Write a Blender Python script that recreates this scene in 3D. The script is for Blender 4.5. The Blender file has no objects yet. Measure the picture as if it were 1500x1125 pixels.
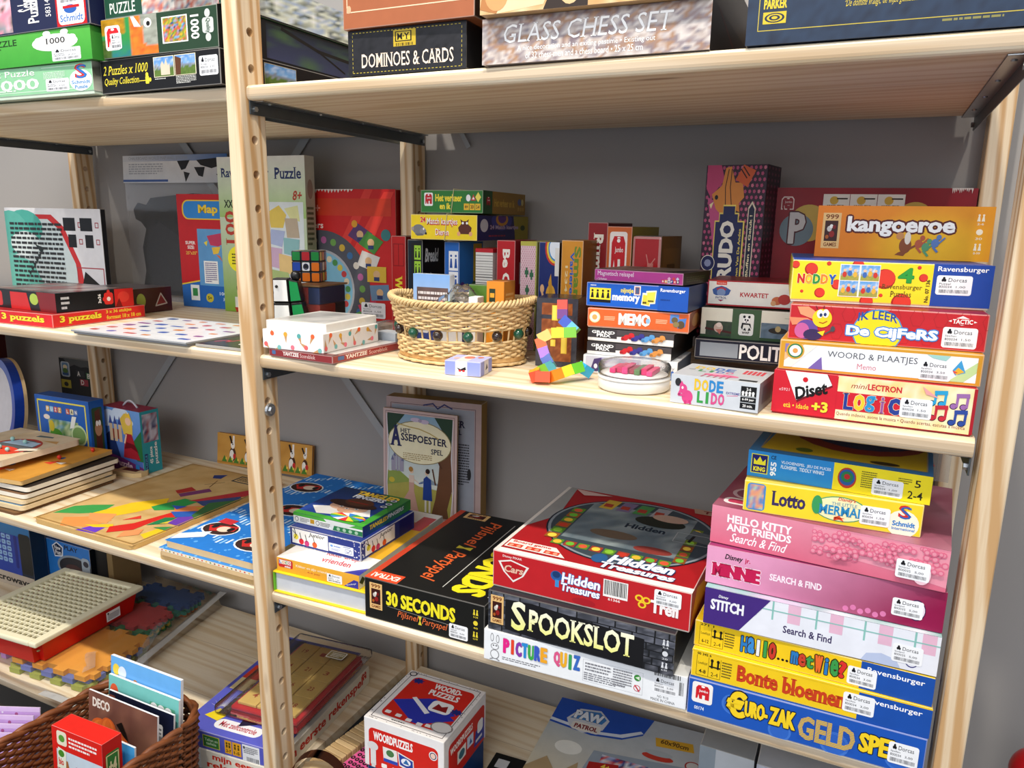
import bpy, bmesh, math, random
from mathutils import Vector, Matrix, noise
random.seed(7)
C = bpy.context.scene.collection
PI = math.pi
cos, sin, rad = math.cos, math.sin, math.radians
LAY = 0.00011

# ---------------------------------------------------------------- materials
def lin(c):
    return c / 12.92 if c <= 0.04045 else ((c + 0.055) / 1.055) ** 2.4
_cc = {}
def hx(s):
    if not isinstance(s, str):
        return s
    if s not in _cc:
        h = s.lstrip('#')
        if len(h) == 3: h = ''.join(a * 2 for a in h)
        _cc[s] = tuple(lin(int(h[i:i + 2], 16) / 255) for i in (0, 2, 4))
    return _cc[s]
def mix(a, b, t):
    a, b = hx(a), hx(b)
    t = max(0, min(1, t))
    return tuple(x + (y - x) * t for x, y in zip(a, b))
M = {}
def newmat(name):
    m = bpy.data.materials.new(name); m.use_nodes = True
    n = m.node_tree.nodes; l = m.node_tree.links
    b = n['Principled BSDF']
    M[name] = m
    return m, n, l, b
def plain(name, col, rough=0.5, metal=0.0, noise_amt=0.06, scale=40, bump=0.0, **kw):
    m, n, l, b = newmat(name)
    c = hx(col)
    tex = n.new('ShaderNodeTexNoise'); tex.inputs['Scale'].default_value = scale; tex.inputs['Detail'].default_value = 4
    co = n.new('ShaderNodeTexCoord'); l.new(co.outputs['Object'], tex.inputs['Vector'])
    mr = n.new('ShaderNodeMix'); mr.data_type = 'RGBA'
    mr.inputs[6].default_value = (*[x * (1 - noise_amt) for x in c], 1)
    mr.inputs[7].default_value = (*[min(1, x * (1 + noise_amt)) for x in c], 1)
    l.new(tex.outputs['Fac'], mr.inputs[0]); l.new(mr.outputs[2], b.inputs['Base Color'])
    b.inputs['Roughness'].default_value = rough; b.inputs['Metallic'].default_value = metal
    if bump:
        bp = n.new('ShaderNodeBump'); bp.inputs['Strength'].default_value = bump; bp.inputs['Distance'].default_value = 0.002
        l.new(tex.outputs['Fac'], bp.inputs['Height']); l.new(bp.outputs[0], b.inputs['Normal'])
    for k, v in kw.items(): b.inputs[k].default_value = v
    return m
def card(name, rough, coat=0.0, bump=0.02):
    m, n, l, b = newmat(name)
    a = n.new('ShaderNodeAttribute'); a.attribute_name = 'Col'
    tex = n.new('ShaderNodeTexNoise'); tex.inputs['Scale'].default_value = 55; tex.inputs['Detail'].default_value = 5
    co = n.new('ShaderNodeTexCoord'); l.new(co.outputs['Object'], tex.inputs['Vector'])
    hs = n.new('ShaderNodeHueSaturation')
    mp = n.new('ShaderNodeMapRange'); mp.inputs['From Min'].default_value = .3; mp.inputs['From Max'].default_value = .7
    mp.inputs['To Min'].default_value = .95; mp.inputs['To Max'].default_value = 1.03
    l.new(tex.outputs['Fac'], mp.inputs['Value']); l.new(mp.outputs[0], hs.inputs['Value'])
    l.new(a.outputs['Color'], hs.inputs['Color']); l.new(hs.outputs[0], b.inputs['Base Color'])
    b.inputs['Roughness'].default_value = rough
    b.inputs['Coat Weight'].default_value = coat; b.inputs['Specular IOR Level'].default_value = .28
    b.inputs['Coat Roughness'].default_value = .12
    bp = n.new('ShaderNodeBump'); bp.inputs['Strength'].default_value = bump; bp.inputs['Distance'].default_value = 0.001
    l.new(tex.outputs['Fac'], bp.inputs['Height']); l.new(bp.outputs[0], b.inputs['Normal'])
    return m
card('printed_card', .42); card('glossy_card', .28, .25); card('matte_card', .7)
card('satin_plastic', .3, .1, 0.0)

def wood(name, axis, light, dark, knot='7a4a22', ring=1.0, seams=None, rough=.55, contrast=1.0):
    m, n, l, b = newmat(name)
    co = n.new('ShaderNodeTexCoord')
    oi = n.new('ShaderNodeObjectInfo')
    off = n.new('ShaderNodeVectorMath'); off.operation = 'SCALE'
    cmb = n.new('ShaderNodeCombineXYZ')
    for i in range(3): l.new(oi.outputs['Random'], cmb.inputs[i])
    l.new(cmb.outputs[0], off.inputs[0]); off.inputs['Scale'].default_value = 7.0
    add = n.new('ShaderNodeVectorMath'); l.new(co.outputs['Object'], add.inputs[0]); l.new(off.outputs[0], add.inputs[1])
    def mapped(along, across):
        mp = n.new('ShaderNodeMapping'); s = [across] * 3; s['xyz'.index(axis)] = along
        mp.inputs['Scale'].default_value = s; l.new(add.outputs[0], mp.inputs['Vector']); return mp
    # growth rings
    wv = n.new('ShaderNodeTexWave'); wv.wave_type = 'BANDS'; wv.bands_direction = 'DIAGONAL'
    wv.inputs['Scale'].default_value = 1.0; wv.inputs['Distortion'].default_value = 9; wv.inputs['Detail'].default_value = 2.5; wv.inputs['Detail Scale'].default_value = .7
    l.new(mapped(1.6 * ring, 26 * ring).outputs[0], wv.inputs['Vector'])
    fine = n.new('ShaderNodeTexNoise'); fine.inputs['Scale'].default_value = 1; fine.inputs['Detail'].default_value = 6; fine.inputs['Roughness'].default_value = .65
    l.new(mapped(9, 330).outputs[0], fine.inputs['Vector'])
    broad = n.new('ShaderNodeTexNoise'); broad.inputs['Scale'].default_value = 1; broad.inputs['Detail'].default_value = 2
    l.new(mapped(.9, 16).outputs[0], broad.inputs['Vector'])
    r1 = n.new('ShaderNodeMapRange'); r1.inputs['From Min'].default_value = .35; r1.inputs['From Max'].default_value = 1; l.new(wv.outputs['Fac'], r1.inputs['Value'])
    r1.inputs['To Max'].default_value = .55 * contrast
    r2 = n.new('ShaderNodeMapRange'); r2.inputs['From Min'].default_value = .4; r2.inputs['From Max'].default_value = .8; r2.inputs['To Max'].default_value = .35; l.new(fine.outputs['Fac'], r2.inputs['Value'])
    r3 = n.new('ShaderNodeMapRange'); r3.inputs['From Min'].default_value = .35; r3.inputs['From Max'].default_value = .7; r3.inputs['To Max'].default_value = .35; l.new(broad.outputs['Fac'], r3.inputs['Value'])
    s1 = n.new('ShaderNodeMath'); l.new(r1.outputs[0], s1.inputs[0]); l.new(r2.outputs[0], s1.inputs[1])
    s2 = n.new('ShaderNodeMath'); s2.use_clamp = True; l.new(s1.outputs[0], s2.inputs[0]); l.new(r3.outputs[0], s2.inputs[1])
    mx = n.new('ShaderNodeMix'); mx.data_type = 'RGBA'
    mx.inputs[6].default_value = (*hx(light), 1); mx.inputs[7].default_value = (*hx(dark), 1)
    l.new(s2.outputs[0], mx.inputs[0])
    # knots
    vo = n.new('ShaderNodeTexVoronoi'); vo.inputs['Scale'].default_value = 1; l.new(mapped(3.2, 13).outputs[0], vo.inputs['Vector'])
    kr = n.new('ShaderNodeMapRange'); kr.inputs['From Min'].default_value = .05; kr.inputs['From Max'].default_value = .10; kr.inputs['To Min'].default_value = .6; kr.inputs['To Max'].default_value = 0
    l.new(vo.outputs['Distance'], kr.inputs['Value'])
    mk = n.new('ShaderNodeMix'); mk.data_type = 'RGBA'; mk.inputs[7].default_value = (*hx(knot), 1)
    l.new(kr.outputs[0], mk.inputs[0]); l.new(mx.outputs[2], mk.inputs[6])
    out = mk.outputs[2]
    if seams:
        # glued strips across the board
        sp = n.new('ShaderNodeSeparateXYZ'); l.new(co.outputs['Object'], sp.inputs[0])
        md = n.new('ShaderNodeMath'); md.operation = 'PINGPONG'; md.inputs[1].default_value = seams
        l.new(sp.outputs['y'.upper()], md.inputs[0])
        lt = n.new('ShaderNodeMath'); lt.operation = 'LESS_THAN'; lt.inputs[1].default_value = .0006; l.new(md.outputs[0], lt.inputs[0])
        sm = n.new('ShaderNodeMath'); sm.operation = 'MULTIPLY'; sm.inputs[1].default_value = .45; l.new(lt.outputs[0], sm.inputs[0])
        ms = n.new('ShaderNodeMix'); ms.data_type = 'RGBA'; ms.inputs[7].default_value = (*hx('8a6238'), 1)
        l.new(sm.outputs[0], ms.inputs[0]); l.new(out, ms.inputs[6]); out = ms.outputs[2]
    l.new(out, b.inputs['Base Color']); b.inputs['Roughness'].default_value = rough
    bp = n.new('ShaderNodeBump'); bp.inputs['Strength'].default_value = .12; bp.inputs['Distance'].default_value = .001
    l.new(s2.outputs[0], bp.inputs['Height']); l.new(bp.outputs[0], b.inputs['Normal'])
    return m
wood('pine_shelf', 'x', 'f2e4c9', 'd9be94', seams=.067)
wood('pine_post', 'z', 'ecdabb', 'c39a69', ring=1.25, contrast=1.45)
wood('plywood', 'x', 'd9b276', 'b98a4c', ring=.6)
wood('pale_ply', 'x', 'ead3a8', 'd0ae78', ring=.6)
plain('wall_paint', '9d9996', .85, noise_amt=.025, scale=6)
plain('floor_paint', '55524f', .6, noise_amt=.15, scale=8)
plain('steel', '5b6165', .42, .75, .12, 60)
plain('bolt_steel', 'b9bdc0', .3, .9)
plain('grey_strip', 'a3a5a6', .5, .2)
plain('black_board', '1b1a19', .6)
plain('wicker_cane', 'd8b984', .55, noise_amt=.25, scale=70, bump=.25)
plain('wicker_brown', '7a4524', .45, noise_amt=.4, scale=50, bump=.3)
plain('brown_leather', '8a5230', .5, noise_amt=.15, scale=90, bump=.1)
plain('bead_green', '0b4a33', .1, **{'Coat Weight': .5})
plain('bead_brown', '2c1c14', .12, **{'Coat Weight': .5})
plain('black_plastic', '121214', .35)
plain('white_plastic', 'e9e8e4', .35)
plain('cream_plastic', 'eee7c6', .45, noise_amt=.03)
plain('red_plastic', 'c01a12', .35)
plain('elastic', 'd8cf9a', .6)
def clear(name, rough=.08, tint='ffffff', alpha=.1, ior=1.22):
    m, n, l, b = newmat(name)
    n.remove(b)
    tr = n.new('ShaderNodeBsdfTransparent'); tr.inputs[0].default_value = (*hx(tint), 1)
    gl = n.new('ShaderNodeBsdfGlossy'); gl.inputs['Roughness'].default_value = rough
    df = n.new('ShaderNodeBsdfDiffuse'); df.inputs[0].default_value = (.8, .8, .8, 1)
    fr = n.new('ShaderNodeFresnel'); fr.inputs['IOR'].default_value = ior
    tx = n.new('ShaderNodeTexNoise'); tx.inputs['Scale'].default_value = 22; tx.inputs['Detail'].default_value = 3
    bp = n.new('ShaderNodeBump'); bp.inputs['Strength'].default_value = .12; bp.inputs['Distance'].default_value = .004
    l.new(tx.outputs['Fac'], bp.inputs['Height']); l.new(bp.outputs[0], gl.inputs['Normal']); l.new(bp.outputs[0], fr.inputs['Normal'])
    m1 = n.new('ShaderNodeMixShader'); m1.inputs[0].default_value = alpha * .3
    l.new(tr.outputs[0], m1.inputs[1]); l.new(df.outputs[0], m1.inputs[2])
    m2 = n.new('ShaderNodeMixShader'); l.new(fr.outputs[0], m2.inputs[0]); l.new(m1.outputs[0], m2.inputs[1]); l.new(gl.outputs[0], m2.inputs[2])
    l.new(m2.outputs[0], n['Material Output'].inputs['Surface'])
    return m
clear('clear_film'); clear('cloudy_film', .2, 'f4f4f4', .5)

# ---------------------------------------------------------------- objects
def thing(name, label, cat, loc=(0, 0, 0), rz=0.0, group=None, rx=0.0, ry=0.0):
    o = bpy.data.objects.new(name, None); C.objects.link(o)
    o.empty_display_size = .02
    o.location = loc; o.rotation_euler = (rx, ry, rz)
    o['label'] = label; o['category'] = cat
    if group: o['group'] = group
    return o
def link(name, me, mat=None, parent=None, smooth=False):
    o = bpy.data.objects.new(name, me); C.objects.link(o)
    if mat: me.materials.append(M[mat])
    if parent: o.parent = parent
    if smooth:
        me.polygons.foreach_set('use_smooth', [True] * len(me.polygons))
    return o
def obj(name, bm, mat, parent=None, smooth=False):
    me = bpy.data.meshes.new(name); bm.normal_update(); bm.to_mesh(me); bm.free()
    return link(name, me, mat, parent, smooth)
def tag(o, label, cat, group=None, kind=None):
    o['label'] = label; o['category'] = cat
    if group: o['group'] = group
    if kind: o['kind'] = kind
    return o
def structure(o):
    o['kind'] = 'structure'; return o
def bx(bm, x0, y0, z0, x1, y1, z1, bev=0.0, seg=2):
    r = bmesh.ops.create_cube(bm, size=1)
    vs = r['verts']
    bmesh.ops.scale(bm, vec=(x1 - x0, y1 - y0, z1 - z0), verts=vs)
    bmesh.ops.translate(bm, vec=((x0 + x1) / 2, (y0 + y1) / 2, (z0 + z1) / 2), verts=vs)
    if bev:
        es = list({e for v in vs for e in v.link_edges})
        bmesh.ops.bevel(bm, geom=es, offset=bev, segments=seg, profile=.6, affect='EDGES')
def tube(bm, pts, r, n=8, closed=False, r1=None):
    pts = [Vector(p) for p in pts]
    rings = []
    N = len(pts)
    up = Vector((0, 0, 1))
    prev = None
    for i, p in enumerate(pts):
        if closed: t = pts[(i + 1) % N] - pts[i - 1]
        else: t = pts[min(i + 1, N - 1)] - pts[max(i - 1, 0)]
        t.normalize()
        if prev is None:
            a = up if abs(t.dot(up)) < .95 else Vector((1, 0, 0))
            s = t.cross(a).normalized()
        else:
            s = (prev - t * prev.dot(t)).normalized()
        prev = s
        w = t.cross(s)
        rr = r if r1 is None else r + (r1 - r) * i / max(1, N - 1)
        rings.append([bm.verts.new(p + (s * cos(2 * PI * k / n) + w * sin(2 * PI * k / n)) * rr) for k in range(n)])
    for i in range(N if closed else N - 1):
        A, B = rings[i], rings[(i + 1) % N]
        for k in range(n):
            bm.faces.new((A[k], A[(k + 1) % n], B[(k + 1) % n], B[k]))
    if not closed:
        bm.faces.new(rings[0][::-1]); bm.faces.new(rings[-1])
def lathe(bm, prof, n=40, c=(0, 0, 0), sx=1, sy=1):
    rings = [[bm.verts.new((c[0] + r * cos(2 * PI * k / n) * sx, c[1] + r * sin(2 * PI * k / n) * sy, c[2] + z)) for k in range(n)] for r, z in prof]
    for A, B in zip(rings, rings[1:]):
        for k in range(n):
            bm.faces.new((A[k], A[(k + 1) % n], B[(k + 1) % n], B[k]))
    bm.faces.new(rings[0][::-1]); bm.faces.new(rings[-1])
def ball(bm, c, r, u=14, v=9):
    x = bmesh.ops.create_uvsphere(bm, u_segments=u, v_segments=v, radius=r)
    bmesh.ops.translate(bm, vec=c, verts=x['verts'])

# ---------------------------------------------------------------- lettering
_tc = {}
def glyphs(s, bold, serif=False):
    """2-D polygons of a string: (verts, faces)."""
    k = (s, bold, serif)
    if k in _tc: return _tc[k]
    cu = bpy.data.curves.new('t', 'FONT'); cu.body = s; cu.resolution_u = 2; cu.offset = bold; cu.fill_mode = 'FRONT'
    ob = bpy.data.objects.new('t', cu)
    me = ob.to_mesh()
    vs = [(v.co.x, v.co.y) for v in me.vertices]
    fs = [tuple(p.vertices) for p in me.polygons]
    if serif:
        cnt = {}
        for f in fs:
            for a, b in zip(f, f[1:] + f[:1]):
                e = (min(a, b), max(a, b)); cnt[e] = cnt.get(e, 0) + 1
        ys = [v[1] for v in vs]
        for (a, b), c in cnt.items():
            if c != 1: continue
            (xa, ya), (xb, yb) = vs[a], vs[b]
            L = abs(xa - xb)
            if abs(ya - yb) > 1e-3 or L < .02 or L > .2: continue
            if xa > xb: xa, xb = xb, xa
            i = len(vs); h = .035
            s_ = 1 if (ya < .1) else -1
            vs += [(xa - .07, ya), (xb + .07, ya), (xb + .07, ya + h * s_), (xa - .07, ya + h * s_)]
            fs.append((i, i + 1, i + 2, i + 3) if s_ > 0 else (i + 3, i + 2, i + 1, i))
    ob.to_mesh_clear(); bpy.data.objects.remove(ob); bpy.data.curves.remove(cu)
    if not vs: vs = [(0, 0), (1, 0), (0, 1)]; fs = []
    x0 = min(v[0] for v in vs); x1 = max(v[0] for v in vs); y0 = min(v[1] for v in vs); y1 = max(v[1] for v in vs)
    _tc[k] = (vs, fs, (x0, y0, max(1e-6, x1 - x0), max(1e-6, y1 - y0)))
    return _tc[k]

class MB:
    """flat coloured polygons gathered into one mesh with a colour attribute"""
    def __init__(s): s.v = []; s.f = []; s.c = []; s.ops = []
    def add(s, vs, fs, cols):
        i = len(s.v); s.v += vs; j = len(s.f)
        for f, c in zip(fs, cols):
            s.f.append([i + k for k in f]); s.c.append(c)
        s.ops.append((i, len(s.v), j, len(s.f)))
    def clusters(s, grow):
        """split into the separate prints that lie apart from one another"""
        B = []
        for a, b, _, _ in s.ops:
            q = s.v[a:b]; B.append(([min(p[k] for p in q) - grow for k in range(3)], [max(p[k] for p in q) + grow for k in range(3)]))
        par = list(range(len(B)))
        def find(x):
            while par[x] != x: par[x] = par[par[x]]; x = par[x]
            return x
        for i in range(len(B)):
            for j in range(i):
                if all(B[i][0][k] <= B[j][1][k] and B[j][0][k] <= B[i][1][k] for k in range(3)): par[find(i)] = find(j)
        out = {}
        for i, (a, b, c, d) in enumerate(s.ops):
            m = out.setdefault(find(i), MB()); n = len(m.v) - a
            m.v += s.v[a:b]; m.f += [[k + n for k in f] for f in s.f[c:d]]; m.c += s.c[c:d]
        return list(out.values())
    def mesh(s, name):
        me = bpy.data.meshes.new(name); me.from_pydata(s.v, [], s.f)
        ca = me.color_attributes.new('Col', 'FLOAT_COLOR', 'CORNER')
        buf = []
        for f, c in zip(s.f, s.c):
            if c and isinstance(c[0], tuple):
                for q in c: buf += [q[0], q[1], q[2], 1]
            else: buf += [c[0], c[1], c[2], 1] * len(f)
        ca.data.foreach_set('color', buf)
        return me

class Canvas:
    """one face of a box: o origin, U and V edge vectors, N outward normal (all in the box's own space)"""
    def __init__(s, o, U, V, N, store):
        s.o, s.U, s.V, s.N = Vector(o), Vector(U), Vector(V), Vector(N)
        s.w, s.h = s.U.length, s.V.length
        s.u, s.v_ = s.U.normalized(), s.V.normalized()
        s.store = store; s.boxes = []; s.part = None
        s.clip = True
    def _lay(s, b):
        b = (b[0] - 1e-5, b[1] - 1e-5, b[2] + 1e-5, b[3] + 1e-5)
        l = 1
        for q, k in s.boxes:
            if b[0] < q[2] and b[2] > q[0] and b[1] < q[3] and b[3] > q[1]: l = max(l, k + 1)
        s.boxes.append((b, l)); return l
    def _emit(s, pts, fs, cols, part=None, block=0):
        xs = [p[0] for p in pts]; ys = [p[1] for p in pts]
        l = s._lay((min(xs), min(ys), max(xs), max(ys)))
        if s.clip: pts = [(min(max(x, 0.0), s.w), min(max(y, 0.0), s.h)) for x, y in pts]
        o = s.o + s.N * (LAY * l)
        # thickened strings come in blocks: each block sits a hair lower so that no two faces share a plane
        vs = [tuple(o + s.u * x + s.v_ * y - s.N * (LAY * .1 * (i // block) if block else 0)) for i, (x, y) in enumerate(pts)]
        s.store.setdefault(part or s.part or 'body', MB()).add(vs, fs, cols)
    def X(s, p): return (p[0] * s.w, p[1] * s.h)
    def r(s, u0, v0, u1, v1, col, part=None):
        s._emit([s.X(p) for p in ((u0, v0), (u1, v0), (u1, v1), (u0, v1))], [(0, 1, 2, 3)], [hx(col)], part)
    def g(s, u0, v0, u1, v1, a, b, c=None, d=None, part=None):
        """gradient rect: colours at bl br tr tl (two colours: bottom to top)"""
        if c is None: c, d, b = b, b, a
        s._emit([s.X(p) for p in ((u0, v0), (u1, v0), (u1, v1), (u0, v1))], [(0, 1, 2, 3)], [(hx(a), hx(b), hx(c), hx(d))], part)
    def p(s, pts, col, part=None):
        P = [s.X(q) for q in pts]
        A = sum(a[0] * b[1] - b[0] * a[1] for a, b in zip(P, P[1:] + P[:1]))
        if A < 0: P = P[::-1]
        s._emit(P, [tuple(range(len(P)))], [hx(col)], part)
    def e(s, cu, cv, ru, rv, col, n=20, part=None, a0=0, a1=360):
        """ellipse; rv None keeps it round"""
        rx = ru * s.w; ry = rx if rv is None else rv * s.h
        full = a1 - a0 >= 360
        P = [(cu * s.w + rx * cos(rad(a0 + (a1 - a0) * k / n)), cv * s.h + ry * sin(rad(a0 + (a1 - a0) * k / n))) for k in range(n if full else n + 1)]
        s._emit(P, [tuple(range(len(P)))], [hx(col)], part)
    def l(s, pts, wd, col, part=None):
        """polyline of physical width wd*h"""
        P = [Vector(s.X(q)) for q in pts]; w = wd * s.h / 2
        vs, fs = [], []
        for a, b in zip(P, P[1:]):
            d = (b - a); 
            if d.length < 1e-9: continue
            d.normalize(); n = Vector((-d.y, d.x)) * w; a2 = a - d * w * .5; b2 = b + d * w * .5
            i = len(vs); vs += [tuple(a2 - n), tuple(b2 - n), tuple(b2 + n), tuple(a2 + n)]; fs.append((i, i + 1, i + 2, i + 3))
        if vs: s._emit(vs, fs, [hx(col)] * len(fs), part)
    def fr(s, u0, v0, u1, v1, wd, col, part=None):
        s.l([(u0, v0), (u1, v0), (u1, v1), (u0, v1), (u0, v0)], wd, col, part)
    def im(s, u0, v0, u1, v1, nx, ny, fn, part=None):
        vs = [s.X((u0 + (u1 - u0) * i / nx, v0 + (v1 - v0) * j / ny)) for j in range(ny + 1) for i in range(nx + 1)]
        cs = [hx(fn(i / nx, j / ny)) for j in range(ny + 1) for i in range(nx + 1)]
        fs = []; cols = []
        for j in range(ny):
            for i in range(nx):
                a = j * (nx + 1) + i; f = (a, a + 1, a + nx + 2, a + nx + 1)
                fs.append(f); cols.append(tuple(cs[k] for k in f))
        s._emit(vs, fs, cols, part)
    def t(s, txt, u0, v0, u1, v1, col, bold=0.0, out=None, ow=.03, shear=0.0, rot=0, serif=False, part='lettering', arc=0.0, grad=None, slope=0.0):
        fat = max(0.0, bold - .025) * .5; bold = min(bold, .025); ow *= .6
        vs, fs, (x0, y0, w, h) = glyphs(txt, bold, serif)
        W, H = (u1 - u0) * s.w, (v1 - v0) * s.h
        cx, cy = (u0 + u1) / 2 * s.w, (v0 + v1) / 2 * s.h
        cr, sr = cos(rad(rot)), sin(rad(rot))
        if abs(abs(rot) - 90) < 1: W, H = H, W
        if not fs: return
        e = H / h
        def T(x, y, dx=0, dy=0):
            a = ((x - x0) / w - .5); b = ((y - y0) / h - .5)
            X = a * (W - 2 * fat * e) + shear * b * H + dx * e; Y = b * (H - fat * e) + arc * H * (.25 - a * a) * 4 + slope * H * a + dy * e
            return (cx + X * cr - Y * sr, cy + X * sr + Y * cr)
        def stamp(r, col, ry=None):
            """the string drawn several times, shifted, to thicken it evenly"""
            pts, ff = [], []
            ry = r if ry is None else ry
            for k in range(8):
                n = len(pts); pts += [T(q[0], q[1], r * cos(PI * k / 4), ry * sin(PI * k / 4)) for q in vs]
                ff += [tuple(i + n for i in f) for f in fs]
            return pts, ff
        if out:
            pts, ff = stamp(fat + ow, out)
            s._emit(pts, ff, [hx(out)] * len(ff), part, block=len(vs))
        pts, ff = [T(*q) for q in vs], list(fs)
        if fat > .004:
            q, g = stamp(fat, col, fat * .6); n = len(pts); pts += q; ff += [tuple(i + n for i in f) for f in g]
        if grad:
            cs = [mix(col, grad, (q[1] - y0) / h) for q in vs]; N = len(vs)
            s._emit(pts, ff, [tuple(cs[k % N] for k in f) for f in ff], part, block=N)
        else:
            s._emit(pts, ff, [hx(col)] * len(ff), part, block=len(vs))
    def mt(s, txt, u0, v0, u1, v1, cols, gap=.12, jit=0.0, **kw):
        """multicoloured letters"""
        n = len(txt); W = (u1 - u0) / n
        for i, ch in enumerate(txt):
            if ch == ' ': continue
            j = random.uniform(-jit, jit) * (v1 - v0)
            wd = W * (1 - gap) * (.45 if ch in 'Iil!.' else 1)
            c0 = u0 + W * (i + .5)
            s.t(ch, c0 - wd / 2, v0 + j, c0 + wd / 2, v1 + j, cols[i % len(cols)], **kw)
    def dash(s, u0, v0, u1, v1, n, col, fill=.5, words=True, part='lettering'):
        """small print: rows of short strokes"""
        vs, fs = [], []
        rnd = random.Random(int(u0 * 1000 + v0 * 777 + n))
        for i in range(n):
            y = v1 - (v1 - v0) * (i + .5) / n; hh = (v1 - v0) / n * fill / 2
            x = u0
            end = u1 if i < n - 1 else u0 + (u1 - u0) * rnd.uniform(.5, .95)
            while x < end:
                k = (u1 - u0) * rnd.uniform(.04, .13) if words else (u1 - u0)
                x2 = min(end, x + k); j = len(vs)
                vs += [s.X(p) for p in ((x, y - hh), (x2, y - hh), (x2, y + hh), (x, y + hh))]; fs.append((j, j + 1, j + 2, j + 3))
                x = x2 + (u1 - u0) * .02
        s._emit(vs, fs, [hx(col)] * len(fs), part)
    def bar(s, u0, v0, u1, v1, n=22, col='222', part=None, vert=False):
        vs, fs = [], []
        rnd = random.Random(n)
        for i in range(n):
            a = (i + .1) / n; b = a + rnd.uniform(.25, .75) / n; j = len(vs)
            if vert: q = ((u0, v0 + (v1 - v0) * a), (u1, v0 + (v1 - v0) * a), (u1, v0 + (v1 - v0) * b), (u0, v0 + (v1 - v0) * b))
            else: q = ((u0 + (u1 - u0) * a, v0), (u0 + (u1 - u0) * b, v0), (u0 + (u1 - u0) * b, v1), (u0 + (u1 - u0) * a, v1))
            vs += [s.X(p) for p in q]; fs.append((j, j + 1, j + 2, j + 3))
        s._emit(vs, fs, [hx(col)] * len(fs), part)
    def rr(s, u0, v0, u1, v1, col, rnd=.2, part=None, n=5):
        """rounded rect, radius rnd*height"""
        x0, y0, x1, y1 = u0 * s.w, v0 * s.h, u1 * s.w, v1 * s.h
        r = rnd * min(abs(y1 - y0), abs(x1 - x0)); P = []
        for cx, cy, a in ((x1 - r, y1 - r, 0), (x0 + r, y1 - r, 90), (x0 + r, y0 + r, 180), (x1 - r, y0 + r, 270)):
            P += [(cx + r * cos(rad(a + 90 * k / n)), cy + r * sin(rad(a + 90 * k / n))) for k in range(n + 1)]
        s._emit(P, [tuple(range(len(P)))], [hx(col)], part)
    def st(s, u0, v0, u1, v1, price='1,50', word='Spellen', code='800034'):
        """shop's price label, a paper sticker of its own"""
        k = 'price_sticker'
        s.rr(u0, v0, u1, v1, 'f2f3f5', .12, k)
        U = lambda a: u0 + (u1 - u0) * a
        V = lambda a: v0 + (v1 - v0) * a
        for a in (90, 210, 330):
            s.e(U(.2) + .035 * (u1 - u0) * cos(rad(a)), V(.79) + .065 * (v1 - v0) * sin(rad(a)), .038 * (u1 - u0), .075 * (v1 - v0), '1a1a1e', 8, k)
        s.t('Dorcas', U(.33), V(.68), U(.84), V(.88), '33343a', part=k)
        s.t(word, U(.08), V(.52), U(.4), V(.62), '44454a', part=k)
        s.t(code, U(.08), V(.36), U(.44), V(.48), '44454a', part=k)
        s.t(price, U(.56), V(.36), U(.82), V(.48), '44454a', part=k)
        s.bar(U(.09), V(.1), U(.92), V(.28), 34, '6a6b70', k)
# ---------------------------------------------------------------- reusable print marks
def m_jumbo(c, u0, v0, u1, v1, bg='c8102e', fg='fff', rim=None):
    U = lambda a: u0 + (u1 - u0) * a
    V = lambda a: v0 + (v1 - v0) * a
    k = 'logo'
    if rim: c.rr(u0, v0, u1, v1, rim, .15, k)
    c.p([(U(.12), V(.15)), (U(.12), V(.75)), (U(.25), V(.9)), (U(.78), V(.9)), (U(.9), V(.75)), (U(.9), V(.15)), (U(.66), V(.15)), (U(.66), V(.38)), (U(.5), V(.38)), (U(.5), V(.15)), (U(.34), V(.15)), (U(.28), V(.4)), (U(.22), V(.15))], bg, k)
    c.e((U(.52)), V(.84), .11 * (u1 - u0), .05 * (v1 - v0), fg, 10, k)
    c.t('Jumbo', U(.3), V(.5), U(.82), V(.68), fg, .01, part=k)
def m_999(c, u0, v0, u1, v1):
    U = lambda a: u0 + (u1 - u0) * a
    V = lambda a: v0 + (v1 - v0) * a
    k = 'logo'
    c.r(u0, v0, u1, v1, 'e3b878', k)
    c.r(U(.14), V(.2), U(.86), V(.78), '3a1713', k)
    for a, b, r_, q in ((.4, .55, .14, 'c9c2b8'), (.55, .4, .16, '8d1d1a'), (.5, .62, .1, 'e8e4da'), (.3, .32, .1, 'a8551f'), (.66, .6, .1, '7a1a1a')):
        c.e(U(a), V(b), r_ * (u1 - u0), r_ * .6 * (v1 - v0), q, 8, k)
    c.t('999', U(.14), V(.82), U(.86), V(.96), '7a3d14', .02, part=k)
    c.t('GAMES', U(.14), V(.05), U(.86), V(.16), '7a3d14', .02, part=k)
def m_icons(c, u, v0, v1, w, col, labs=('2-6', '30', '8-99')):
    """player count, clock and age pictograms in a column"""
    n = 3; h = (v1 - v0) / n; k = 'lettering'
    for i in range(n):
        b = v1 - h * (i + 1); 
        if i == 1:
            c.e(u, b + h * .65, w * .4, None, col, 14, k)
        else:
            for d in (-.26, .26):
                c.e(u + d * w, b + h * .8, w * .14, None, col, 8, k)
                c.p([(u + (d - .2) * w, b + h * .38), (u + (d + .2) * w, b + h * .38), (u + (d + .08) * w, b + h * .74), (u + (d - .08) * w, b + h * .74)], col, k)
        c.t(labs[i], u - w * .4, b + h * .12, u + w * .4, b + h * .28, col, .01, part=k)
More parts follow.
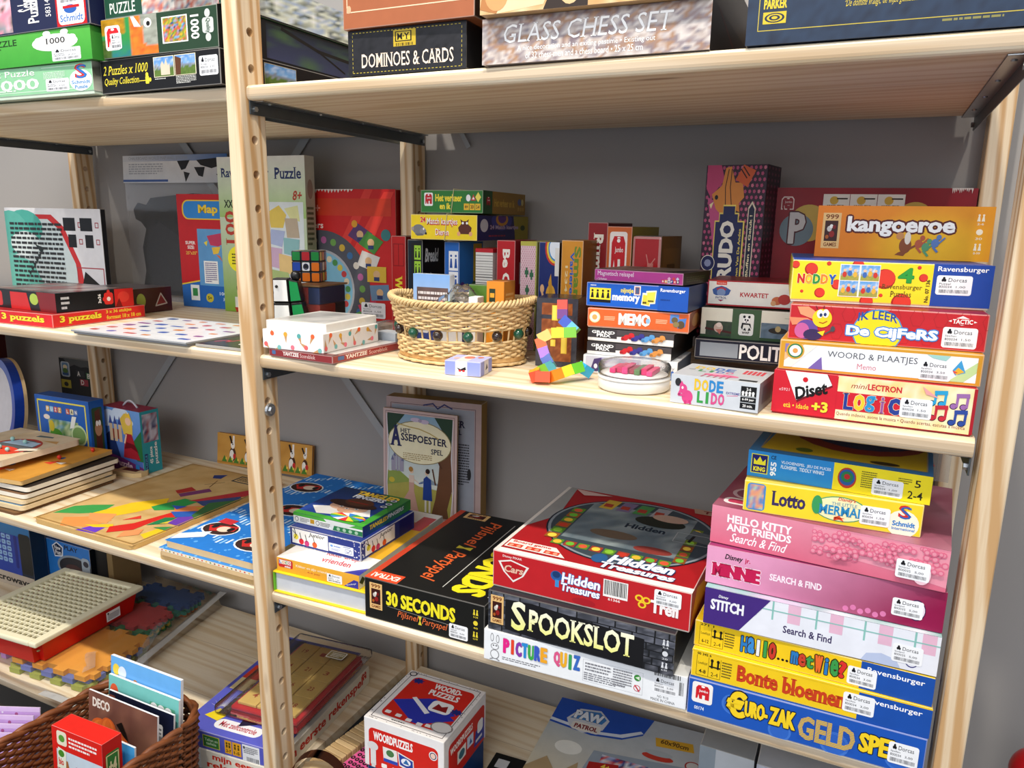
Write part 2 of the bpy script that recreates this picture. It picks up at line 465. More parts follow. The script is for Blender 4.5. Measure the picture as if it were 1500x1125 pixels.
def m_kids(c, u0, v0, u1, v1, bg, fg, n=4):
    """age and player pictogram panel"""
    c.r(u0, v0, u1, v1, bg, 'logo')
    for i in range(n):
        a = u0 + (u1 - u0) * (i + .5) / n; w = (u1 - u0) / n; h = v1 - v0
        c.e(a, v0 + h * .76, w * .22, None, fg, 8, 'logo')
        c.p([(a - w * .3, v0 + h * .14), (a + w * .3, v0 + h * .14), (a + w * .14, v0 + h * .62), (a - w * .14, v0 + h * .62)], fg, 'logo')
def ravens(c, u0, v0, u1, v1, col='fff'):
    c.t('Ravensburger', u0, v0, u1, v1, col, .012, part='logo')
def fn_noise(scale, cols, seed=0, sx=1, sy=1, oct=3):
    def f(u, v):
        x = noise.fractal(Vector((u * scale * sx + seed * 7.3, v * scale * sy, seed * 3.1)), 1.0, 2.0, oct) * .5 + .5
        x = max(0, min(.999, (x - .12) / .76)) * (len(cols) - 1); i = int(x)
        return mix(cols[i], cols[min(i + 1, len(cols) - 1)], x - i)
    return f
def fn_scene(seed, sky=('9cc4e8', '4b86c8'), land=('6f8a3a', '3d5a26'), hill='7d8796', hz=.45):
    def f(u, v):
        h1 = hz + .25 * (noise.noise(Vector((u * 4 + seed, 0, seed))) * .5 + .3)
        g = hz - .1 + .1 * noise.noise(Vector((u * 6, seed, 1)))
        if v > h1: return mix(mix(sky[0], sky[1], v), 'ffffff', max(0, noise.noise(Vector((u * 5, v * 7, seed)))) * .8)
        if v > g: return mix(hill, 'ffffff', .6 * max(0, noise.noise(Vector((u * 12, v * 12, seed)))))
        return mix(land[0], land[1], noise.noise(Vector((u * 14, v * 14, seed))) * .5 + .5)
    return f
def fn_confetti(cols, n, seed=0, ny=None):
    ny = ny or n
    rnd = random.Random(seed); tab = [[rnd.choice(cols) for _ in range(n + 1)] for _ in range(ny + 1)]
    return lambda u, v: tab[min(ny, int(v * ny + .5))][min(n, int(u * n + .5))]

def emit(store, nm, mat, root):
    for k, b in store.items():
        if k == 'body': link(nm, b.mesh(nm), mat, root)
        else:
            for q in b.clusters(.0009): link(k, q.mesh(k), mat, root)
# ---------------------------------------------------------------- a printed box
def gbox(name, label, cat, fit, faces, group=None, mat='printed_card', bev=.0011, tray=None, edge=.25, art=None, lidname='lid', rx=0.0, bodyname=None, trayh=.10, dz=0.0, z0=None):
    """fit = x, y, rotation, width, depth, height, base z.  faces = colours for F,R,T (dict) or one colour."""
    x, y, r, w, d, h, z = fit
    if z0 is not None: z = z0
    root = thing(name, label, cat, (x, y, z + dz + .0003), r, group, rx); h -= .0004
    if isinstance(faces, str): faces = {'F': faces}
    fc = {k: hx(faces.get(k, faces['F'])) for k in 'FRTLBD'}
    zb = h * trayh if tray else 0.0
    bm = bmesh.new(); bx(bm, 0, 0, zb, w, d, h, min(bev, h * .2, d * .2), 2)
    bm.normal_update()
    store = {}
    mb = MB(); bm.verts.index_update()
    vs = [tuple(v.co) for v in bm.verts]; fs, cols = [], []
    for f in bm.faces:
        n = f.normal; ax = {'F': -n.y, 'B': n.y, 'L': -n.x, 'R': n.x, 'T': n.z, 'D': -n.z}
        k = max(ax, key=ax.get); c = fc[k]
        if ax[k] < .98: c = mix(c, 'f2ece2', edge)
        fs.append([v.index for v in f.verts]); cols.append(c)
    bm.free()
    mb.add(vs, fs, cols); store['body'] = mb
    cv = {'F': Canvas((0, 0, zb), (w, 0, 0), (0, 0, h - zb), (0, -1, 0), store),
          'R': Canvas((w, 0, zb), (0, d, 0), (0, 0, h - zb), (1, 0, 0), store),
          'T': Canvas((0, 0, h), (w, 0, 0), (0, d, 0), (0, 0, 1), store)}
    if art: art(cv['F'], cv['R'], cv['T'])
    nm = bodyname or (lidname if tray else 'box_body')
    emit(store, nm, mat, root)
    if tray:
        t = bmesh.new(); bx(t, .0008, .0008, 0, w - .0008, d - .0008, zb + h * .3, .0006, 1)
        link('tray', _solid(t, tray), mat, root)
    return root
def _solid(bm, col):
    """bmesh to a one-colour mesh with the colour attribute"""
    me = bpy.data.meshes.new('m'); bm.normal_update(); bm.to_mesh(me); bm.free()
    ca = me.color_attributes.new('Col', 'FLOAT_COLOR', 'CORNER')
    c = hx(col); ca.data.foreach_set('color', [c[0], c[1], c[2], 1] * len(me.loops))
    return me
def solid(name, bm, col, parent, mat='printed_card', smooth=False):
    return link(name, _solid(bm, col), mat, parent, smooth)
def flat(name, label, cat, loc, rz, w, d, h, col, art=None, edgecol=None, mat='printed_card', group=None, rx=0.0, ry=0.0, bev=.001, partname='board', corner=0.0):
    """a board or booklet lying down: canvas on top and on its front edge"""
    root = thing(name, label, cat, loc, rz, group, rx, ry)
    store = {}; bm = bmesh.new()
    if corner:
        P = []
        for cx, cy, a in ((w - corner, d - corner, 0), (corner, d - corner, 90), (corner, corner, 180), (w - corner, corner, 270)):
            P += [(cx + corner * cos(rad(a + 18 * k)), cy + corner * sin(rad(a + 18 * k))) for k in range(6)]
        lo = [bm.verts.new((p[0], p[1], 0)) for p in P]; hi = [bm.verts.new((p[0], p[1], h)) for p in P]
        bm.faces.new(lo[::-1]); bm.faces.new(hi)
        for i in range(len(P)): bm.faces.new((lo[i], lo[(i + 1) % len(P)], hi[(i + 1) % len(P)], hi[i]))
    else: bx(bm, 0, 0, 0, w, d, h, min(bev, h * .2), 1)
    bm.normal_update(); bm.verts.index_update()
    mb = MB(); e = hx(edgecol or col); c = hx(col)
    mb.add([tuple(v.co) for v in bm.verts], [[v.index for v in f.verts] for f in bm.faces], [c if f.normal.z > .9 else e for f in bm.faces])
    bm.free(); store['body'] = mb
    T = Canvas((0, 0, h), (w, 0, 0), (0, d, 0), (0, 0, 1), store)
    F = Canvas((0, 0, 0), (w, 0, 0), (0, 0, h), (0, -1, 0), store)
    R = Canvas((w, 0, 0), (0, d, 0), (0, 0, h), (1, 0, 0), store)
    if art: art(F, R, T)
    emit(store, partname, mat, root)
    return root

# fitted places of the boxes: x, y, rotation, width, depth, height, base
FIT = {
 'schmidtgreen': (-0.6445, -0.0124, 0.0041, 0.3798, 0.372, 0.0434, 0.3421),
 'superpuzzle': (-0.6338, -0.0122, -0.0125, 0.3803, 0.372, 0.043, 0.3855),
 'schmidtblue': (-0.6285, -0.0122, -0.0197, 0.3803, 0.372, 0.055, 0.4286),
 'twopuzzles': (-0.26, -0.0018, -0.0364, 0.2295, 0.372, 0.0436, 0.342),
 'parrots': (-0.2444, -0.0067, -0.0137, 0.2135, 0.372, 0.0501, 0.3856),
 'dominoes': (0.1564, 0.002, 0.0125, 0.1539, 0.372, 0.049, 0.342),
 'novacarta': (0.154, -0.0033, -0.008, 0.1706, 0.372, 0.06, 0.391),
 'glasschess': (0.3338, -0.0038, 0.0197, 0.2373, 0.372, 0.0453, 0.342),
 'woodchess': (0.3383, -0.0183, 0.0927, 0.3, 0.372, 0.05, 0.3873),
 'triviant': (0.6035, -0.001, 0.0091, 0.27, 0.372, 0.09, 0.342),
 'xxlpuzzle': (-0.4039, 0.3363, 0.0052, 0.2069, 0.0251, 0.2885, 0.0001),
 'mapof': (-0.5336, 0.352, 0.0224, 0.2, 0.05, 0.2218, 0.0001),
 'whiteboard': (-1.248, 0.4156, 0.199, 0.3057, 0.04, 0.1919, 0.0003),
 'puz3low': (-0.6317, 0.0047, 0.0418, 0.19, 0.1783, 0.0222, -0),
 'puz3up': (-0.6425, 0.0342, -0.0297, 0.19, 0.1498, 0.0316, 0.0222),
 'yahtzee': (0.0162, 0.0007, -0.0592, 0.1101, 0.1367, 0.0107, -0),
 'icebox': (0.0081, -0.0013, 0.0202, 0.0989, 0.1236, 0.0256, 0.0107),
 'redletters': (-0.3218, 0.37, 0.0087, 0.3, 0.05, 0.232, -0),
 'watwas': (0.0366, 0.26, -0.0001, 0.0268, 0.1, 0.1557, -0),
 'smallblue': (0.2797, 0.0106, 0.1471, 0.0458, 0.0429, 0.0182, -0),
 'crate': (0.3498, 0.1219, 0.1833, 0.053, 0.0597, 0.0878, -0),
 'm1white': (0.418, 0.1131, 0.0348, 0.1168, 0.0836, 0.0215, -0),
 'gp1': (0.4208, 0.118, 0.007, 0.1051, 0.12, 0.0162, 0.0224),
 'gp2': (0.4206, 0.119, -0.0102, 0.1075, 0.12, 0.0157, 0.0393),
 'memo': (0.4196, 0.1181, 0.0572, 0.1241, 0.0876, 0.0243, 0.0556),
 'nijntje': (0.415, 0.1242, -0.0294, 0.1264, 0.09, 0.0295, 0.0813),
 'magnet': (0.4196, 0.138, -0.1471, 0.1155, 0.0888, 0.0145, 0.1119),
 'rummi': (0.3599, 0.275, -0.0519, 0.0298, 0.1014, 0.1824, 0),
 'jumbo': (0.3917, 0.265, -0.1002, 0.0371, 0.102, 0.1774, 0),
 'redtin': (0.4299, 0.26, -0.101, 0.0419, 0.0803, 0.1657, 0),
 'perudo': (0.5124, 0.315, -0.1366, 0.0816, 0.0672, 0.2607, 0),
 'politi': (0.5433, 0.165, 0.0686, 0.108, 0.1, 0.0267, 0.0196),
 'wwf': (0.5456, 0.18, 0.065, 0.108, 0.09, 0.0369, 0.0463),
 'kwartet': (0.5483, 0.1951, 0.0643, 0.103, 0.09, 0.0316, 0.0843),
 'dode': (0.5538, 0.0069, -0.0735, 0.0895, 0.0727, 0.0303, -0),
 'party': (0.5953, 0.36, 0.0854, 0.2461, 0.04, 0.2336, 0),
 'diset': (0.654, 0.0123, -0.0323, 0.1729, 0.142, 0.044, -0),
 'woord': (0.6564, 0.0161, 0.0018, 0.1726, 0.142, 0.0297, 0.044),
 'cijfers': (0.6619, 0.0234, 0.0184, 0.168, 0.142, 0.0346, 0.0737),
 'noddy': (0.6588, 0.0438, 0.1066, 0.1745, 0.2, 0.0418, 0.1082),
 'kangoeroe': (0.6705, 0.1443, -0.0197, 0.1648, 0.2, 0.0547, 0.1501),
 'greenbook': (0.003, 0.001, 0.0421, 0.1591, 0.24, 0.0327, -0.3445),
 'loco': (0.007, 0.006, 0.0353, 0.1394, 0.2365, 0.0203, -0.3118),
 'junior': (-0.0045, 0.0476, -0.0089, 0.132, 0.1368, 0.0292, -0.2915),
 'tangled': (-0.0084, 0.0611, -0.0014, 0.1232, 0.124, 0.0163, -0.2623),
 'seconds': (0.1599, 0.0044, 0.0093, 0.1803, 0.2694, 0.0583, -0.3445),
 'picquiz': (0.3494, -0.0133, 0.0442, 0.2462, 0.25, 0.0408, -0.3445),
 'spookslot': (0.3537, -0.0109, 0.0041, 0.2268, 0.25, 0.0515, -0.3037),
 'treasures': (0.3535, 0.0001, -0.0045, 0.2395, 0.2379, 0.0474, -0.2523),
 'asseback': (-0.0135, 0.3351, 0.0885, 0.183, 0.0322, 0.2193, -0.3445),
 'assefront': (-0.0392, 0.3768, -0.1374, 0.1622, 0.008, 0.1986, -0.3445),
 'eurozak': (0.5967, -0.0045, 0.002, 0.2309, 0.22, 0.0437, -0.3445),
 'bonte': (0.5975, -0.0009, -0.0077, 0.2307, 0.22, 0.0327, -0.3008),
 'hallo': (0.5969, 0.0067, -0.031, 0.2301, 0.22, 0.0304, -0.2681),
 'stitch': (0.6059, 0.0021, -0.0026, 0.2212, 0.22, 0.0427, -0.2377),
 'minnie': (0.6032, 0.0116, -0.0182, 0.224, 0.22, 0.0433, -0.195),
 'kitty': (0.6034, 0.0203, -0.0788, 0.2216, 0.2, 0.043, -0.1517),
 'lotto': (0.6344, 0.0178, 0.0331, 0.1653, 0.2, 0.0333, -0.1087),
 'king': (0.6338, 0.0338, -0.0514, 0.17, 0.2, 0.0285, -0.0754),
 'bluescene': (-0.8352, 0.215, 0.0428, 0.1589, 0.0247, 0.1498, -0.3445),
 'princess': (-0.7002, 0.2684, -0.0015, 0.1212, 0.047, 0.1334, -0.3445),
 'train1': (-0.217, 0.0036, 0.0013, 0.1808, 0.3, 0.01, -0.3225),
 'bunnies': (-0.5042, 0.3989, 0.0751, 0.2432, 0.01, 0.0662, -0.3445),
 'board1': (-0.7734, -0.0067, 0.0703, 0.1704, 0.1485, 0.012, -0.25),
 'board2': (-0.8467, -0.0447, 0.1858, 0.3, 0.1873, 0.012, -0.28),
 'reken': (-0.2168, -0.0126, 0.4874, 0.2971, 0.1544, 0.0367, -0.688),
 'bluerek': (-0.1921, -0.0093, 0.0824, 0.1543, 0.1387, 0.0334, -0.6513),
 'woordpuz': (0.1131, 0.058, 0.0127, 0.1374, 0.134, 0.0817, -0.628),
 'pawbox': (0.3312, 0.1702, 0.0736, 0.2477, 0.1843, 0.05, -0.688),
 'tower': (-0.0634, 0.14, 0.0858, 0.0492, 0.0913, 0.0834, 0),
 'cube': (-0.0896, 0.1749, 0.4555, 0.0451, 0.0404, 0.0508, 0.0835),
 'dieren': (0.1086, 0.205, 0.0543, 0.1077, 0.1995, 0.0362, 0.1529),
 'verkeer': (0.1229, 0.21, 0.0737, 0.099, 0.1719, 0.0326, 0.1912),
 'breek': (0.0898, 0.225, -0.0305, 0.0271, 0.07, 0.1518, 0),
 'bluemouse': (0.1541, 0.225, -0.0312, 0.0259, 0.07, 0.1505, 0),
 'striped': (0.2067, 0.225, -0.0305, 0.0282, 0.07, 0.1424, 0),
 'begreen': (0.2408, 0.225, -0.0297, 0.0295, 0.07, 0.155, 0),
 'pinkjig': (0.2783, 0.225, -0.0301, 0.0255, 0.07, 0.1545, 0),
 'ooa': (0.3066, 0.225, -0.03, 0.0311, 0.07, 0.1545, 0),
 'orange': (0.3402, 0.225, -0.0296, 0.0322, 0.07, 0.1577, 0),
 'europe': (-0.5386, 0.0041, -0.0093, 0.2494, 0.3438, 0.008, -0.3445),
 'redtray': (-0.796, 0.0015, 0.187, 0.1838, 0.2417, 0.0396, -0.638)}
# ================================================================ setting
ZA, ZB, ZC, ZD = .342, 0.0, -.3445, -.688
TH = .0185; DEP = .397
bm = bmesh.new(); bx(bm, -2.4, .4315, -1.0, 2.4, .50, 1.2)
structure(obj('wall_back', bm, 'wall_paint'))
bm = bmesh.new(); bx(bm, -2.4, -2.6, -1.02, 2.4, .50, -.98)
structure(obj('floor', bm, 'floor_paint'))

rack = thing('shelving_rack', 'long pine shelving rack with drilled posts and steel shelf brackets, carrying all the games', 'shelf', (0, 0, 0))
PITCH = .0428
def post_mesh(x0, x1, y0, y1, z0, z1, off, holes=True):
    """drilled post: holes run through along x"""
    bm = bmesh.new()
    if not holes:
        bx(bm, x0, y0, z0, x1, y1, z1, .0028, 3); return bm
    yc = (y0 + y1) / 2; hr = .0056; n = 16
    k0 = math.floor((z0 - off) / PITCH); zs = []
    z = off + k0 * PITCH
    cells = []
    while z < z1:
        cells.append(z); z += PITCH
    def vert(x, y, z): return bm.verts.new((x, y, z))
    for z in cells:
        a, b = z - PITCH / 2, z + PITCH / 2
        sq, ci = [], []
        for i in range(n):
            t = 2 * PI * i / n; c, s = cos(t), sin(t); m = max(abs(c), abs(s))
            sq.append((yc + c / m * (y1 - y0) / 2, z + s / m * PITCH / 2)); ci.append((yc + c * hr, z + s * hr))
        A = [vert(x0, *p) for p in sq]; B = [vert(x1, *p) for p in sq]
        Ai = [vert(x0, *p) for p in ci]; Bi = [vert(x1, *p) for p in ci]
        for i in range(n):
            j = (i + 1) % n
            bm.faces.new((A[j], A[i], Ai[i], Ai[j])); bm.faces.new((B[i], B[j], Bi[j], Bi[i]))
            bm.faces.new((Ai[i], Bi[i], Bi[j], Ai[j]))
            if abs(sq[i][0] - sq[j][0]) < 1e-7:
                bm.faces.new((A[i], A[j], B[j], B[i]) if sq[i][0] > yc else (A[i], A[j], B[j], B[i]))
    bmesh.ops.remove_doubles(bm, verts=bm.verts, dist=1e-6)
    bmesh.ops.recalc_face_normals(bm, faces=bm.faces)
    es = [e for e in bm.edges if len(e.link_faces) == 2 and e.link_faces[0].normal.dot(e.link_faces[1].normal) < .1
          and all(abs(v.co.y - y0) < 1e-5 or abs(v.co.y - y1) < 1e-5 for v in e.verts) and abs(e.verts[0].co.x - e.verts[1].co.x) < 1e-6]
    bmesh.ops.bevel(bm, geom=es, offset=.0028, segments=3, profile=.5, affect='EDGES')
    return bm
ZT, ZBOT = .62, -.98
OFF = .4048 - .0428 * 40
def post(x0, x1, y0, y1, holes=True):
    o = obj('post', post_mesh(x0, x1, y0, y1, ZBOT + .03, ZT, OFF, holes), 'pine_post', rack)
    return o
posts = [post(-.0245, -.0005, -.0105, .0335), post(-.0265, -.0005, .381, .424),
         post(.8345, .8580, -.0105, .0335, False), post(.8420, .8680, .381, .424, False),
         post(-.8815, -.8565, -.0105, .0335), post(-.8815, -.8565, .376, .419),
         post(-1.738, -1.713, -.0105, .0335), post(-1.738, -1.713, .381, .424)]
bays = [(0.0, .8295), (-.856, -.0255), (-1.712, -.882)]
def shelf(x0, x1, z):
    bm = bmesh.new(); bx(bm, x0, .0, z - TH, x1, DEP, z - .0002)
    es = [e for e in bm.edges if all(v.co.y < .001 for v in e.verts) and abs(e.verts[0].co.z - e.verts[1].co.z) < 1e-6]
    bmesh.ops.bevel(bm, geom=es, offset=.0065, segments=4, profile=.5, affect='EDGES')
    o = obj('shelf_board', bm, 'pine_shelf', rack)
    for p in o.data.polygons: p.use_smooth = False
    return o
for i, (a, b) in enumerate(bays):
    for z in (ZA, ZB, ZC, ZD):
        if i < 2 or z != ZA: shelf(a, b, z)
def bracket(x, side, z):
    """steel angle under a shelf end, along the depth; side = +1 when the flange points to +x"""
    bm = bmesh.new(); t = .0016
    bx(bm, min(x, x + side * t), .003, z - .0165, max(x, x + side * t), .418, z, .0004, 1)
    bx(bm, min(x, x + side * .017), .010, z - t, max(x, x + side * .017), .405, z, .0004, 1)
    nf = len(bm.faces)
    for y in (.011, .409):
        m = Matrix.Translation((x + side * .0032, y, z - .010)) @ Matrix.Rotation(PI / 2, 4, 'Y')
        bmesh.ops.create_cone(bm, cap_ends=True, segments=6, radius1=.0036, radius2=.0034, depth=.0034, matrix=m)
    for y in (.03, .13, .23, .33):
        m = Matrix.Translation((x + side * .0095, y, z - t - .0007))
        bmesh.ops.create_cone(bm, cap_ends=True, segments=10, radius1=.0022, radius2=.0028, depth=.0014, matrix=m)
    bm.faces.ensure_lookup_table()
    for f in bm.faces[nf:]: f.material_index = 1
    o = obj('bracket', bm, 'steel', rack); o.data.materials.append(M['bolt_steel'])
for i, (a, b) in enumerate(bays):
    for z in (ZA, ZB, ZC, ZD):
        if i < 2 or z != ZA: bracket(a + .0004, 1, z - TH); bracket(b - .0004, -1, z - TH)
bm = bmesh.new()
m = Matrix.Translation((.0035, .0115, -.078)) @ Matrix.Rotation(PI / 2, 4, 'Y')
bmesh.ops.create_cone(bm, cap_ends=True, segments=16, radius1=.0095, radius2=.0085, depth=.003, matrix=m)
m = Matrix.Translation((.006, .0115, -.078)) @ Matrix.Rotation(PI / 2, 4, 'Y')
bmesh.ops.create_cone(bm, cap_ends=True, segments=6, radius1=.006, radius2=.005, depth=.004, matrix=m)
obj('frame_bolt', bm, 'bolt_steel', rack)
def strip(a, b, y, w=.016):
    A, B = Vector((a[0], y, a[1])), Vector((b[0], y, b[1])); d = (B - A).normalized(); n = Vector((-d.z, 0, d.x)) * w / 2
    bm = bmesh.new(); lo = [bm.verts.new(p + Vector((0, yy, 0))) for yy in (0, .0015) for p in (A - n, B - n, B + n, A + n)]
    for f in ((0, 1, 2, 3), (7, 6, 5, 4), (0, 4, 5, 1), (1, 5, 6, 2), (2, 6, 7, 3), (3, 7, 4, 0)): bm.faces.new([lo[i] for i in f])
    bmesh.ops.recalc_face_normals(bm, faces=bm.faces)
    obj('cross_brace', bm, 'grey_strip', rack)
strip((-.845, .62), (-.03, -.31), .4245)
strip((-.03, .60), (-.86, -.35), .4268)
strip((.06, .345), (.085, .303), .4245, .008)

# ---- low black table in front, mostly below the picture, that carries the baskets
t = thing('low_table', 'low black table standing in front of the lowest shelf, under the baskets', 'table', (-.30, -.30, -.98))
bm = bmesh.new(); bx(bm, -.42, -.25, .262, .62, .262, .282, .003); obj('table_top', bm, 'black_board', t)
for x in (-.39, .59):
    for y in (-.22, .23):
        bm = bmesh.new(); bx(bm, x - .015, y - .015, 0, x + .015, y + .015, .262, .002); obj('leg', bm, 'black_board', t)

# ================================================================ camera and light
cam = bpy.data.cameras.new('camera'); co = bpy.data.objects.new('camera', cam); C.objects.link(co)
F_, RX, RY, RZ = 1112.85114, -0.21079, -0.01968, 0.43817
cam.sensor_fit = 'HORIZONTAL'; cam.sensor_width = 36.0; cam.lens = F_ * 36.0 / 1500; cam.clip_start = .02; cam.clip_end = 50
R_ = Matrix.Rotation(RZ, 4, 'Z') @ Matrix.Rotation(RX, 4, 'X') @ Matrix.Rotation(RY, 4, 'Y') @ Matrix.Rotation(PI / 2, 4, 'X')
co.matrix_world = Matrix.Translation((0.73222, -0.76386, 0.18133)) @ R_
bpy.context.scene.camera = co

def spot(name, loc, target, power, size=.05, angle=75, col=(1, .93, .82), blend=.6):
    l = bpy.data.lights.new(name, 'SPOT'); l.energy = power; l.shadow_soft_size = size; l.spot_size = rad(angle); l.spot_blend = blend; l.color = col
    o = bpy.data.objects.new(name, l); C.objects.link(o); o.location = loc
    o.rotation_euler = (Vector(target) - Vector(loc)).to_track_quat('-Z', 'Y').to_euler()
    return o
spot('ceiling_spot', (.55, -.80, 1.75), (.45, .05, -.1), 84, .035)
spot('ceiling_spot', (-.45, -.78, 1.75), (-.40, .05, -.1), 86, .035)
spot('ceiling_spot', (1.15, -.80, 1.75), (.9, .05, -.1), 42, .035)
spot('ceiling_spot', (-1.40, -.80, 1.75), (-1.2, .1, -.1), 36, .035)
def area(name, loc, target, power, sx, sy, col=(1, 1, 1)):
    l = bpy.data.lights.new(name, 'AREA'); l.shape = 'RECTANGLE'; l.size = sx; l.size_y = sy; l.energy = power; l.color = col
    o = bpy.data.objects.new(name, l); C.objects.link(o); o.location = loc
    o.rotation_euler = (Vector(target) - Vector(loc)).to_track_quat('-Z', 'Y').to_euler()
    return o
area('fill_light', (.3, -2.6, 1.3), (0, .2, -.2), 44, 2.4, 1.4, (.95, .97, 1.0))  # broad soft fill added in front to lift the ambient level, no actual lamp
w = bpy.data.worlds.new('world'); bpy.context.scene.world = w; w.use_nodes = True
bg = w.node_tree.nodes['Background']; bg.inputs[0].default_value = (.62, .66, .74, 1); bg.inputs[1].default_value = .88
vs_ = bpy.context.scene.view_settings
vs_.view_transform = 'Standard'; vs_.look = 'None'; vs_.exposure = 0.0; vs_.gamma = 1.0
# ================================================================ games on the top shelf
def fit(k, **kw):
    v = list(FIT[k])
    for n, q in kw.items(): v['x y r w d h z'.split().index(n)] = q
    for i in (2,): v[i] = v[i]
    return v
W, K, RED, YEL = 'f4f2ee', '141416', 'c4161c', 'f5d312'

def a_schmidtgreen(F, R, T):
    F.fr(.03, .12, .93, .9, .02, 'd6ead6'); F.im(-.0, .02, .045, .98, 3, 8, fn_noise(6, ['3b3b32', '8a8a6a', 'd8d4c0'], 2))
    F.r(.14, .82, .72, .96, '8fc79a'); F.t('Schmidt Puzzle', .25, .68, .68, .9, W)
    F.t('1000', .42, .2, .70, .58, W, .02); F.dash(.73, .5, .85, .75, 5, 'd6ead6'); F.dash(.3, .14, .6, .24, 1, 'd6ead6')
    F.e(.935, .38, .062, .36, 'f3f6f3'); F.t('S', .905, .44, .965, .93, 'd03028', .05, part='logo'); F.t('S', .915, .44, .972, .9, '2a6fc0', .0, part='logo')
    F.t('Schmidt', .885, .26, .985, .38, '2a7fc4', .02, part='logo'); F.t('Puzzle', .9, .1, .97, .22, '2a7fc4', .02, part='logo')
    F.st(.74, .08, .87, .5, '2,00', 'Puzzel')
    R.im(0, 0, 1, 1, 8, 4, fn_noise(7, ['3a3a30', '9a9a88', 'd6d2c4', '6a6a50'], 4))
gbox('puzzle_box', 'pale green jigsaw box, lowest in its stack on the top shelf', 'puzzle box', fit('schmidtgreen'), {'F': '8fc79a', 'T': '8fc79a', 'R': '9a9a88'}, art=a_schmidtgreen, tray='c8d8c4')
def a_super(F, R, T):
    F.g(0, 0, 1, 1, '3d9e34', '55b044'); F.im(.0, .05, .03, .95, 2, 5, fn_noise(5, ['e0a020', '7a3010'], 3)); F.r(0.01, .06, .06, .94, 'd8932a')
    F.t('e', .01, .5, .05, .8, K, .02); F.im(.07, .06, .13, .94, 6, 9, fn_confetti(['c03020', 'e8c050', '40703a', 'f0e8d0', '7a4a20'], 6))
    F.t('SUPERPUZZLE', .24, .66, .58, .86, '173d12', .015, serif=True); F.dash(.24, .55, .58, .63, 1, '215c1a'); F.dash(.24, .1, .36, .5, 6, '1d5216')
    F.e(.8, .62, .13, .26, W); F.rr(.72, .45, .88, .85, W, .3)
    for a, b in ((.71, .72), (.9, .72), (.76, .9), (.86, .9)): F.e(a, b, .022, .09, W)
    F.t('1000', .75, .58, .86, .76, K, .01, serif=True); F.st(.78, .04, .94, .42, '2,00', 'Puzzel')
    R.r(0, 0, 1, 1, '3f8f36'); R.rr(.1, .12, .9, .95, 'e59a2e', .1)
    R.t('EG', .2, .3, .8, .8, K, .03)
gbox('puzzle_box', 'bright green jigsaw box with white puzzle piece badge, on the pale green jigsaw box', 'puzzle box', fit('superpuzzle'), {'F': '4ca83c', 'R': '3f8f36', 'T': '4ca83c'}, art=a_super)
def a_sblue(F, R, T):
    F.t('1000', -.02, .25, .12, .7, W, .03); F.e(.14, .2, .02, .09, YEL)
    F.im(.2, .05, .56, 1, 14, 8, fn_noise(6, ['59606a', '9aa0a4', 'e58aa0', 'f4c8d0', '3c463c', 'd8452e'], 5))
    F.t('Schmidt', .6, .5, .72, 1.02, W, .02, rot=90); F.t('Puzzle', .655, .2, .72, .9, W, .02, rot=90)
    F.t('58314', .76, .3, .79, .7, W, .0, rot=90)
    F.r(.82, .02, .985, 1, RED); F.rr(.83, .05, .975, .95, W, .15); F.e(.9, .4, .035, .1, '2a5fb0'); F.r(.86, .42, .95, .48, RED); F.t('Schmidt', .84, .12, .965, .28, '2a6fc0', .01, part='logo')
    F.st(.84, .52, .95, .9, '2,00', 'Puzzel'); R.t('10', .1, .2, .8, .8, W, .03)
gbox('puzzle_box', 'navy jigsaw box with pink flowers, on top of the bright green jigsaw box', 'puzzle box', fit('schmidtblue'), '1d2346', art=a_sblue)
def a_two(F, R, T):
    F.t('2 Puzzles x 1000', .03, .55, .42, .82, 'f0dc3c', .0, shear=.25, serif=True); F.t('Quality Collection', .03, .2, .34, .46, 'f0dc3c', shear=.25, serif=True)
    F.l([(.34, .3), (.4, .3)], .02, 'f0dc3c'); F.rr(.395, .2, .425, .42, 'f0dc3c', .2); F.e(.41, .46, .012, .07, 'f0dc3c'); F.e(.435, .31, .01, .06, 'f0dc3c')
    for a, s in ((.475, 3), (.65, 8)):
        F.r(a - .005, .35, a + .165, .93, 'e8e0c0'); F.im(a, .37, a + .16, .91, 14, 10, fn_scene(s, hz=.5))
    F.p([(.53, .4), (.53, .7), (.545, .8), (.56, .68), (.575, .86), (.59, .66), (.605, .72), (.605, .4)], 'd8c8b0')
    F.p([(.65, .37), (.65, .9), (.7, .82), (.69, .37)], '5c3620'); F.dash(.65, .12, .81, .34, 5, 'cfcfc8'); F.dash(.475, .28, .6, .33, 1, 'cfcfc8')
    F.st(.84, .28, .985, .82, '2,50', 'Puzzel')
    for a, s in ((.02, 3), (.2, 8)):
        R.im(a, .25, a + .16, .9, 12, 10, fn_scene(s, hz=.5)); R.fr(a, .25, a + .16, .9, .012, 'c8b888')
    R.dash(.4, .1, .7, .4, 3, 'b8b8a8')
gbox('puzzle_box', 'black double jigsaw box with two small mountain pictures, under the parrot box', 'puzzle box', fit('twopuzzles'), '121214', art=a_two)
def parrot_front(u, v):
    n = noise.noise(Vector((u * 9, v * 9, 3))) * .5 + .5
    if v > .6 and u < .45: return mix('d9a21e', '7a5a10', n)
    if u > .8 - .1 * v and v > .2: return mix('b8bcae', '3a3c30', n * .7)
    if u > .52: return mix('e0461e', 'f0902a', n)
    if u < .15 and v < .5: return mix('5c7a2a', '20301a', n)
    return mix('2f8f46', '22509a', max(0, (.45 - v) * 2) * n)
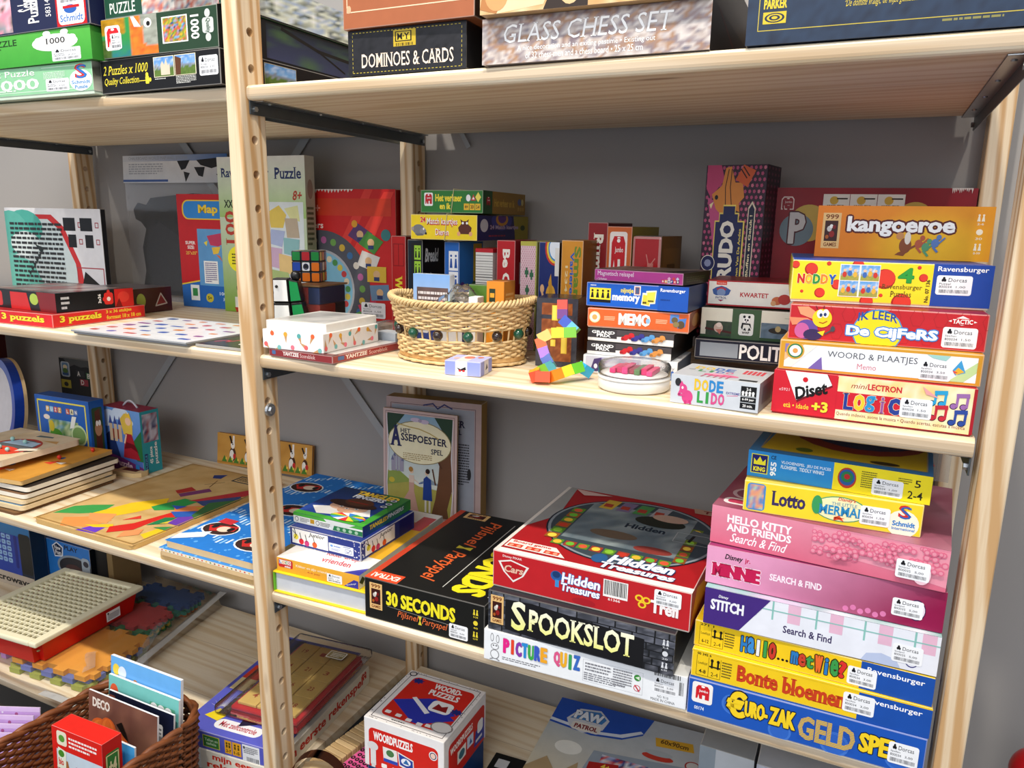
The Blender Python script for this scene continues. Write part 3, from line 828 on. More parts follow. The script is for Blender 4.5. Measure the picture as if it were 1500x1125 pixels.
def a_parrot(F, R, T):
    F.im(.0, .02, .5, .98, 22, 16, parrot_front)
    F.p([(.27, .98), (.3, .98), (.36, .7), (.3, .72)], 'dfe4ea'); F.e(.42, .78, .035, .12, 'e8e6dc'); F.e(.425, .76, .016, .06, K)
    m_jumbo(F, .03, .2, .17, .82, 'd8202a', rim='f4f4f0'); F.st(.08, .22, .18, .62, '2,00', 'Puzzel')
    F.r(.54, .22, .755, .86, 'f0efe8'); F.im(.55, .25, .745, .83, 14, 12, fn_noise(7, ['203c8a', 'e0b020', '2a8f3c', 'd84820', '6ab0e0', '101a10'], 6))
    F.t('1000', .78, .25, .85, .82, W, .03, rot=-90)
    F.rr(.875, .36, .965, .72, 'c8ccc8', .2, 'logo'); F.e(.92, .82, .022, .1, 'c8ccc8', part='logo'); F.e(.92, .26, .022, .1, 'c8ccc8', part='logo'); F.t('Quality', .9, .36, .94, .7, '3a5a3a', .01, rot=-90, part='logo')
    R.r(0, 0, 1, 1, '16181a'); R.im(.02, .3, .16, .93, 8, 8, fn_noise(6, ['203c8a', 'e0b020', 'd84820', 'b02020'], 6)); R.fr(.02, .3, .16, .93, .012, 'd8d4c8')
    R.im(.22, .06, .98, .94, 24, 10, lambda u, v: mix(mix('39405e', '1c2430', v), '4a6a3a', max(0, noise.noise(Vector((u * 5, v * 4, 9))))))
    R.l([(.3, .9), (.5, .6), (.7, .55), (.86, .3)], .09, '14120f'); R.l([(.5, .6), (.62, .3), (.66, .2)], .05, '14120f')
    R.e(.93, .55, .045, .3, 'd4c8a8'); R.p([(.84, .6), (.93, .95), (1, .95), (.96, .55)], 'b02618')
gbox('puzzle_box', 'dark green jigsaw box with orange and green parrots, beside the middle post', 'puzzle box', fit('parrots'), {'F': '26402c', 'R': '16181a', 'T': '26402c'}, art=a_parrot)
def a_darkg(F, R, T):
    F.t('PUZZLE', .05, .12, .28, .42, 'dfe6dc', .01); F.im(.34, .0, .98, .95, 26, 10, fn_noise(11, ['d8c8a8', '8a98b0', 'c05a40', 'e8e4d8', '5a6a7a', 'd8a040'], 8))
    R.r(0, 0, 1, 1, '131513'); R.im(.06, .04, .8, 1, 30, 12, fn_noise(14, ['f0f2f0', '8fa6c8', 'e4ead8', '3c4a40', 'cfd8e4'], 3)); R.rr(.85, .3, .92, .9, 'd8e070', .1); R.r(.02, .5, .05, 1, RED)
    R.dash(.83, .1, .97, .25, 2, 'd8d8d8')
x, y, r, w, d, h, z = FIT['parrots']
gbox('puzzle_box', 'dark green jigsaw box with a crowded pale painting, above the parrot box', 'puzzle box', (x + .004, y + .004, r, w, d, .045, z + h + .0005), {'F': '1f4a36', 'R': '131513', 'T': '1f4a36'}, art=a_darkg)
zt = z + h + .046
t = thing('paper_sheet', 'blank white sheet of paper hanging over the edge of the topmost jigsaw box', 'paper', (-.115, -.02, zt - .0275))
bm = bmesh.new(); bx(bm, 0, 0, 0, .086, .0008, .05); bx(bm, 0, 0, .0275, .086, .12, .0283)
solid('paper', bm, 'f4f4f2', t, 'matte_card')

for x0, w_, lab in ((.04, .77, 'long brown carton lying flat behind the chess boxes at the back of the top shelf'), (-.84, .80, 'long brown carton lying flat behind the jigsaw boxes at the back of the top shelf')):
    gbox('blocker', lab, 'box', (x0, .379, 0, w_, .042, .10, ZA), {'F': '7a6248'})  # unseen filler added to stop spot light leaking past the shelf onto the wall
def a_dom(F, R, T):
    F.im(0, 0, 1, 1, 30, 12, fn_noise(40, ['17171a', '25252a', '101013'], 2))
    n = 30
    for i in range(n):
        for v in (.06, .94): F.r(.04 + .93 * i / n, v - .008, .04 + .93 * (i + .55) / n, v + .008, 'b5a23c')
    for i in range(9):
        for u in (.04, .965): F.r(u - .002, .06 + .88 * i / 9, u + .002, .06 + .88 * (i + .55) / 9, 'b5a23c')
    F.r(.4, .58, .59, .93, 'c2a52a', 'logo'); F.r(.415, .68, .555, .9, '211d10', 'logo'); F.r(.425, .7, .545, .88, 'd4b838', 'logo'); F.t('M·Y', .43, .72, .54, .86, '1a1710', .03, serif=True, part='logo')
    F.bar(.42, .59, .57, .65, 9, '4a3d10', 'logo')
    F.t('DOMINOES & CARDS', .12, .16, .9, .47, 'f0dfca', .005, serif=True, out='7a4a30', ow=.01)
gbox('game_box', 'black leather-look games box with dashed gold border, under the tan brown box', 'game box', fit('dominoes'), '1a1a1d', art=a_dom, edge=.1)
def a_nova(F, R, T):
    F.fr(.035, .3, .965, 1.3, .02, 'e9c9a8'); 
    for i, ch in enumerate('CARTA'):
        F.r(.12 + .032 * i, .55, .148 + .032 * i, .8, 'efe4d8' if i % 2 == 0 else '5a2c18', 'logo'); F.t(ch, .124 + .032 * i, .6, .144 + .032 * i, .76, '5a2c18' if i % 2 == 0 else 'efe4d8', .02, serif=True, part='logo')
    F.t('NOVA', .13, .84, .27, .99, 'efe4d8', .01, serif=True, part='logo'); F.t('Spel van de eeuw', .38, .62, .84, .95, 'f0d8c0', .0, shear=.35)
    for u in (.05, .94): F.e(u, .35, .018, .07, 'd9a884')
gbox('game_box', 'tan brown games box with thin pale border, stacked on the black leather-look box', 'game box', fit('novacarta'), {'F': 'a45f3d', 'R': '2c1a14', 'T': 'a45f3d'}, art=a_nova, edge=.2)
marble = fn_noise(5, ['6f6a78', 'b9a9a0', 'd8cfc8', '8a7b80', 'a9805e', 'cfc4c0', '7a6a72'], 9, sx=2.2)
def a_glass(F, R, T):
    F.im(0, 0, 1, 1, 60, 16, marble)
    F.t('GLASS CHESS SET', .105, .44, .845, .84, 'f7f5f2', .0, shear=.16, serif=True, out='5a5258', ow=.008)
    F.t('A nice decoration and an exiting pastime • Existing out', .17, .23, .78, .37, 'f7f5f2'); F.t('of 32 chess-men and a chess board • 25 x 25 cm', .21, .08, .73, .22, 'f7f5f2')
    R.r(0, 0, 1, 1, '1d1a1b'); R.l([(0.1, 1), (.6, .2)], .06, '5a1f1c')
gbox('chess_box', 'grey marbled chess set box with large white lettering, resting on the top shelf', 'game box', fit('glasschess'), {'F': 'a89c98', 'R': '1d1a1b', 'T': 'a89c98'}, art=a_glass)
def a_woodc(F, R, T):
    F.im(0, 0, 1, 1, 30, 8, fn_noise(3, ['e0bf8c', 'c99a62', 'efd8ac'], 3, sx=3))
    F.p([(0.08, 0), (.2, 1), (.4, 1), (.3, .1)], 'e8cfa0'); F.p([(.0, .1), (.08, .0), (.14, .6), (.02, .6)], 'b47844'); F.p([(.3, .0), (.5, 0), (.5, .6), (.36, .6)], '2c1c12')
    F.e(.42, .5, .06, .45, 'dab888'); F.e(.08, .35, .055, .3, 'd89a62'); F.e(.75, .5, .07, .5, 'c8975c')
    F.t('HOUTEN SCHAAKSPEL', .05, .35, .9, .75, 'f6f2ea', .04, out='2a1a10', ow=.03)
gbox('chess_box', 'light wood-coloured chess box with round pieces pictured, on top of the marbled chess box', 'game box', fit('woodchess', w=.232, r=.03), {'F': 'd6ae78', 'R': '241a14', 'T': 'd6ae78'}, art=a_woodc)
def a_triv(F, R, T):
    F.im(0, 0, 1, 1, 40, 14, fn_noise(30, ['16263e', '20344e', '101d33'], 4))
    F.l([(.045, 1.2), (.045, .13), (.965, .13), (.965, 1.2)], .008, 'c2ad3e')
    F.r(.062, .19, .15, .3, 'd9bd28', 'logo')
    for k in (.9, .7, .5, .28): F.e(.106, .245, .042 * k, .05 * k, '16263e' if k in (.9, .5) else 'd9bd28', part='logo')
    F.t('PARKER', .062, .33, .15, .42, 'e4c72e', .05, part='logo'); F.dash(.075, .45, .14, .48, 1, 'c2ad3e')
    F.l([(.38 + .01 * i, .5 + .05 * sin(i * .55)) for i in range(24)], .02, 'd2bb45'); F.e(.49, .56, .02, .07, 'd2bb45'); F.e(.49, .56, .014, .05, '1a2a44')
    F.e(.385, .47, .014, .04, 'd2bb45'); F.e(.61, .47, .014, .04, 'd2bb45')
    F.t('"De domste vraagt, de wijze glimlacht."', .36, .27, .62, .36, 'd2bb45', shear=.2, serif=True)
    F.t('HORN ABBOT', .84, .4, .95, .47, 'd9bd28', .02, serif=True, part='logo'); F.t('INTERNATIONAL', .84, .34, .95, .38, 'd9bd28', part='logo'); F.r(.865, .5, .878, .7, 'd9bd28', 'logo'); F.r(.91, .5, .923, .7, 'd9bd28', 'logo')
    F.dash(.7, .08, .95, .12, 1, '8a8448')
gbox('game_box', 'large dark blue quiz box with gold border on the top shelf', 'game box', fit('triviant', w=.225), '1a2a44', art=a_triv, edge=.1)

# ================================================================ middle shelf, near stack (bottom to top)
def a_diset(F, R, T):
    F.g(.34, 0, 1, 1, 'f2dda4', 'f6e6b8'); F.im(.34, 0, 1, 1, 26, 6, fn_noise(5, ['f6e2a8', 'f3d890', 'f8ecc8', 'ecca7c'], 6))
    F.r(0, 0, .335, 1, 'cf1f30')
    F.p([(.075, 1), (.285, 1), (.315, .72), (.135, .28)], '7a1420'); F.p([(.06, 1), (.28, 1), (.31, .76), (.13, .33)], 'f6f6f4')
    F.t('Diset', .12, .44, .29, .74, '141414', .05, rot=9, part='logo', slope=.35); F.e(.17, .83, .014, .06, 'd01828', part='logo')
    F.t('e5921', .035, .52, .09, .59, 'f4c8cc'); F.t('età • idade', .065, .13, .2, .25, 'f5cf3a', .01); F.t('+3', .215, .1, .3, .35, 'f7d93a', .06, out='a8481c', ow=.03)
    F.r(.34, .22, .68, .64, 'cf1f30')
    F.t('mini', .41, .75, .485, .86, 'a8452c', shear=.3); F.t('LECTRON', .49, .74, .655, .88, 'cc2030', .04, part='logo')
    F.mt('Logic', .37, .24, .655, .62, ['233a8f', 'f0c830', '2f8fc8', '9a5a9a', '2a3f90'], out='f3e4b8', ow=.02, bold=.04, serif=True, gap=.02)
    F.t('Quando indovini, suona la musica • Quando acertas, escutas a música', .345, .08, .965, .17, '8a2a28')
    for a, b, c in ((.8, .72, '2a9fd0'), (.9, .7, '9a6aa8'), (.81, .4, 'c42a38'), (.9, .34, '2c4a9a')):
        for q in (0, .045): F.e(a + q, b - .12, .018, .07, '1a1a30'); F.e(a + q, b - .12, .014, .055, c); F.l([(a + q + .014, b - .12), (a + q + .016, b + .12)], .05, c)
        F.l([(a + .014, b + .12), (a + .063, b + .14)], .09, c)
    F.p([(.75, .95), (.77, .78), (.83, .72)], 'e8a0a0'); F.st(.655, .22, .805, .66)
    F.r(.985, 0, 1, 1, 'a81a28')
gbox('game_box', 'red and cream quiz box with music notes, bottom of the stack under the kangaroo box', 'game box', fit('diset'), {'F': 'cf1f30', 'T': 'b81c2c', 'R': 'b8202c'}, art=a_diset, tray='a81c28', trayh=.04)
def a_woord(F, R, T):
    F.r(.03, .1, .975, .88, 'eef1f4')
    F.p([(.03, .88), (.13, .88), (.03, .3)], 'e8b88a'); F.p([(.13, .88), (.2, .88), (.07, .1), (.03, .1), (.03, .3)], 'f3e8dc'); F.p([(.16, .1), (.225, .52), (.235, .1)], '7a62a8'); F.p([(.03, .88), (.05, .88), (.05, .6), (.03, .6)], '8a78b0')
    F.p([(.85, .1), (.975, .75), (.975, .42), (.92, .1)], 'bfd89a'); F.p([(.74, .88), (.85, .88), (.83, .72), (.77, .78)], '9fd0c8')
    F.e(.085, .66, .048, None, 'd8a030'); F.e(.085, .66, .04, None, '2f7a4a'); F.e(.085, .66, .032, None, 'f4f4ee'); F.e(.085, .66, .014, None, 'e09a50')
    F.t('WOORD & PLAATJES', .255, .48, .70, .74, '55565c'); F.t('Memo', .41, .22, .505, .4, 'd07a86')
    F.p([(.865, .45), (.9, .78), (.925, .4), (.88, .3)], '3f9ad0'); F.p([(.872, .4), (.89, .55), (.92, .42), (.885, .32)], 'e8b030'); F.p([(.865, .45), (.875, .35), (.89, .4)], 'd84a40')
    F.st(.708, .08, .86, .7, '3,50')
gbox('game_box', 'ochre-edged white word card box, between the bee box and the music note box', 'game box', fit('woord'), 'd69a2c', art=a_woord)
def a_cijf(F, R, T):
    for i in range(9):
        for j in range(2):
            a, b = .03 + i * .115 + j * .055, .3 + j * .5
            F.l([(a + .035 * cos(rad(60 * k)), b + .24 * sin(rad(60 * k))) for k in range(7)], .012, 'b0242a')
    F.p([(.04, .93), (.1, .95), (.17, .72), (.14, .58), (.06, .72)], 'ef9a70'); F.p([(.0, .62), (.1, .62), (.14, .5), (.02, .4)], 'eb8a64')
    F.e(.1, .3, .06, .28, '6a4a96'); F.e(.075, .26, .04, .22, 'c8609a'); F.e(.135, .16, .05, .16, '3a2a56'); F.e(.178, .64, .052, .26, 'f3d022'); F.e(.165, .76, .017, .12, W); F.e(.195, .78, .017, .12, W); F.e(.17, .73, .008, .05, '2a3a6a'); F.e(.192, .75, .008, .05, '2a3a6a')
    F.l([(.165, .52), (.185, .5), (.205, .56)], .03, 'b85a1a'); F.p([(.16, .24), (.2, .3), (.19, .14)], 'f0d028'); F.l([(.2, .2), (.235, .32)], .04, '4a4a50'); F.e(.24, .36, .012, .08, '4a4a50'); F.l([(.15, .88), (.14, .98)], .015, '3a2a2a'); F.l([(.18, .9), (.185, .99)], .015, '3a2a2a')
    F.e(.47, .36, .128, .62, '4a92c8'); F.e(.47, .36, .122, .58, 'f4d720')
    F.t('IK LEER', .365, .62, .565, .86, '2d4f9a', .02, arc=.35); F.t('De CijFeRS', .31, .14, .77, .5, 'f4f7fb', .09, out='2f7fcc', ow=.12)
    F.p([(.81, .78), (.875, .93), (.945, .78), (.875, .68)], 'f0eeea'); F.rr(.825, .7, .93, .86, RED, .1); F.t('TACTIC', .83, .72, .925, .84, 'f6f2ee', .04, serif=True, part='logo')
    F.st(.79, .07, .955, .62)
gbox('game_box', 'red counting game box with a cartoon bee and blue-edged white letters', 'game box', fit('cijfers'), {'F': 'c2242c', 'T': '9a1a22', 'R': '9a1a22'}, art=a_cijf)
def a_noddy(F, R, T):
    F.r(.715, 0, 1, 1, '2448a0')
    for a, b, q in ((.015, .88, .022), (.1, .78, .035), (.19, .93, .012), (.34, .92, .03), (.24, .42, .028), (.155, .2, .028), (.06, .22, .009), (.48, .6, .055), (.645, .9, .01), (.67, .66, .022), (.575, .04, .05), (.4, .04, .035), (.47, .2, .01)):
        F.e(a, b, q, None, 'a8281c', 18); F.e(a + q * .08, b + q * .3, q * .88, None, 'd83c2c', 18)
    F.mt('NODDY', .03, .42, .235, .66, ['c8281e', 'e8a028', '2f8f3c', 'e8862a', '2a58b0'], out='f8f4e8', ow=.02, bold=.07, gap=.06)
    F.r(.25, .13, .455, .93, 'f2efdc')
    for i, (a, b) in enumerate(((.255, .54), (.358, .54), (.255, .15), (.358, .15))):
        F.im(a, b, a + .094, b + .37, 10, 8, fn_scene(i * 5 + 2, sky=('a8d0ea', '5a9ad8'), land=('6aa040', 'c8a050'), hz=.4))
        for q in range(3): F.e(a + .02 + .027 * q, b + .14 + .03 * (q % 2), .011, .07, ['c83a2c', '3f6ab0', 'e0b040'][(q + i) % 3]); F.e(a + .02 + .027 * q, b + .24 + .03 * (q % 2), .008, .035, 'e8c0a0')
    F.t('4', .545, .52, .625, .88, '2f9a3c', .07, out='1c5a24', ow=.01); F.t('Ravensburger', .47, .34, .67, .48, '5a4a1a', serif=True, part='logo'); F.t('Puzzles', .515, .18, .62, .32, '5a4a1a', serif=True, part='logo')
    F.t('No. 07 136', .685, .08, .705, .62, '3a3418', .02, rot=90)
    ravens(F, .735, .8, .975, .95); F.st(.735, .28, .905, .74, '1,00', 'Puzzel')
gbox('puzzle_box', 'yellow and blue puzzle box with red dots, right under the kangaroo box', 'puzzle box', fit('noddy'), {'F': 'f3da2a', 'R': '2448a0', 'T': '2c50a8'}, art=a_noddy, tray='e8e2d0', trayh=.05)
def a_kang(F, R, T):
    F.im(0, 0, 1, 1, 16, 6, lambda u, v: mix(mix('e07a1c', 'e8961e', u), 'f0b81e', max(0, 1 - ((u - .65) ** 2 * 7 + (v - .25) ** 2 * 2))))
    m_999(F, .035, .17, .145, .86)
    F.t('kangoeroe', .185, .42, .80, .8, 'fbf7ee', .06, out='5a1a14', ow=.14)
    # hopping kangaroos
    F.e(.535, .26, .035, .15, '8a4a26'); F.e(.545, .4, .018, .12, 'e8dcc8'); F.e(.5, .44, .022, .07, 'c88a50'); F.p([(.5, .13), (.48, .08), (.53, .06), (.56, .2)], '8a4a26'); F.l([(.56, .2), (.61, .3)], .04, '8a4a26')
    for a, b, c in ((.61, .3, 'b85a3a'), (.65, .24, '5a9a6a'), (.7, .32, '5a7ab0')):
        F.e(a, b, .022, .08, c); F.e(a + .018, b + .11, .014, .05, c); F.l([(a + .02, b), (a + .05, b + .1)], .03, c); F.l([(a - .01, b - .07), (a + .015, b - .16)], .04, c)
    m_icons(F, .93, .1, .9, .045, 'f8e8c8')
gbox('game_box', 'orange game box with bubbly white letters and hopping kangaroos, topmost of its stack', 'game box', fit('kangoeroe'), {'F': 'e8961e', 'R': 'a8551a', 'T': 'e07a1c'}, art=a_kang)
def a_party(F, R, T):
    F.im(0, 0, 1, 1, 12, 8, fn_noise(3, ['7a0f1a', '8f1420', '6a0c16'], 3))
    m_jumbo(F, .04, .86, .125, .96, 'e8d8d0', 'e0c8c0'); m_jumbo(F, .046, .868, .119, .952, '8f1420', 'e0c8c0')
    F.e(.2, .8, .10, None, 'c2a24a', 30); F.e(.72, .83, .09, None, 'c2a24a', 30); F.e(.72, .82, .078, None, '7a0f1a', 30)
    F.e(.14, .76, .088, None, '6d7f88', 30); F.t('P', .1, .68, .185, .86, 'c8c4c2', .05, out='4a1018', ow=.05)
    for i in range(3):
        a = .265 + .135 * i; F.r(a, .85, a + .132, .965, 'e6e2d6', 'price_sticker'); F.e(a + .055, .93, .022, None, 'd0a83a', 14, 'price_sticker'); F.t('SPEELTIJD', a + .02, .875, a + .11, .905, '2a2418', .01, serif=True, part='price_sticker'); F.l([(a + .07, .94), (a + .12, .94)], .008, '2a2418', 'price_sticker')
    for i in range(12): F.p([(.88 + .008 * i, 1), (.884 + .008 * i, .97 + random.uniform(0, .02)), (.888 + .008 * i, 1)], 'd8ccc4')
gbox('game_box', 'wide dark red game box with grey letter disc, against the wall behind the kangaroo box', 'game box', fit('party'), {'F': '7a0f1a', 'T': 'a08880', 'R': '5a0c14'}, art=a_party)
def a_peru(F, R, T):
    F.im(0, 0, 1, 1, 4, 4, fn_noise(2, ['2c1a28', '3a1f34'], 3))
    for i in range(13):
        for j in range(34):
            F.e((i + .5 + .5 * (j % 2)) / 13.5, (j + .5) / 34, .026, .0105, 'a8466a' if (i + j) % 5 else 'c06a80', 5)
    Q = F.p; QL = F.l; QE = F.e; k = lambda v: 1 - (1 - v) * .735
    F.p = lambda P, c, part=None: Q([(u, k(v) if v > 0 else v) for u, v in P], c, part)
    F.l = lambda P, w, c, part=None: QL([(u, k(v)) for u, v in P], w, c, part)
    F.p([(.02, 1), (.25, 1), (.32, .9), (.1, .78), (.02, .84)], 'b8406a'); F.p([(.05, .78), (.45, .7), (.6, .5), (.2, .42)], 'b84a78')
    F.p([(.12, .8), (.28, .86), (.33, .98), (.42, .99), (.5, .88), (.62, .88), (.66, .78), (.58, .74), (.6, .68), (.48, .7), (.4, .62), (.3, .66), (.2, .7)], 'cf8238')
    F.p([(.5, .9), (.62, 1), (.82, .96), (.7, .85)], 'c8582c'); F.e(.2, k(.78), .028, .012, K); F.p([(.09, .73), (.16, .75), (.12, .7)], 'e6d6a0')
    F.l([(.38, .97), (.34, .85), (.36, .72)], .004, '2a1408'); F.l([(.43, .97), (.42, .85), (.46, .72)], .004, '2a1408'); F.l([(.58, .97), (.68, .91)], .006, '2a1408'); F.l([(.62, .985), (.72, .925)], .006, '2a1408')
    P = [(.2, 0), (.2, .62), (.27, .62), (.27, .675), (.33, .675), (.33, .73), (.54, .73), (.54, .675), (.6, .675), (.6, .62), (.7, .62), (.7, 0)]
    F.p(P, 'e0c860'); F.p([(.4 + (a - .4) * .92, b * .985) for a, b in P], '1f2450')
    F.t('PERUDO', .3, .31, .54, .72, 'e6dfd0', .08, rot=90); F.t('Het Spel Met Dobbelstenen Van De Andes', .61, .12, .665, .68, 'e0c860', .02, rot=90)
    F.p([(.74, 0), (.74, .71), (.8, .755), (.86, .71), (.86, 0)], 'd8c8b0'); F.p([(.755, 0), (.755, .70), (.8, .735), (.845, .70), (.845, 0)], '1a2038'); F.t('Gokken, Bluffen en Geluk !', .775, .27, .825, .75, 'e6d8b0', .02, rot=90)
    F.e(.13, .5, .12, .042, 'e0d8c8'); F.e(.13, .5, .11, .038, '1f2450'); F.e(.13, .5, .06, .02, '8a90b0', 8)
    R.r(0, 0, 1, 1, '241823')
    for j in range(34):
        for i in range(4): R.e((i + .5) / 4.2, (j + .5) / 34, .06, .009, '6a3048', 5)
gbox('game_box', 'tall upright box with pink dot pattern, orange bird and a sideways navy tower of letters', 'game box', fit('perudo'), {'F': '3a1f34', 'R': '241823', 'T': '6a5a58'}, art=a_peru)
def a_pol(F, R, T):
    F.r(.06, .12, .475, .84, '8f98a2'); F.t('POLITI', .49, .1, .97, .86, 'f0f0ee', .03)
gbox('game_box', 'navy game box with condensed white capitals and a grey panel, under the panda box', 'game box', fit('politi', r=.04), {'F': '16182c', 'R': '101222', 'T': '16182c'}, art=a_pol, tray='0c0d18')
def a_wwf(F, R, T):
    F.r(0, 0, 1, .1, '2c4a2a'); F.im(.06, .08, .345, .56, 10, 6, fn_noise(5, ['1e2a22', '3a4a36', '26302c'], 4)); F.l([(.06, .3), (.34, .2)], .07, '4a1c18'); F.e(.2, .34, .05, .16, 'c8b0a0'); F.e(.205, .44, .03, .08, 'e0d0c4'); F.p([(.17, .28), (.24, .3), (.22, .12)], 'b86a5a')
    F.r(.345, 0, .655, 1, '3f5c3c'); F.rr(.42, .14, .58, .86, 'e8ebe4', .16, 'logo')
    # panda mark
    k = 'logo'
    F.e(.5, .66, .033, .1, 'fdfdfb', part=k); F.e(.475, .76, .014, .045, K, part=k); F.e(.528, .76, .014, .045, K, part=k); F.e(.488, .66, .01, .035, K, part=k); F.e(.514, .65, .01, .035, K, part=k); F.e(.5, .59, .008, .02, K, part=k)
    F.p([(.455, .56), (.545, .54), (.56, .36), (.53, .5), (.47, .5), (.462, .32), (.445, .4)], K, k); F.p([(.47, .32), (.49, .4), (.505, .3)], K, k); F.p([(.52, .3), (.535, .42), (.555, .32)], K, k); F.t('WWF', .46, .19, .54, .27, K, .05, part=k)
    F.im(.66, .1, 1, .6, 8, 6, fn_noise(5, ['4a6070', '6a8090', '3a4c58'], 7)); F.e(.84, .36, .1, .1, '2a2620'); F.e(.84, .42, .03, .1, 'b0a070')
    F.l([(.9, .78), (1, .78)], .01, '8a9a6a')
gbox('game_box', 'cream and green box with a black and white panda emblem, under the white quartet box', 'game box', fit('wwf', r=.04), {'F': 'e4e2d0', 'R': '3a4a36', 'T': '2c3a2a'}, art=a_wwf)
def a_kwart(F, R, T):
    F.r(.0, 0, .012, 1, 'a81c26'); F.r(0, 0, 1, .06, 'a81c26'); F.r(0, .95, 1, 1, 'a81c26'); F.r(.1, .82, .22, .97, 'e0452c', 'logo'); F.t('Nickelodeon', .112, .86, .21, .92, 'f8e0d8', part='logo')
    F.p([(.055, .62), (.1, .72), (.16, .78), (.22, .72), (.27, .62), (.25, .45), (.22, .4), (.2, .25), (.16, .16), (.12, .25), (.1, .4), (.07, .45)], '3a5a9a', 'logo')
    F.p([(.1, .66), (.16, .74), (.22, .66), (.2, .58), (.12, .58)], 'b82c34', 'logo'); F.e(.16, .52, .05, .15, '7a90b8', part='logo'); F.rr(.09, .24, .235, .4, 'e8e4dc', .2, 'logo'); F.t('PATROL', .1, .27, .225, .36, '3a4a7a', .03, part='logo'); F.p([(.13, .22), (.16, .17), (.19, .22)], 'b82c34', 'logo')
    F.t('KWARTET', .38, .38, .70, .56, 'b8202c', .03); F.e(.8, .3, .06, .16, 'c86a40'); F.e(.88, .36, .07, .2, 'b83a34'); F.e(.76, .2, .03, .1, 'd8a070')
gbox('game_box', 'white card game box with red edges, on top of the panda emblem box', 'game box', fit('kwartet', r=.04), {'F': 'ece8de', 'R': '7a1a20', 'T': '7a1a20'}, art=a_kwart, edge=.0)
def a_dode(F, R, T):
    F.im(0, 0, 1, 1, 8, 4, fn_noise(3, ['c4c8ce', 'd2d6da'], 2))
    F.e(.2, .25, .065, .24, 'd94a86'); F.e(.15, .52, .045, .17, 'd94a86'); F.l([(.12, .45), (.1, .3), (.16, .3)], .09, 'd94a86'); F.e(.085, .74, .035, .14, '2a2a2e'); F.p([(.1, .62), (.13, .8), (.16, .62)], 'd94a86'); F.l([(.18, .1), (.18, .02)], .08, 'c83a76'); F.l([(.23, .12), (.24, .03)], .08, 'c83a76'); F.e(.14, .56, .012, .05, W)
    F.mt('DODE', .27, .52, .61, .92, ['eec12e', 'eec12e', '2f86c8', '2f86c8'], out='8a9098', ow=.01, bold=.05); F.mt('LIDO', .31, .1, .63, .5, ['3a9a48', '3a9a48', 'd8508a', 'd8508a'], out='8a9098', ow=.01, bold=.05)
    F.t('EXTREME', .64, .52, .79, .6, '5a5a98', .02); F.l([(.65, .46), (.77, .5)], .02, 'd8508a')
    F.r(.8, .1, .97, .86, K); F.r(.8, .5, .97, .52, 'c8ccd0'); F.r(.8, .3, .97, .32, 'c8ccd0')
    for i in range(4): F.e(.825 + .037 * i, .64, .014, .06, W); F.p([(.81 + .037 * i, .54), (.84 + .037 * i, .54), (.825 + .037 * i, .66)], W)
    F.t('2-6', .86, .72, .91, .82, W, .02); F.t('6-99 jaar', .82, .36, .95, .46, W, .02); F.t('20 min.', .83, .15, .94, .25, W, .02)
    T.mt('DODE', .12, .6, .6, .82, ['d8b84a', 'd8b84a', '4a6ab0', '4a6ab0'], bold=.05); T.mt('LIDO', .2, .42, .62, .58, ['4a8a58', '4a8a58', '5a6ab0', 'c86a90'], bold=.05)
    T.e(.52, .26, .2, .1, 'd86a90'); T.e(.45, .32, .08, .06, 'e8a0b8')
    for i in range(5): T.l([(.35 + .07 * i, .25), (.33 + .07 * i, .05)], .02, 'b84a70')
    for i in range(5): T.r(.7 + .05 * i, .55, .735 + .05 * i, .85, 'c8404a')
    T.r(.75, .06, .95, .16, K); T.dash(.08, .5, .2, .56, 1, '5a5a60')
    R.r(0, 0, 1, 1, '8a8e92'); R.rr(.2, .2, .8, .8, '6a7076', .1)
gbox('game_box', 'small silver game box with a pink animal and rainbow-coloured letters at the shelf edge', 'game box', fit('dode'), {'F': 'cbcfd4', 'R': '8a8e92', 'T': 'b8bcc0'}, art=a_dode)

# ---- stack of small boxes behind the round tin (bottom to top)
def a_m1(F, R, T):
    F.rr(.03, .1, .62, .95, 'c8c8d4', .1); F.p([(.08, .1), (.12, .8), (.2, .9), (.2, .3), (.16, .1)], '4a3a6a'); F.e(.14, .4, .02, .14, 'e0e0e8'); F.im(.2, .2, .6, .9, 8, 4, fn_noise(4, ['3a5a9a', '8a7ab0', 'c8c8d4', '4a8a9a'], 4))
    F.rr(.84, -.6, .98, .36, '3a80c0', .2); F.t('Hobby', .8, .5, .97, .72, '8a8a92'); F.mt('A2S', .85, .02, .97, .5, ['c83a8a', '3a9a4a', '3a6ac0'], bold=.06)
gbox('game_box', 'white box with blue and purple picture, lowest of the stack behind the round tin', 'game box', fit('m1white', h=.0225, d=.087), {'F': 'e6e8ec', 'R': '4a5a72', 'T': 'd8dce0'}, art=a_m1)
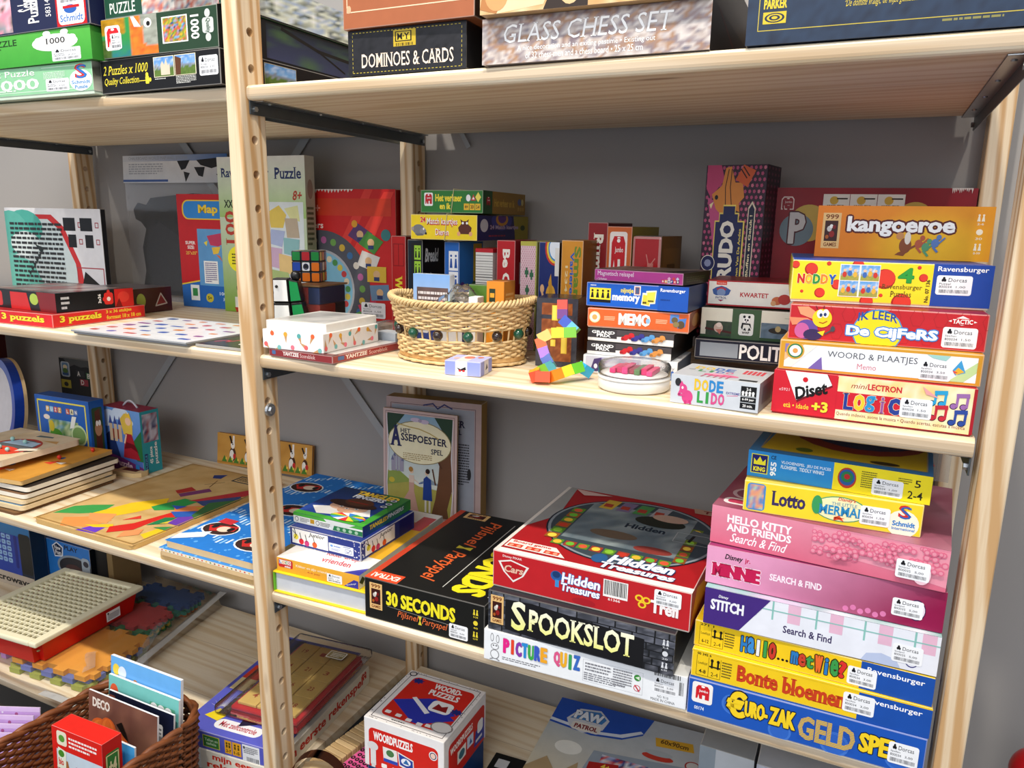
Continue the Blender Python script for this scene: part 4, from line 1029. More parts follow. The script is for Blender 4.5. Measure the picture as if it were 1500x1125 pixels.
def a_gp(F, R, T):
    F.p([(0, .62), (0, 1), (1, 1), (1, .72), (.36, .46), (.3, .46)], '3a3638'); F.p([(0, .1), (0, .62), (.3, .46), (.36, .46), (.3, .1)], '3a3638') if False else None
    F.r(0, .28, .35, 1, '3a3638'); F.r(.35, .55, 1, 1, '4a4446')
    F.t('GRAND', .05, .62, .325, .86, 'f4f4f2', .06, out=K, ow=.05); F.t('PRIX', .11, .36, .28, .62, 'f4f4f2', .06, out=K, ow=.05)
    for i, c in enumerate(('c8282e', '3a3a8a', '5a9ad0', 'd8924a')):
        a = .42 + .118 * i; F.e(a + .06, .56, .045, .14, c); F.e(a + .02, .38, .04, .16, c); F.e(a + .1, .74, .03, .12, c); F.l([(a - .01, .3), (a + .13, .62)], .16, c); F.e(a + .0, .34, .02, .1, mix(c, '000000', .4)); F.e(a + .09, .44, .02, .1, mix(c, '000000', .4))
    R.r(0, 0, 1, 1, '1c1a1b')
for k, lab in (('gp1', 'lower of two matching slim white boxes with four toy race cars, under its twin'), ('gp2', 'upper of two matching slim white boxes with four toy race cars, under the orange box')):
    gbox('card_game_box', lab, 'game box', fit(k), {'F': 'ebe8e2', 'R': '1c1a1b', 'T': '3a3638'}, art=a_gp, group='slim race car card games', edge=.05)
def a_memo(F, R, T):
    F.e(.075, .52, .056, None, 'f0d8a0'); F.e(.075, .52, .046, None, 'f4eee0'); F.e(.075, .52, .026, None, 'd8a860')
    F.t('MEMO', .315, .18, .63, .82, 'f8f0e8', .08, out='b8501e', ow=.02); F.e(.605, .48, .02, .14, '8ab8d8')
    F.dash(.17, .38, .28, .62, 3, 'f3b890', words=False); F.dash(.68, .38, .79, .62, 3, 'f3b890', words=False)
    F.r(.815, .45, .9, .92, '5a86c8'); F.e(.86, .62, .03, .16, '6a5a3a'); F.p([(.89, .2), (.96, .3), (.97, .75), (.9, .68)], '4a7ac0'); F.e(.92, .4, .035, .2, '5a4a34'); F.e(.875, .4, .03, .14, '8a7a50')
    R.r(0, 0, 1, 1, '8a4020'); R.e(.5, .5, .3, .35, 'b88a50')
gbox('game_box', 'orange card box with cream letters, between the bright blue box and the race car boxes', 'game box', fit('memo', d=.09), {'F': 'd9642e', 'R': '8a4020', 'T': 'd9642e'}, art=a_memo, trayh=.05, tray='e8c8b0')
def a_nij(F, R, T):
    m_kids(F, .035, .3, .25, .78, 'f0dc3a', '1a1a1a', 4); F.dash(.04, .84, .12, .92, 1, W); F.r(.035, .18, .25, .3, K)
    F.t('nijntje', .35, .58, .475, .82, 'f0d838', .03); F.t('memory', .265, .2, .54, .52, W, .07); F.r(.48, .56, .545, .94, 'e8e4dc'); F.r(.49, .6, .535, .9, 'c86a5a'); F.r(.495, .62, .53, .88, '4a5a80')
    F.p([(.555, .18), (.565, .68), (.65, .66), (.64, .14)], 'f4ecd0'); F.p([(.6, .76), (.7, .8), (.69, .26), (.6, .22)], 'f4ecd0'); F.p([(.565, .22), (.572, .6), (.642, .58), (.635, .18)], 'e4cc40'); F.p([(.61, .7), (.69, .74), (.682, .32), (.61, .28)], 'e8d450'); F.dash(.57, .2, .63, .36, 1, K); F.dash(.62, .3, .68, .42, 1, K)
    F.r(.715, 0, 1, 1, '1c52b0'); ravens(F, .735, .72, .97, .9); F.dash(.74, .38, .87, .5, 1, '123a84')
    R.r(0, 0, 1, 1, '16376e')
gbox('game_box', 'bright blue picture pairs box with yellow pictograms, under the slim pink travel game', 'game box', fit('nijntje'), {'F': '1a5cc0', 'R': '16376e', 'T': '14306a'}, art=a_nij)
def a_mag(F, R, T):
    F.t('Magnetisch reisspel', .035, .36, .46, .84, 'f6e6f0', .0, serif=True); F.t('• Schaken', .03, .08, .15, .26, 'f6e6f0')
    for i, (c, ch) in enumerate((('d8284a', 's'), ('e89a2a', 'm'), ('e8e8ea', 'a'), ('3a4a8a', 'r'), ('d84a3a', 't'), ('3a3a4a', 's'))):
        F.r(.77 + .032 * i, .12, .798 + .032 * i, .4, c, 'logo'); F.t(ch, .775 + .032 * i, .18, .793 + .032 * i, .34, W if c != 'e8e8ea' else K, .03, part='logo')
    for a, c in ((.85, 'e8b0d0'), (.9, 'd84a4a'), (.94, 'c8c8e0')): F.p([(a - .018, .5), (a, .36), (a + .018, .5), (a, .66)], c, 'logo')
    R.r(0, 0, 1, 1, '2a3320'); R.dash(.1, .2, .8, .7, 3, '4a5a3a')
    T.im(0, 0, 1, 1, 14, 10, fn_noise(5, ['38302e', '6a5a52', '8a7a70', '2a2422', '4a3a44'], 8)); T.p([(.3, .2), (.55, .3), (.5, .5), (.28, .4)], '9a8a80'); T.p([(.75, .1), (.98, .1), (.98, .7), (.85, .6)], '1c181a')
gbox('game_box', 'slim pink magnetic travel game box, topmost of the small stack behind the round tin', 'game box', fit('magnet'), {'F': 'b9408f', 'R': '2a3320', 'T': '3a3234'}, art=a_mag)
# ---- upright boxes behind that stack
def a_rum(F, R, T): F.t('Rummikub', .3, .25, .8, .92, 'efe6d4', .05, rot=-90, serif=True); F.l([(.12, .1), (.12, .8)], .004, 'd8b0a0'); F.dash(.1, .1, .18, .6, 1, 'd8b0a0')
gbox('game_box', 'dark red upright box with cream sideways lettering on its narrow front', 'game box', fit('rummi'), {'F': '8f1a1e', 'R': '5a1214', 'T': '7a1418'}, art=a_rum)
def a_jum(F, R, T):
    m_jumbo(F, .12, .62, .82, .96, 'c41a24', 'f4ece4', 'f0e4da'); m_jumbo(F, .15, .64, .79, .94, 'c41a24', 'f4ece4')
    F.e(.2, .38, .18, .08, 'b8702c'); F.e(.22, .42, .1, .045, 'e8b880'); F.e(.66, .4, .2, .09, '3a7a4a'); F.e(.5, .32, .08, .05, 'd8a880')
    R.r(0, .55, 1, 1, '8a7a2a'); R.r(0, 0, 1, .55, '6a2018')
gbox('game_box', 'orange upright box with a red elephant logo, behind the pink travel game', 'game box', fit('jumbo'), {'F': 'c8622a', 'R': '7a6024', 'T': '8a2a18'}, art=a_jum)
def a_tin(F, R, T):
    F.l([(.5, .85), (.6, .75), (.8, .82)], .008, 'c87a70'); F.dash(.55, .35, .75, .8, 6, 'c87a70', words=True); R.r(0, 0, 1, 1, '7a5528'); R.r(.1, .1, .9, .9, '8a6230'); R.dash(.3, .2, .7, .8, 5, '5a3a18')
gbox('game_tin', 'plain red tin with rounded corners and a brown side, half behind the pink travel game', 'tin', fit('redtin'), {'F': 'a8181c', 'R': '7a5528', 'T': '3a1a12'}, art=a_tin, bev=.004, mat='glossy_card')

# ---- upright boxes behind the wicker basket
def a_ver(F, R, T):
    m_jumbo(F, .06, .3, .2, .88, 'c41a24', 'fff', 'f2f2ee'); m_jumbo(F, .065, .32, .195, .86, 'c41a24'); F.t('Het verkeer', .24, .5, .67, .82, 'f3dc3a', .05); F.t('en ik', .31, .16, .49, .44, 'f3dc3a', .05)
    F.p([(.73, .55), (.77, .85), (.81, .55)], '2a50a8'); F.e(.77, .66, .035, .15, W); F.p([(.81, .55), (.85, .82), (.89, .55)], 'c83a3a'); F.p([(.83, .6), (.85, .72), (.87, .6)], W); F.p([(.88, .7), (.925, .92), (.97, .7), (.925, .48)], 'f0e060')
    for i, s in enumerate(('4+', '20', '2-4')): F.r(.7 + .09 * i, .14, .78 + .09 * i, .42, 'e8b830'); F.t(s, .715 + .09 * i, .2, .765 + .09 * i, .36, '5a3a10', .03)
    R.r(0, 0, .2, 1, '1d4a20'); m_jumbo(R, .06, .3, .16, .78, 'a81a20'); R.r(.2, 0, 1, 1, '8f6c1e'); R.t('Het verkeer en ik', .24, .32, .72, .68, 'c8a43c', .03); R.e(.85, .6, .05, .16, '4a5a8a'); R.e(.92, .6, .03, .16, 'c8b870')
    for i in range(3): R.r(.8 + .06 * i, .18, .845 + .06 * i, .36, 'b08838')
r_ver = gbox('game_box', 'green and ochre traffic box with rubber band, on top of the yellow animal card box', 'game box', fit('verkeer'), {'F': '2f7a33', 'R': '8f6c1e', 'T': '8a6a20'}, art=a_ver)
def band(root, fk, u, n='rubber_band'):
    x, y, r, w, d, h, z = FIT[fk]; g = .0009; bm = bmesh.new(); X = w * u
    tube(bm, [(X, -g, -g), (X + .002, -g, h * .5), (X + .004, -g, h + g), (X + .004, d * .5, h + g), (X + .004, d + g, h + g), (X, d + g, -g), (X, d * .5, -g)], .0006, 6, True)
    obj(n, bm, 'elastic', root, True)
band(r_ver, 'verkeer', .5)
def a_dier(F, R, T):
    F.e(.12, .4, .09, .2, '7a7a7c'); F.e(.19, .32, .05, .14, '8a8a8c'); F.e(.235, .24, .014, .05, K); F.e(.2, .42, .012, .05, W); F.e(.03, .42, .02, .08, 'a89a90'); F.p([(.06, .22), (.1, .14), (.2, .16), (.18, .24)], '6a6a6c')
    F.p([(.74, .25), (.72, .5), (.77, .66), (.75, .84), (.79, .76), (.84, .76), (.88, .84), (.86, .66), (.92, .5), (.9, .25)], '5a2a1c'); F.e(.79, .68, .015, .05, W); F.e(.85, .68, .015, .05, W); F.e(.73, .26, .025, .09, 'e8a878'); F.e(.905, .26, .025, .09, 'e8a878')
    F.t('24', .15, .68, .23, .9, 'd82a2a', .06, out='f8f0d8', ow=.03); F.t('Match kaartjes', .25, .5, .71, .84, 'c8282c', .09); F.t('Match kaartjes', .25, .54, .71, .86, 'f4f0e4', .01, part='lettering'); F.t('Dieren', .38, .16, .58, .42, 'c8282c', .09); F.t('Dieren', .38, .18, .58, .44, 'f4f0e4', .01)
    R.r(0, 0, 1, 1, '241a5a'); R.e(.45, .8, .2, .4, '3a3a8a'); R.e(.45, .86, .12, .28, 'c88a2a'); R.e(.45, .9, .08, .2, '5a2a7a'); R.p([(.72, 0), (.68, 1), (1, 1), (1, 0)], '9a8a22'); R.e(.12, .6, .07, .26, 'd0d0d4'); R.t('24 Match kaartjes', .22, .4, .78, .62, 'b8a8c0', .05, out='8a1a3a', ow=.06); R.dash(.2, .12, .75, .24, 1, '9a2a3a'); R.e(.88, .5, .05, .12, '3a4a1a')
r_die = gbox('game_box', 'yellow card box with grey mole and brown bear, lying across the upright boxes', 'game box', fit('dieren'), {'F': 'efd024', 'R': '241a5a', 'T': 'c8b030'}, art=a_dier)
band(r_die, 'dieren', .52)
def up(k, name, label, faces, art, d=None, cat='game box', **kw):
    gbox(name, label, cat, fit(k, **({'d': d} if d else {})), faces, art=art, **kw)
def a_bre(F, R, T):
    F.r(.25, .3, .9, .97, '1a1a1c', 'logo')
    for j in range(4): m_kids(F, .45, .34 + .155 * j, .88, .48 + .155 * j, '9ac83a', '101418', 2)
    F.dash(.2, .06, .6, .3, 5, '6a8a9a'); F.t('CE', .68, .2, .8, .3, 'c8d0d8', .02, rot=-90)
    R.r(0, 0, 1, 1, '161314'); R.t('Break!', .1, .78, .62, .92, W, .04, shear=.1); R.rr(.06, .36, .3, .62, 'd8d8d8', .2); R.p([(.2, .45), (.3, .68), (.5, .6), (.4, .42)], 'b8b8b8'); R.e(.5, .42, .16, .12, 'e0e0e0'); R.e(.45, .46, .03, .025, K); R.e(.55, .4, .03, .025, K)
up('breek', 'game_box', 'black dice game box with green pictograms, end box of the upright row behind the basket', {'F': '14202c', 'R': '161314', 'T': '141414'}, a_bre)
def a_blu(F, R, T):
    for j in range(2): m_kids(F, .3, .52 + .2 * j, .92, .71 + .2 * j, 'e8e8ea', '1a4a9a', 2)
    F.t('CE', .4, .3, .8, .42, 'd8e4f0', .02, rot=-90)
    R.r(0, 0, 1, 1, '2a72c0'); R.r(.58, .6, .95, .98, 'd8b42c')
    for j in range(3): R.t('MEO'[j], .68, .64 + .11 * j, .86, .72 + .11 * j, '8a2a20', .05)
    R.e(.4, .36, .35, .16, '5a3a8a'); R.e(.12, .52, .14, .09, '5a3a8a'); R.e(.62, .52, .14, .09, '4a6a4a'); R.e(.3, .3, .1, .08, '7a6a3a'); R.e(.72, .28, .12, .07, 'c86a8a')
up('bluemouse', 'game_box', 'bright blue upright card box with white pictograms and a purple mouse on its side', {'F': '1f5fb0', 'R': '2a72c0', 'T': '1a4a8a'}, a_blu)
x, y, r, w, d, h, z = FIT['striped']
t = thing('card_deck', 'thick pack of white cards seen edge-on, wrapped with a red strip on top', 'cards', (x, y, z), r)
bm = bmesh.new()
bx(bm, 0, 0, 0, w, .055, h * .96)
k = solid('card_stack', bm, 'dedbd4', t)
st_ = {}; cvs = Canvas((0, 0, 0), (w, 0, 0), (0, 0, h * .96), (0, -1, 0), st_)
for i in range(34): cvs.r(0, .02 + .0285 * i + random.uniform(0, .004), 1, .026 + .0285 * i + random.uniform(.002, .008), random.choice(['8a8884', '4a4846', 'b8b4ae', '6a6864']), 'card_edges')
link('card_edges', st_['card_edges'].mesh('card_edges'), 'printed_card', t)
bm = bmesh.new(); bx(bm, -.0004, -.0006, h * .96, w + .0004, .0556, h, .0005); solid('cover_card', bm, 'b8202a', t)
def a_beg(F, R, T): F.t('Be Green', .32, .28, .72, .92, 'f0e8da', .07, rot=-90); F.e(.5, .88, .0, .0, W); R.r(0, 0, 1, 1, '8a1418'); R.r(.2, .6, .6, .8, 'c8c8c8')
up('begreen', 'game_box', 'red upright box with white sideways lettering, behind the orange pack in the basket', {'F': 'b81c22', 'R': '8a1418', 'T': 'a0282a'}, a_beg)
def a_pnk(F, R, T):
    for i in range(14):
        for j in range(46):
            if (i + j) % 2 == 0: F.r(.04 + .066 * i, .02 + .0205 * j, .09 + .066 * i, .034 + .0205 * j, 'c88a98')
    F.r(0, .96, 1, 1, 'b8b04a'); F.r(.93, 0, 1, 1, 'a8a850')
    for a, b in ((.4, .72), (.7, .7), (.45, .56)):
        F.rr(a - .12, b - .02, a + .12, b + .02, '3a6a4a', .2); F.e(a, b + .035, .05, .012, '3a6a4a'); F.e(a, b - .035, .05, .012, '3a6a4a'); F.rr(a - .05, b - .045, a + .05, b + .045, '3a6a4a', .2)
    F.e(.4, .2, .3, .07, '4a4446'); F.e(.4, .2, .2, .045, 'c8c0bc'); F.e(.4, .2, .1, .025, '4a4446')
up('pinkjig', 'puzzle_box', 'pale pink gingham upright box with small green puzzle pieces', {'F': 'e0c0c4', 'R': 'a8a850', 'T': 'c8c060'}, a_pnk)
def a_ooa(F, R, T):
    F.e(.8, .95, .5, .16, 'c83a2a'); F.e(.82, .95, .44, .14, 'e8c83a'); F.e(.84, .95, .38, .12, '3a8ac0'); F.e(.86, .95, .34, .105, 'e8ecf0'); F.r(.8, .7, 1, .95, 'e0dcd4')
    F.e(.62, .52, .24, .1, 'd8a23a'); F.e(.2, .58, .1, .04, 'e0b080'); F.l([(.2, .55), (.3, .48), (.5, .46)], .02, 'e0b080'); F.p([(.5, .64), (.62, .72), (.75, .5), (.6, .46)], 'c8902c')
    F.t('VAROOO', .2, -.25, .62, .4, 'f0e040', .08, rot=-90, out='1a1a40', ow=.02)
up('ooa', 'game_box', 'navy upright box with a rainbow arc and yellow sideways letters', {'F': '1a2a6a', 'R': '2a1c10', 'T': '6a6a70'}, a_ooa)
def a_ora(F, R, T):
    F.p([(0, 0), (0, .1), (.3, .28), (.6, .36), (1, .4), (1, 0)], 'd8c878'); F.t('Smart', .6, .42, .9, .95, '6a8a2a', .06, rot=-90, out='e8b040', ow=.0); F.t('Varierende', .42, .36, .6, .9, '2a5ab0', .03, rot=-90, out='c8d8e8', ow=.02); F.t('1234', .2, .55, .32, .78, 'f0d8a0', .03, rot=-90); R.r(0, 0, 1, 1, '8a5a1a')
up('orange', 'game_box', 'orange upright box with green sideways letters and a pale lower curve', {'F': 'd8912a', 'R': '8a5a1a', 'T': 'b87a2a'}, a_ora)
def a_watwas(F, R, T): F.t('Wat was er?', .25, .02, .75, .6, 'f0d838', .06, rot=-90, serif=True); F.fr(.15, .7, .85, .92, .006, '7a1416'); F.l([(.5, .7), (.5, .92)], .006, '7a1416')
up('watwas', 'game_box', 'narrow red upright box with yellow sideways letters, beside the round-picture puzzle', {'F': 'b8201e', 'R': '7a1416', 'T': '4a3018'}, a_watwas)
def a_crate(F, R, T):
    F.im(0, 0, 1, 1, 16, 22, fn_noise(30, ['34343c', '3e3e46', '2c2c34'], 3)); 
    for (a, b, c, d) in ((.13, .76, .87, .93), (.13, .08, .87, .7)):
        F.im(a, b, c, d, 12, max(3, int((d - b) * 26)), fn_confetti(['8a4a22', '96532a', '7d401c', '9f5c30', '84461f'], 12, 4, max(3, int((d - b) * 26))))
    for a, b, c, d in ((.38, .68, .52, .9), (.5, .48, .63, .59), (.62, .2, .76, .52), (.36, .3, .48, .4), (.14, .22, .26, .3), (.24, .5, .4, .55)): F.r(a, b, c, d, 'efc842'); F.r(a + .01, b + .01, c - .04, d - .01, 'f6d85a')
    R.r(0, 0, 1, 1, '141416')
    for i in range(26): R.r(.0, .04 + .036 * i, .3, .055 + .036 * i, '4a4a4c')
    T.r(0, 0, 1, 1, '2a2a30'); T.rr(.25, .2, .8, .8, '3a2a24', .1)
up('crate', 'block_box', 'dark box with pixel-style brown planks and yellow bars, under clear wrap behind the twisty snake', {'F': '34343c', 'R': '141416', 'T': '2a2a30'}, a_crate, mat='glossy_card')
# ================================================================ lower shelf, dividing post to near end
def a_book(F, R, T): pass
# thick picture book with yellow covers
x, y, r, w, d, h, z = FIT['greenbook']
t = thing('picture_book', 'thick book with yellow covers and green spine lying at the dividing post', 'book', (x, y, z + .0003), r)
bm = bmesh.new(); bx(bm, 0, 0, 0, w, d, .0022, .0005, 1); solid('back_cover', bm, 'f2d022', t)
bm = bmesh.new(); bx(bm, 0, 0, h - .0026, w, d, h - .0004, .0005, 1); solid('front_cover', bm, 'f2d022', t)
bm = bmesh.new(); bx(bm, 0, .0004, .0022, .0022, d - .0004, h - .0026); solid('spine', bm, '6cb82c', t)
bm = bmesh.new(); bx(bm, .0024, .004, .0022, w - .003, d - .004, h - .0026)
solid('page_block', bm, 'c9ccd2', t, 'matte_card')
def a_loco(F, R, T):
    F.g(0, 0, 1, 1, 'e3a02c', 'eeb03c'); F.rr(.02, .3, .2, .92, 'c82c30', .2, 'logo')
    for i, c in enumerate(('3a6ac0', 'e8a030', '3a9a4a', 'c83a7a')): F.r(.03 + .038 * i, .55, .065 + .038 * i, .86, 'f0ece0', 'logo'); F.t('LOCO'[i], .034 + .038 * i, .58, .061 + .038 * i, .82, c, .06, part='logo')
    F.t('mini', .1, .32, .17, .48, W, .04, part='logo'); F.t('Kikker en zijn vrienden', .24, .5, .66, .74, 'f8ecd0', .01); F.t('4-6 jaar', .38, .26, .54, .42, 'c85a2a', .01)
    F.p([(.82, 0), (.99, .0), (.99, .55), (.94, .6)], '3a3a9a', 'logo'); F.t('Ravensburger', .85, .16, .97, .3, W, rot=18, part='logo'); F.st(.62, .04, .8, .66)
    T.r(0, 0, 1, .23, 'f3efe8'); T.t('Kikker en zijn', .42, .13, .82, .2, 'c8324a', .02, shear=-.3); T.t('vrienden', .45, .06, .8, .12, 'c8324a', .02, shear=-.3); T.p([(.82, .0), (1, .0), (1, .1)], '3a3a9a'); T.p([(.82, .0), (1, .1), (1, .06)], '4a4aa8')
    T.r(.0, .23, 1, .82, 'e8b02c'); T.r(0, .82, 1, 1, 'eeeae4'); T.r(.82, .7, .99, .93, 'c8404a'); R.r(0, 0, 1, 1, 'e4e2dc'); R.p([(0, .5), (.03, .8), (.06, .5), (.03, .2)], '2a3a2a')
gbox('game_box', 'ochre learning game box with white top, lying on the yellow-covered book', 'game box', fit('loco'), {'F': 'e8a834', 'R': 'e4e2dc', 'T': 'e8b02c'}, art=a_loco)
def pab(F, a=0.0, b=1.0, txt=True):
    U = lambda q: a + (b - a) * q
    F.r(U(.06), .14, U(.98), .92, 'f0eeea')
    if txt: F.t('Junior', U(.5), .62, U(.9), .88, '1a1a1e', .01, shear=.3)
    for i, (q, c, hh) in enumerate(((.16, 'e8d84a', .5), (.3, 'd8283a', .3), (.44, 'c83a7a', .26), (.64, 'e05a2a', .28))): F.e(U(q), hh, .035, None, c); F.l([(U(q), hh + .1), (U(q) - .02, hh + .45)], .04, '1a1a1e')
    F.l([(U(.08), .8), (U(.18), .6), (U(.12), .4)], .03, '1a1a1e')
def a_jun(F, R, T):
    pab(F, 0, .56); F.rr(.56, .18, .9, .62, 'e6ecf6', .08, 'price_sticker'); F.e(.6, .48, .02, .06, '6a9ad8', part='price_sticker'); F.dash(.63, .42, .76, .54, 1, '6a8ac8', part='price_sticker'); F.dash(.59, .24, .72, .36, 2, '8a9ac0', part='price_sticker'); F.fr(.79, .26, .87, .46, .02, '4a5a8a', 'price_sticker'); F.l([(.805, .36), (.825, .3), (.86, .44)], .03, '3a4a8a', 'price_sticker'); F.dash(.76, .52, .88, .6, 1, '6a7aa0', part='price_sticker')
    pab(R, .04, .62); R.r(.7, .1, .95, .9, '16226a')
    for i in range(14): F.e(random.uniform(.9, 1), random.uniform(0, 1), .008, .03, 'd8d8e0', 6); F.e(random.uniform(0, 1), random.choice((.02, .98)), .012, .03, 'd8d8e0', 6); R.e(random.uniform(0, .06), random.uniform(0, 1), .01, .04, 'd8d8e0', 6)
gbox('game_box', 'worn dark blue junior memory box with fruit drawings, under the green finger-twisting box', 'game box', fit('junior', w=.128), {'F': '24347e', 'R': '24347e', 'T': '2a3a86'}, art=a_jun, edge=.5)
def a_tang(F, R, T):
    F.r(0, .1, 1, .9, 'e6e8e2'); F.r(.0, .72, 1, 1, '4aa63a'); F.p([(.45, 1), (.9, 1), (.62, .1), (.58, .1)], 'd8dcd8')
    for a in (.05, .36): F.e(a, .42, .028, None, K); F.e(a, .42, .022, None, 'e8e8e2')
    F.dash(.1, .2, .24, .62, 3, '6a6a64'); F.r(.25, .24, .31, .66, 'c8962a'); F.dash(.4, .2, .54, .62, 3, '6a6a64'); F.p([(.58, .1), (.6, .55), (1, .55), (1, .1)], '2f7a4a')
    for i in range(4): F.e(.66 + .085 * i, .32, .024, .16, 'a8c8a8')
    R.g(0, 0, 1, 1, '22348a', '3a9a3a', '2f8a34', '1e2f7a'); R.t('TANGLED', .13, .34, .5, .78, 'e8c83a', .08, shear=.2); R.t('FINGERS', .5, .4, .84, .8, 'dfe8f0', .04, shear=.2)
    T.g(0, 0, 1, 1, '2a4aa0', '24409a', '1c3a6a', '1a3560'); T.r(.9, 0, 1, 1, '3f9a36'); T.r(0, 0, 1, .09, '4cae3c'); T.p([(.62, 1), (1, 1), (1, .5)], '2f7a34')
    T.p([(.06, .28), (.26, .1), (.9, .28), (.72, .55)], 'f0ece8'); T.e(.38, .42, .15, .11, 'e3b596'); T.e(.52, .36, .13, .12, 'd9a584'); T.e(.64, .42, .12, .1, 'e3b596'); T.e(.48, .52, .34, .11, '3a2218'); T.e(.52, .6, .2, .12, '5a3420'); T.r(.36, .57, .66, .6, '8a2a1a')
    for a, b in ((.4, .4), (.5, .37), (.62, .4)): T.e(a, b, .03, .018, 'f4f0ea'); T.e(a, b, .014, .012, '2a3a4a')
    T.t('TANGLED', .28, .82, .9, .96, 'e6bf3a', .1, out='14203a', ow=.04); T.t('FINGERS', .32, .71, .78, .82, 'e0e4ea', .08, out='14203a', ow=.04)
    for i in range(14): T.p([(.68 + .0, .17)] + [(.68 + .24 * cos(rad(360 * (i + k) / 14)), .15 + .115 * sin(rad(360 * (i + k) / 14))) for k in (0, 1)], ['e23a3a', 'f0d83a', '4aae4a', '3a8ae0', 'f4f4f4'][i % 5])
    for i in range(3): T.e(.86, .62 + .11 * i, .06, .045, K, 6); T.e(.86, .62 + .11 * i, .05, .037, 'c8ccd0', 6); T.e(.86, .62 + .11 * i, .025, .018, '1a2a4a', 6)
gbox('game_box', 'green and blue party game box with a hat-wearing hand picture, topmost beside the dividing post', 'game box', fit('tangled', w=.125), {'F': 'e6e8e2', 'R': '22348a', 'T': '2a4aa0'}, art=a_tang)
def a_sec(F, R, T):
    m_999(F, .045, .25, .155, .9); F.t('30 SECONDS', .19, .42, .77, .78, 'f0e22a', .06); F.l([(.2, .4), (.76, .34)], .006, 'b8b8b0'); F.t('Pijlsnel', .29, .16, .46, .36, 'e8703a', .0, shear=.25); F.t('Partyspel', .5, .14, .7, .34, 'e8703a', .0, shear=.25)
    F.p([(.465, .36), (.495, .36), (.483, .26), (.495, .15), (.465, .15), (.477, .26)], 'd8c83a'); m_icons(F, .93, .12, .9, .045, 'e8d23a', ('3-24', '40', '12-99')); F.st(.72, .06, .87, .4, '4,00', 'Gezelschapsspel')
    T.r(0, .0, .055, 1, 'c8442a'); T.r(0, 0, .28, .085, 'e8502c'); T.t('EXTRA!', .03, .02, .26, .065, 'f6e8dc', .04, rot=180)
    # the lettering on the lid runs along its depth
    T.t('30 SECONDS', .66, .06, .93, .94, 'eede24', .08, rot=-90); T.l([(.6, .08), (.6, .92)], .005, 'c8c8c0'); T.l([(.965, .08), (.965, .92)], .005, 'c8c8c0')
    T.t('Pijlsnel', .34, .56, .5, .9, 'e0622c', .01, rot=-90, shear=.2); T.t('Partyspel', .32, .12, .5, .46, 'e0622c', .01, rot=-90, shear=.2); T.p([(.36, .5), (.36, .54), (.42, .525), (.49, .54), (.49, .5), (.42, .512)], 'd8c83a')
    m_999(T, .1, .9, .32, .985); T.p([(.98, .38), (1, .45), (1, .32)], '3a8ac0')
gbox('game_box', 'large black party game box with yellow capitals on front and lid, beside the yellow-covered book', 'game box', fit('seconds'), {'F': '181816', 'R': '121210', 'T': '181817'}, art=a_sec, edge=.12)
def a_pic(F, R, T):
    # line-drawn rabbit
    k = '8a8a8c'; F.e(.06, .5, .022, .11, k); F.e(.06, .5, .018, .09, 'eef0f2'); F.e(.045, .78, .009, .14, k); F.e(.045, .78, .006, .11, 'eef0f2'); F.e(.075, .76, .009, .14, k); F.e(.075, .76, .006, .11, 'eef0f2'); F.e(.06, .24, .024, .16, k); F.e(.06, .24, .02, .13, 'eef0f2'); F.e(.053, .53, .004, .02, K); F.e(.068, .53, .004, .02, K); F.l([(.05, .1), (.035, .06)], .03, k); F.l([(.07, .1), (.085, .06)], .03, k)
    F.mt('PICTURE QUIZ', .105, .36, .5, .84, ['e8288a', 'e8452a', '8a3aa8', '2a8ad0', '3aa84a', '3a5ac0', 'f0a82a', '', 'e05a8a', 'f0b02a', '3aa05a', '3a6ac0'], bold=.09, out='c0c0c8', ow=.02, gap=-.06, jit=.03)
    F.dash(.1, .12, .3, .24, 2, '7a7a80'); F.fr(.515, .12, .8, .8, .008, 'b8babe'); F.dash(.525, .45, .65, .74, 3, '808086'); F.dash(.52, .16, .72, .42, 4, '808086'); F.dash(.66, .2, .75, .76, 7, '808086')
    F.e(.775, .62, .016, None, '3a8a3a'); F.p([(.765, .62), (.785, .68), (.785, .56)], 'd8e8d0'); F.e(.775, .3, .016, None, 'c83a4a'); F.e(.775, .3, .0125, None, 'eef0f2'); F.l([(.765, .38), (.785, .22)], .04, 'c83a4a')
    F.bar(.85, .84, .97, .98, 24); F.st(.845, .32, .96, .82, '2,00'); F.bar(.965, .4, .985, .8, 6); F.t('NO. 9110', .87, .18, .92, .26, '3a3a40'); F.t('MADE IN CHINA', .84, .07, .95, .15, '3a3a40')
gbox('game_box', 'white quiz box with rainbow capitals, lowest in the middle stack on the lower shelf', 'game box', fit('picquiz'), {'F': 'eef0f2', 'R': 'dfe2e4', 'T': 'e8e8e4'}, art=a_pic)
